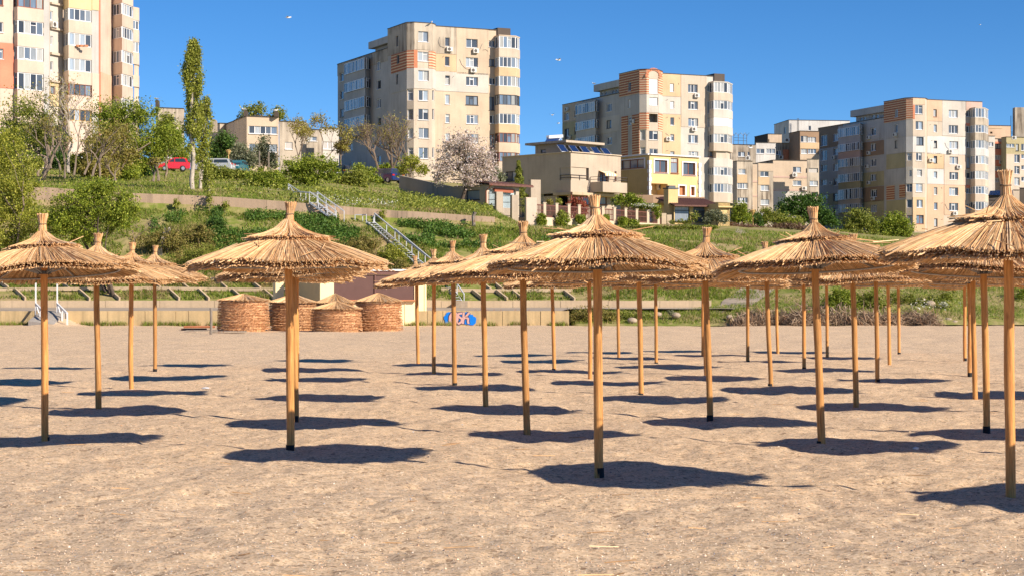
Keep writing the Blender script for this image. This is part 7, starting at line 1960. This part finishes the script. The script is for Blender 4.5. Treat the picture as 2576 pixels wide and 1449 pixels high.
for i, (x, y, rx, ry, Y_, m_, lb) in enumerate(((60,408,48,22,158,'mid','low green shrub at the feet of the half bare bronze tree'), (150,405,40,20,160,'dark','dark shrub between the trunks at upper left'), (205,412,44,26,157,'mid','olive green shrub under the leaning bare tree'), (250,425,46,24,154,'bronze','brownish shrub before the long black car'), (310,432,40,22,158,'green','green shrub at the foot of the big fresh tree'),
      (372,425,20,24,172,'dark','dark shrub left of the white car'), (20,392,40,30,165,'green','green shrub at the left frame edge above the wall'), (545,436,34,22,165,'mid','grassy shrub before the silver car'), (598,440,34,14,165,'mid','weedy shrub before the teal car'), (455,392,26,26,214,'green','green tree just behind the red hatchback'), (420,385,24,28,212,'dark','dark tree behind the white car'))):
    tree('shrub', lb, 'shrub', Y_, (x, y + ry), [(x, y, rx, ry), (x - rx * .5, y + ry * .3, rx * .6, ry * .7), (x + rx * .5, y + ry * .2, rx * .6, ry * .8)], int(5.2 * rx * ry) + 900, .16, m_, .05, group=G, limbs=5)

# ---- villa gardens
GS = 'shrubs along the garden fence'
tree('red_maple', 'red leaved maple bush behind the fence of the beige villa', 'shrub', 173, (1452, 560), [(1452,512,22,16),(1440,525,16,16),(1465,528,15,16),(1455,542,16,12)], 6720, .13, 'red', .06)
for x, y, rx, ry, lb in ((663,530,48,60,'first round shrub from the left against the fence plinth'), (865,530,58,78,'tallest round shrub against the fence plinth, behind the flared tuft'), (1040,520,46,42,'round shrub just left of the nearest centre tuft'), (1285,508,36,30,'small shrub just right of the nearest centre tuft'), (1450,545,46,42,'shrub before the fourth panel right of the nearest centre tuft'), (1550,555,56,32,'low wide shrub at the right part of the fence')):
    px_, py_ = Q8(x, y); Y_ = yf(px_) - 1.6
    tree('round_shrub', lb, 'shrub', Y_, (px_, py_ + ry / 3.85), [(px_, py_, rx / 3.85, ry / 3.85), (px_, py_ + 4, rx / 4.4, ry / 5)], 4160, .12, 'green', .04, group=GS, clump=.42, shell=.8)
tree('garden_tree', 'leafy garden tree between the two villas', 'tree', 177, (1590, 545), [(1560,505,22,14),(1590,503,24,14),(1612,512,14,10),(1585,498,10,12)], 5760, .15, 'green', .07, clump=.3)
tree('climbing_vine', 'flowering vine hanging over the right end of the fence', 'vine', 174.5, (1635, 555), [(1620,520,26,7),(1645,522,18,9),(1655,535,9,16),(1600,517,20,5)], 4480, .12, 'green', .03)
tree('vine_blossom', 'white blossom patches on the vine over the fence', 'blossom', 174, (1625, 540), [(1612,516,24,5),(1640,518,16,5)], 380, .12, 'white', 0)
tree('yellow_shrub', 'small orange yellow shrub behind the first fence panels', 'shrub', 170, (1382, 545), [(1382,508,9,9)], 500, .12, 'bronze', .03)
tree('yellow_shrub', 'small yellow green shrub behind the second fence panel', 'shrub', 170, (1406, 545), [(1406,508,9,8)], 500, .12, 'yellowgreen', .03)
tree('rose_bush', 'pale flowering bush before the porch of the garden room', 'shrub', 172, (1805, 572), [(1800,545,26,16),(1820,552,16,12),(1780,555,14,10)], 3680, .14, 'grey', .05)
tree('rose_bush', 'thin flowering bush before the middle panes of the garden room', 'shrub', 172.5, (1745, 570), [(1748,545,14,14),(1735,555,10,10)], 800, .13, 'mid', .04)
tree('potted_plants', 'row of green plants at the foot of the garden room glass', 'plants', 174, (1705, 572), [(1690,560,12,6),(1710,558,14,7),(1728,562,10,6)], 700, .12, 'mid', 0)
c, _ = clump_leaves([(px_, 573, 18, 6) for px_ in range(1440, 1800, 22)], 158.5, 9500, .12, .5); tag(link('clipped_hedge', np_mesh('clipped_hedge', leaves(c, .12), 4, LEAF['mid'])), 'low clipped hedge running along the foot of the garden fence', 'hedge')
tree('leafy_tree', 'bright green tree at the right end of the garden room', 'tree', 196, (1860, 565), [(1858,530,20,22),(1872,548,18,16),(1850,550,14,14)], 5760, .18, 'green', .1, clump=.3)
tree('leafy_tree', 'dark tree beside the ochre lamp right of the garden room', 'tree', 205, (1895, 565), [(1892,548,18,18),(1910,555,14,12)], 2880, .2, 'dark', .08)
tree('leafy_tree', 'large dark green tree before the tan terraced apartments', 'tree', 212, (2020, 568), [(2015,512,42,26),(1985,528,34,28),(2050,522,30,34),(2075,545,26,24),(2030,545,40,20),(2098,560,18,14)], 15200, .21, 'dark', .18, 'bark_dark', 12, clump=.28)
tree('leafy_tree', 'light green bushes left of the large dark tree', 'shrub', 200, (1945, 572), [(1935,545,26,22),(1965,552,24,18),(1915,556,18,14),(2000,558,26,14)], 6720, .18, 'mid', .07)
tree('conifer', 'small blue grey conifer among the light green bushes', 'conifer', 197, (1912, 575), [(1912,562,10,13),(1912,548,5,8)], 700, .16, 'dark', .04)
tree('leafy_tree', 'pale leaved tree before the shaded wing of the patchwork block', 'tree', 192, (2165, 590), [(2155,545,30,20),(2180,560,28,22),(2140,568,24,20),(2195,580,20,18)], 9600, .18, 'mid', .09, clump=.27)
tree('leafy_tree', 'dense green bush before the corner of the patchwork block', 'tree', 188, (2262, 615), [(2250,555,30,22),(2275,575,26,24),(2240,590,32,22),(2270,605,26,18),(2225,565,18,16)], 12160, .17, 'green', .09, clump=.27)
tree('shrub', 'low green shrubs to the left of the dense green bush', 'shrub', 182, (2190, 605), [(2150,592,40,14),(2200,600,34,14),(2110,588,24,12)], 6720, .16, 'mid', .04)
c, _ = clump_leaves([(px_, 575 + 6 * math.sin(px_ * .05), 22, 11) for px_ in range(1800, 2050, 22)], 178, 8000, .15, .45); tag(link('brown_hedge', np_mesh('brown_hedge', leaves(c, .15, .4), 4, LEAF['purple'])), 'purplish brown dry hedge on the slope below the dark tree', 'hedge')
bare_tree('bare_bush', 'pale leafless bush on the grass below the brown hedge', 150, (1865, 628), (1868, 570), 1.0, .05, 'bark_pale', 5, seed=51, cat='bush')
bare_tree('bare_bush', 'dry leafless shrub at the foot of the round dense tree', 111, (330, 618), (352, 545), 1.2, .035, 'twig', 5, seed=52, cat='bush')
bare_tree('dead_branch', 'dead forked branch lying on the slope below the wall', 117, (405, 600), (410, 572), 1.3, .06, 'bark_pale', 2, seed=53, cat='branch')

# ---- plants around the beach edge
GB = 'bushes at the back of the beach'
tree('bush', 'dark green bush above the grey thatch pile', 'bush', 106.2, (2115, 790), [(2112,752,40,24),(2090,765,26,22),(2140,765,26,20),(2125,738,30,14)], 10400, .085, 'green', .05, group=GB, clump=.3)
tree('bush', 'olive bush right of the dark green one above the thatch pile', 'bush', 106.6, (2195, 790), [(2190,752,36,26),(2215,768,30,18),(2170,775,24,14)], 7360, .085, 'mid', .05, group=GB, clump=.3)
tree('bush', 'tall weedy green patch on the right bank', 'bush', 107.4, (2290, 780), [(2270,748,44,18),(2320,758,40,18),(2360,765,30,18),(2300,772,50,10),(2380,742,30,14)], 11200, .08, 'mid', .04, group=GB, clump=.3)
tree('bush', 'bright green bush at the right edge between the umbrella poles', 'bush', 108, (2568, 790), [(2565,755,26,36),(2600,760,40,40)], 6720, .09, 'green', .05, group=GB, clump=.3)
tree('bush', 'dark hollow bush behind the bunched right umbrella poles', 'bush', 112, (2440, 760), [(2440,728,46,14),(2400,733,20,14),(2490,730,30,12)], 5760, .09, 'dark', .05, group=GB)
tree('flowering_bush', 'bush with white flower heads on the right bank', 'bush', 106.2, (2378, 790), [(2378,768,18,13)], 900, .07, 'mid', .03, group=GB)
tree('white_flowers', 'white flower heads on the right bank bush', 'flowers', 106, (2376, 780), [(2374,764,12,8)], 260, .07, 'white', 0)
tree('bush', 'grassy green mound bush at the right end of the seawall', 'bush', 104.3, (1475, 815), [(1465,792,36,22),(1500,790,38,22),(1535,798,28,16),(1445,804,20,12)], 9920, .08, 'scrub', .03, group=GB, clump=.34)
tree('bush', 'low green bush between the seawall end and the nearest centre pole', 'bush', 104.2, (1510, 812), [(1500,803,30,10),(1478,806,22,8)], 2560, .075, 'green', .03, group=GB)
tree('bush', 'green weeds right of the nearest centre pole on the mound', 'bush', 104.6, (1580, 812), [(1572,792,28,14),(1610,798,24,12),(1640,806,24,8)], 4480, .075, 'mid', .03, group=GB)
tree('bush', 'small dense weed with blue green leaves on the stony mound', 'bush', 104.3, (1690, 800), [(1688,786,10,7)], 420, .07, 'grey', .02, group=GB)
tree('bush', 'low green bush left of the grey thatch pile', 'bush', 105.2, (1800, 806), [(1790,795,26,9),(1825,800,18,8),(1885,785,26,10)], 3520, .075, 'mid', .03, group=GB)
for i, (x, y, r_, lb) in enumerate(((500,0,0,''),)): pass
sl = [(870,625,52,26,118,'scrub','olive scrub bush right of the complete umbrella on the slope'), (920,610,34,20,119,'scrub','smaller olive scrub bush beside the long stairs'), (985,640,36,34,116.5,'yellowgreen','yellowish bush along the left side of the long stairs'), (1010,668,26,18,115,'scrub','low brownish bush below the long stairs'),
      (420,600,44,30,117,'scrub','brownish tangled scrub right of the round dense tree'), (500,585,36,22,118.5,'scrub','tangled scrub below the poplars'), (510,640,44,26,114.5,'mid','greenish scrub behind the tip of the fourth left umbrella'), (545,560,24,24,121,'dark','dark bush against the retaining wall below the poplars'), (620,690,40,14,112.6,'green','green bush above the slope beams behind the complete umbrella'),
      (1160,590,34,14,122,'ivy','green shrub patch under the right part of the retaining wall'), (1350,640,40,18,117,'scrub','dry scrub below the entrance gates'), (1290,585,30,12,124,'mid','weeds below the garage shed')]
for x, y, rx, ry, Y_, m_, lb in sl: tree('scrub_bush', lb, 'bush', Y_, (x, y + ry), [(x, y, rx, ry), (x - rx * .6, y + ry * .4, rx * .6, ry * .6), (x + rx * .6, y + ry * .3, rx * .6, ry * .6)], int(3400 * (rx * ry / 1000) ** .8) + 500, .10, m_, .03, group='scrub bushes on the slope', clump=.3)
for px_, py0, py1, lb in ((443,500,527,'small shoot growing against the retaining wall left of the poplar foot'), (527,470,527,'leafy shoot climbing the retaining wall at the poplar foot'), (567,505,530,'low shoot against the retaining wall right of the poplar foot'), (1190,522,558,'slender leafy shoots over the middle of the retaining wall')):
    x_ = px_ if px_ != 1190 else 1290 / 1.0 
    x_ = px_ if px_ != 1190 else Q9(1200, 0)[0]
    tree('wall_shoot', lb, 'plant', 124.4, (x_, py1), [(x_, (py0 + py1) / 2, 9, (py1 - py0) / 2)], 520, .11, 'poplar', .02, group='shoots along the retaining wall')

# ---- ground cover that nobody could count
def on_slope(n, px0, px1, Y0, Y1, thr=None, sc=.25, seed=0.0):
    px_ = RNG.uniform(px0, px1, n); Y_ = RNG.uniform(Y0, Y1, n); X_ = (px_ - CX) / F * Y_
    if thr is not None:
        k_ = perlin(X_ * sc + seed, Y_ * sc) + .35 * perlin(X_ * sc * 3.1, Y_ * sc * 3.1 + seed) > thr; X_, Y_ = X_[k_], Y_[k_]
    return X_, Y_, terr(X_, Y_)
def blades(X_, Y_, Z_, h, w, mat, name, lean=.35):
    n = len(X_); a_ = RNG.uniform(0, 6.28, n); hh = h * RNG.uniform(.5, 1.5, n); ww = w * RNG.uniform(.7, 1.4, n)
    l = RNG.normal(size=(n, 2)) * lean * hh[:, None]
    v = np.stack([np.stack([X_ - np.cos(a_) * ww, Y_ - np.sin(a_) * ww, Z_ - .05], -1), np.stack([X_ + np.cos(a_) * ww, Y_ + np.sin(a_) * ww, Z_ - .05], -1), np.stack([X_ + l[:, 0], Y_ + l[:, 1], Z_ + hh], -1)], 1)
    return tag(link(name, np_mesh(name, v, 3, LEAF[mat])), kind='stuff')
cat3 = lambda *a: tuple(np.concatenate(q) for q in zip(*a))
blades(*cat3(on_slope(110000, -60, 1900, 109.9, 124.4, -.14, .4, 21.0), on_slope(34000, 1250, 2640, 109.6, 128, -.1, .35, 22.0), on_slope(38000, -60, 1260, 125.5, 150, -.12, .3, 23.0), on_slope(38000, 1240, 2640, 120, 160, -.12, .25, 24.0), on_slope(16000, -60, 1260, 150, 206)), .17, .035, 'grass', 'grass_cover', .6)
blades(*cat3(on_slope(30000, -60, 1000, 109.9, 122, .1, .3, 3.0), on_slope(24000, 1000, 2600, 110, 135, .08, .25, 8.0), on_slope(6000, -60, 1240, 125.5, 140, .1, .3, 5)), .24, .026, 'dry', 'dry_grass', .5)
blades(*cat3(on_slope(9000, 1440, 1900, 103.6, 108.8), on_slope(9000, 1850, 2640, 103.8, 110)), .13, .025, 'grass', 'bank_grass', .6)
blades(*cat3(on_slope(3600, 1440, 2640, 103.5, 106.5, .0, .8, 4)), .16, .02, 'dry', 'bank_dry_grass', .6)
def wall_foot(n, px0, px1, Y0, h, mat, name, thr=0.0):
    px_ = RNG.uniform(px0, px1, n); Y_ = Y0 - np.abs(RNG.normal(size=n)) * .22; X_ = (px_ - CX) / F * Y_
    k_ = perlin(X_ * .9, Y_ * .2 + 3) > thr; X_, Y_ = X_[k_], Y_[k_]
    return blades(X_, Y_, 0 * X_ + .02, h, .02, mat, name)
wall_foot(5200, -100, 1440, YW - .05, .22, 'grass', 'wall_foot_grass', .02); wall_foot(3800, -100, 1440, YW - .05, .16, 'dry', 'wall_foot_dry_grass', -.1)
def cover(spec, size, mat, name, hgt):
    A_ = cat3(*[on_slope(*s_) for s_ in spec]); n = len(A_[0])
    c = np.stack([A_[0], A_[1], A_[2] + RNG.random(n) ** 1.5 * hgt], -1)
    tag(link(name, np_mesh(name, leaves(c, size, .7), 4, LEAF[mat])), kind='stuff')
cover([(34000, 540, 905, 116.5, 124.7, -.12, .25, 1.0), (9000, 380, 560, 119, 124.7, .05, .3, 2.0), (15000, 1000, 1260, 119.5, 124.6, -.02, .3, 6.0), (9000, 1200, 1480, 113, 124, .12, .3, 7.5)], .13, 'ivy', 'ivy_cover', .4)
cover([(22000, 330, 720, 111.8, 120, .02, .28, 11.0), (12000, 760, 1010, 112, 119, .02, .28, 12.0), (9000, 1250, 1750, 111, 124, .16, .25, 13.0), (7000, 1040, 1240, 112, 120, .16, .3, 14.0)], .11, 'scrub', 'scrub_cover', .35)
cover([(12000, 560, 1240, 125.6, 150, .02, .2, 15.0), (7000, 1000, 1240, 125.6, 165, -.1, .25, 16.0), (5000, 0, 600, 126, 190, .12, .2, 17.0)], .16, 'mid', 'weed_cover', .5)
cover([(800, 780, 1000, 126, 133, .0, .5, 18.0), (300, 560, 800, 126, 150, .2, .5, 19.0), (160, 2290, 2420, 105, 107, -.2, .5, 20.0)], .10, 'white', 'white_wildflowers', .5)
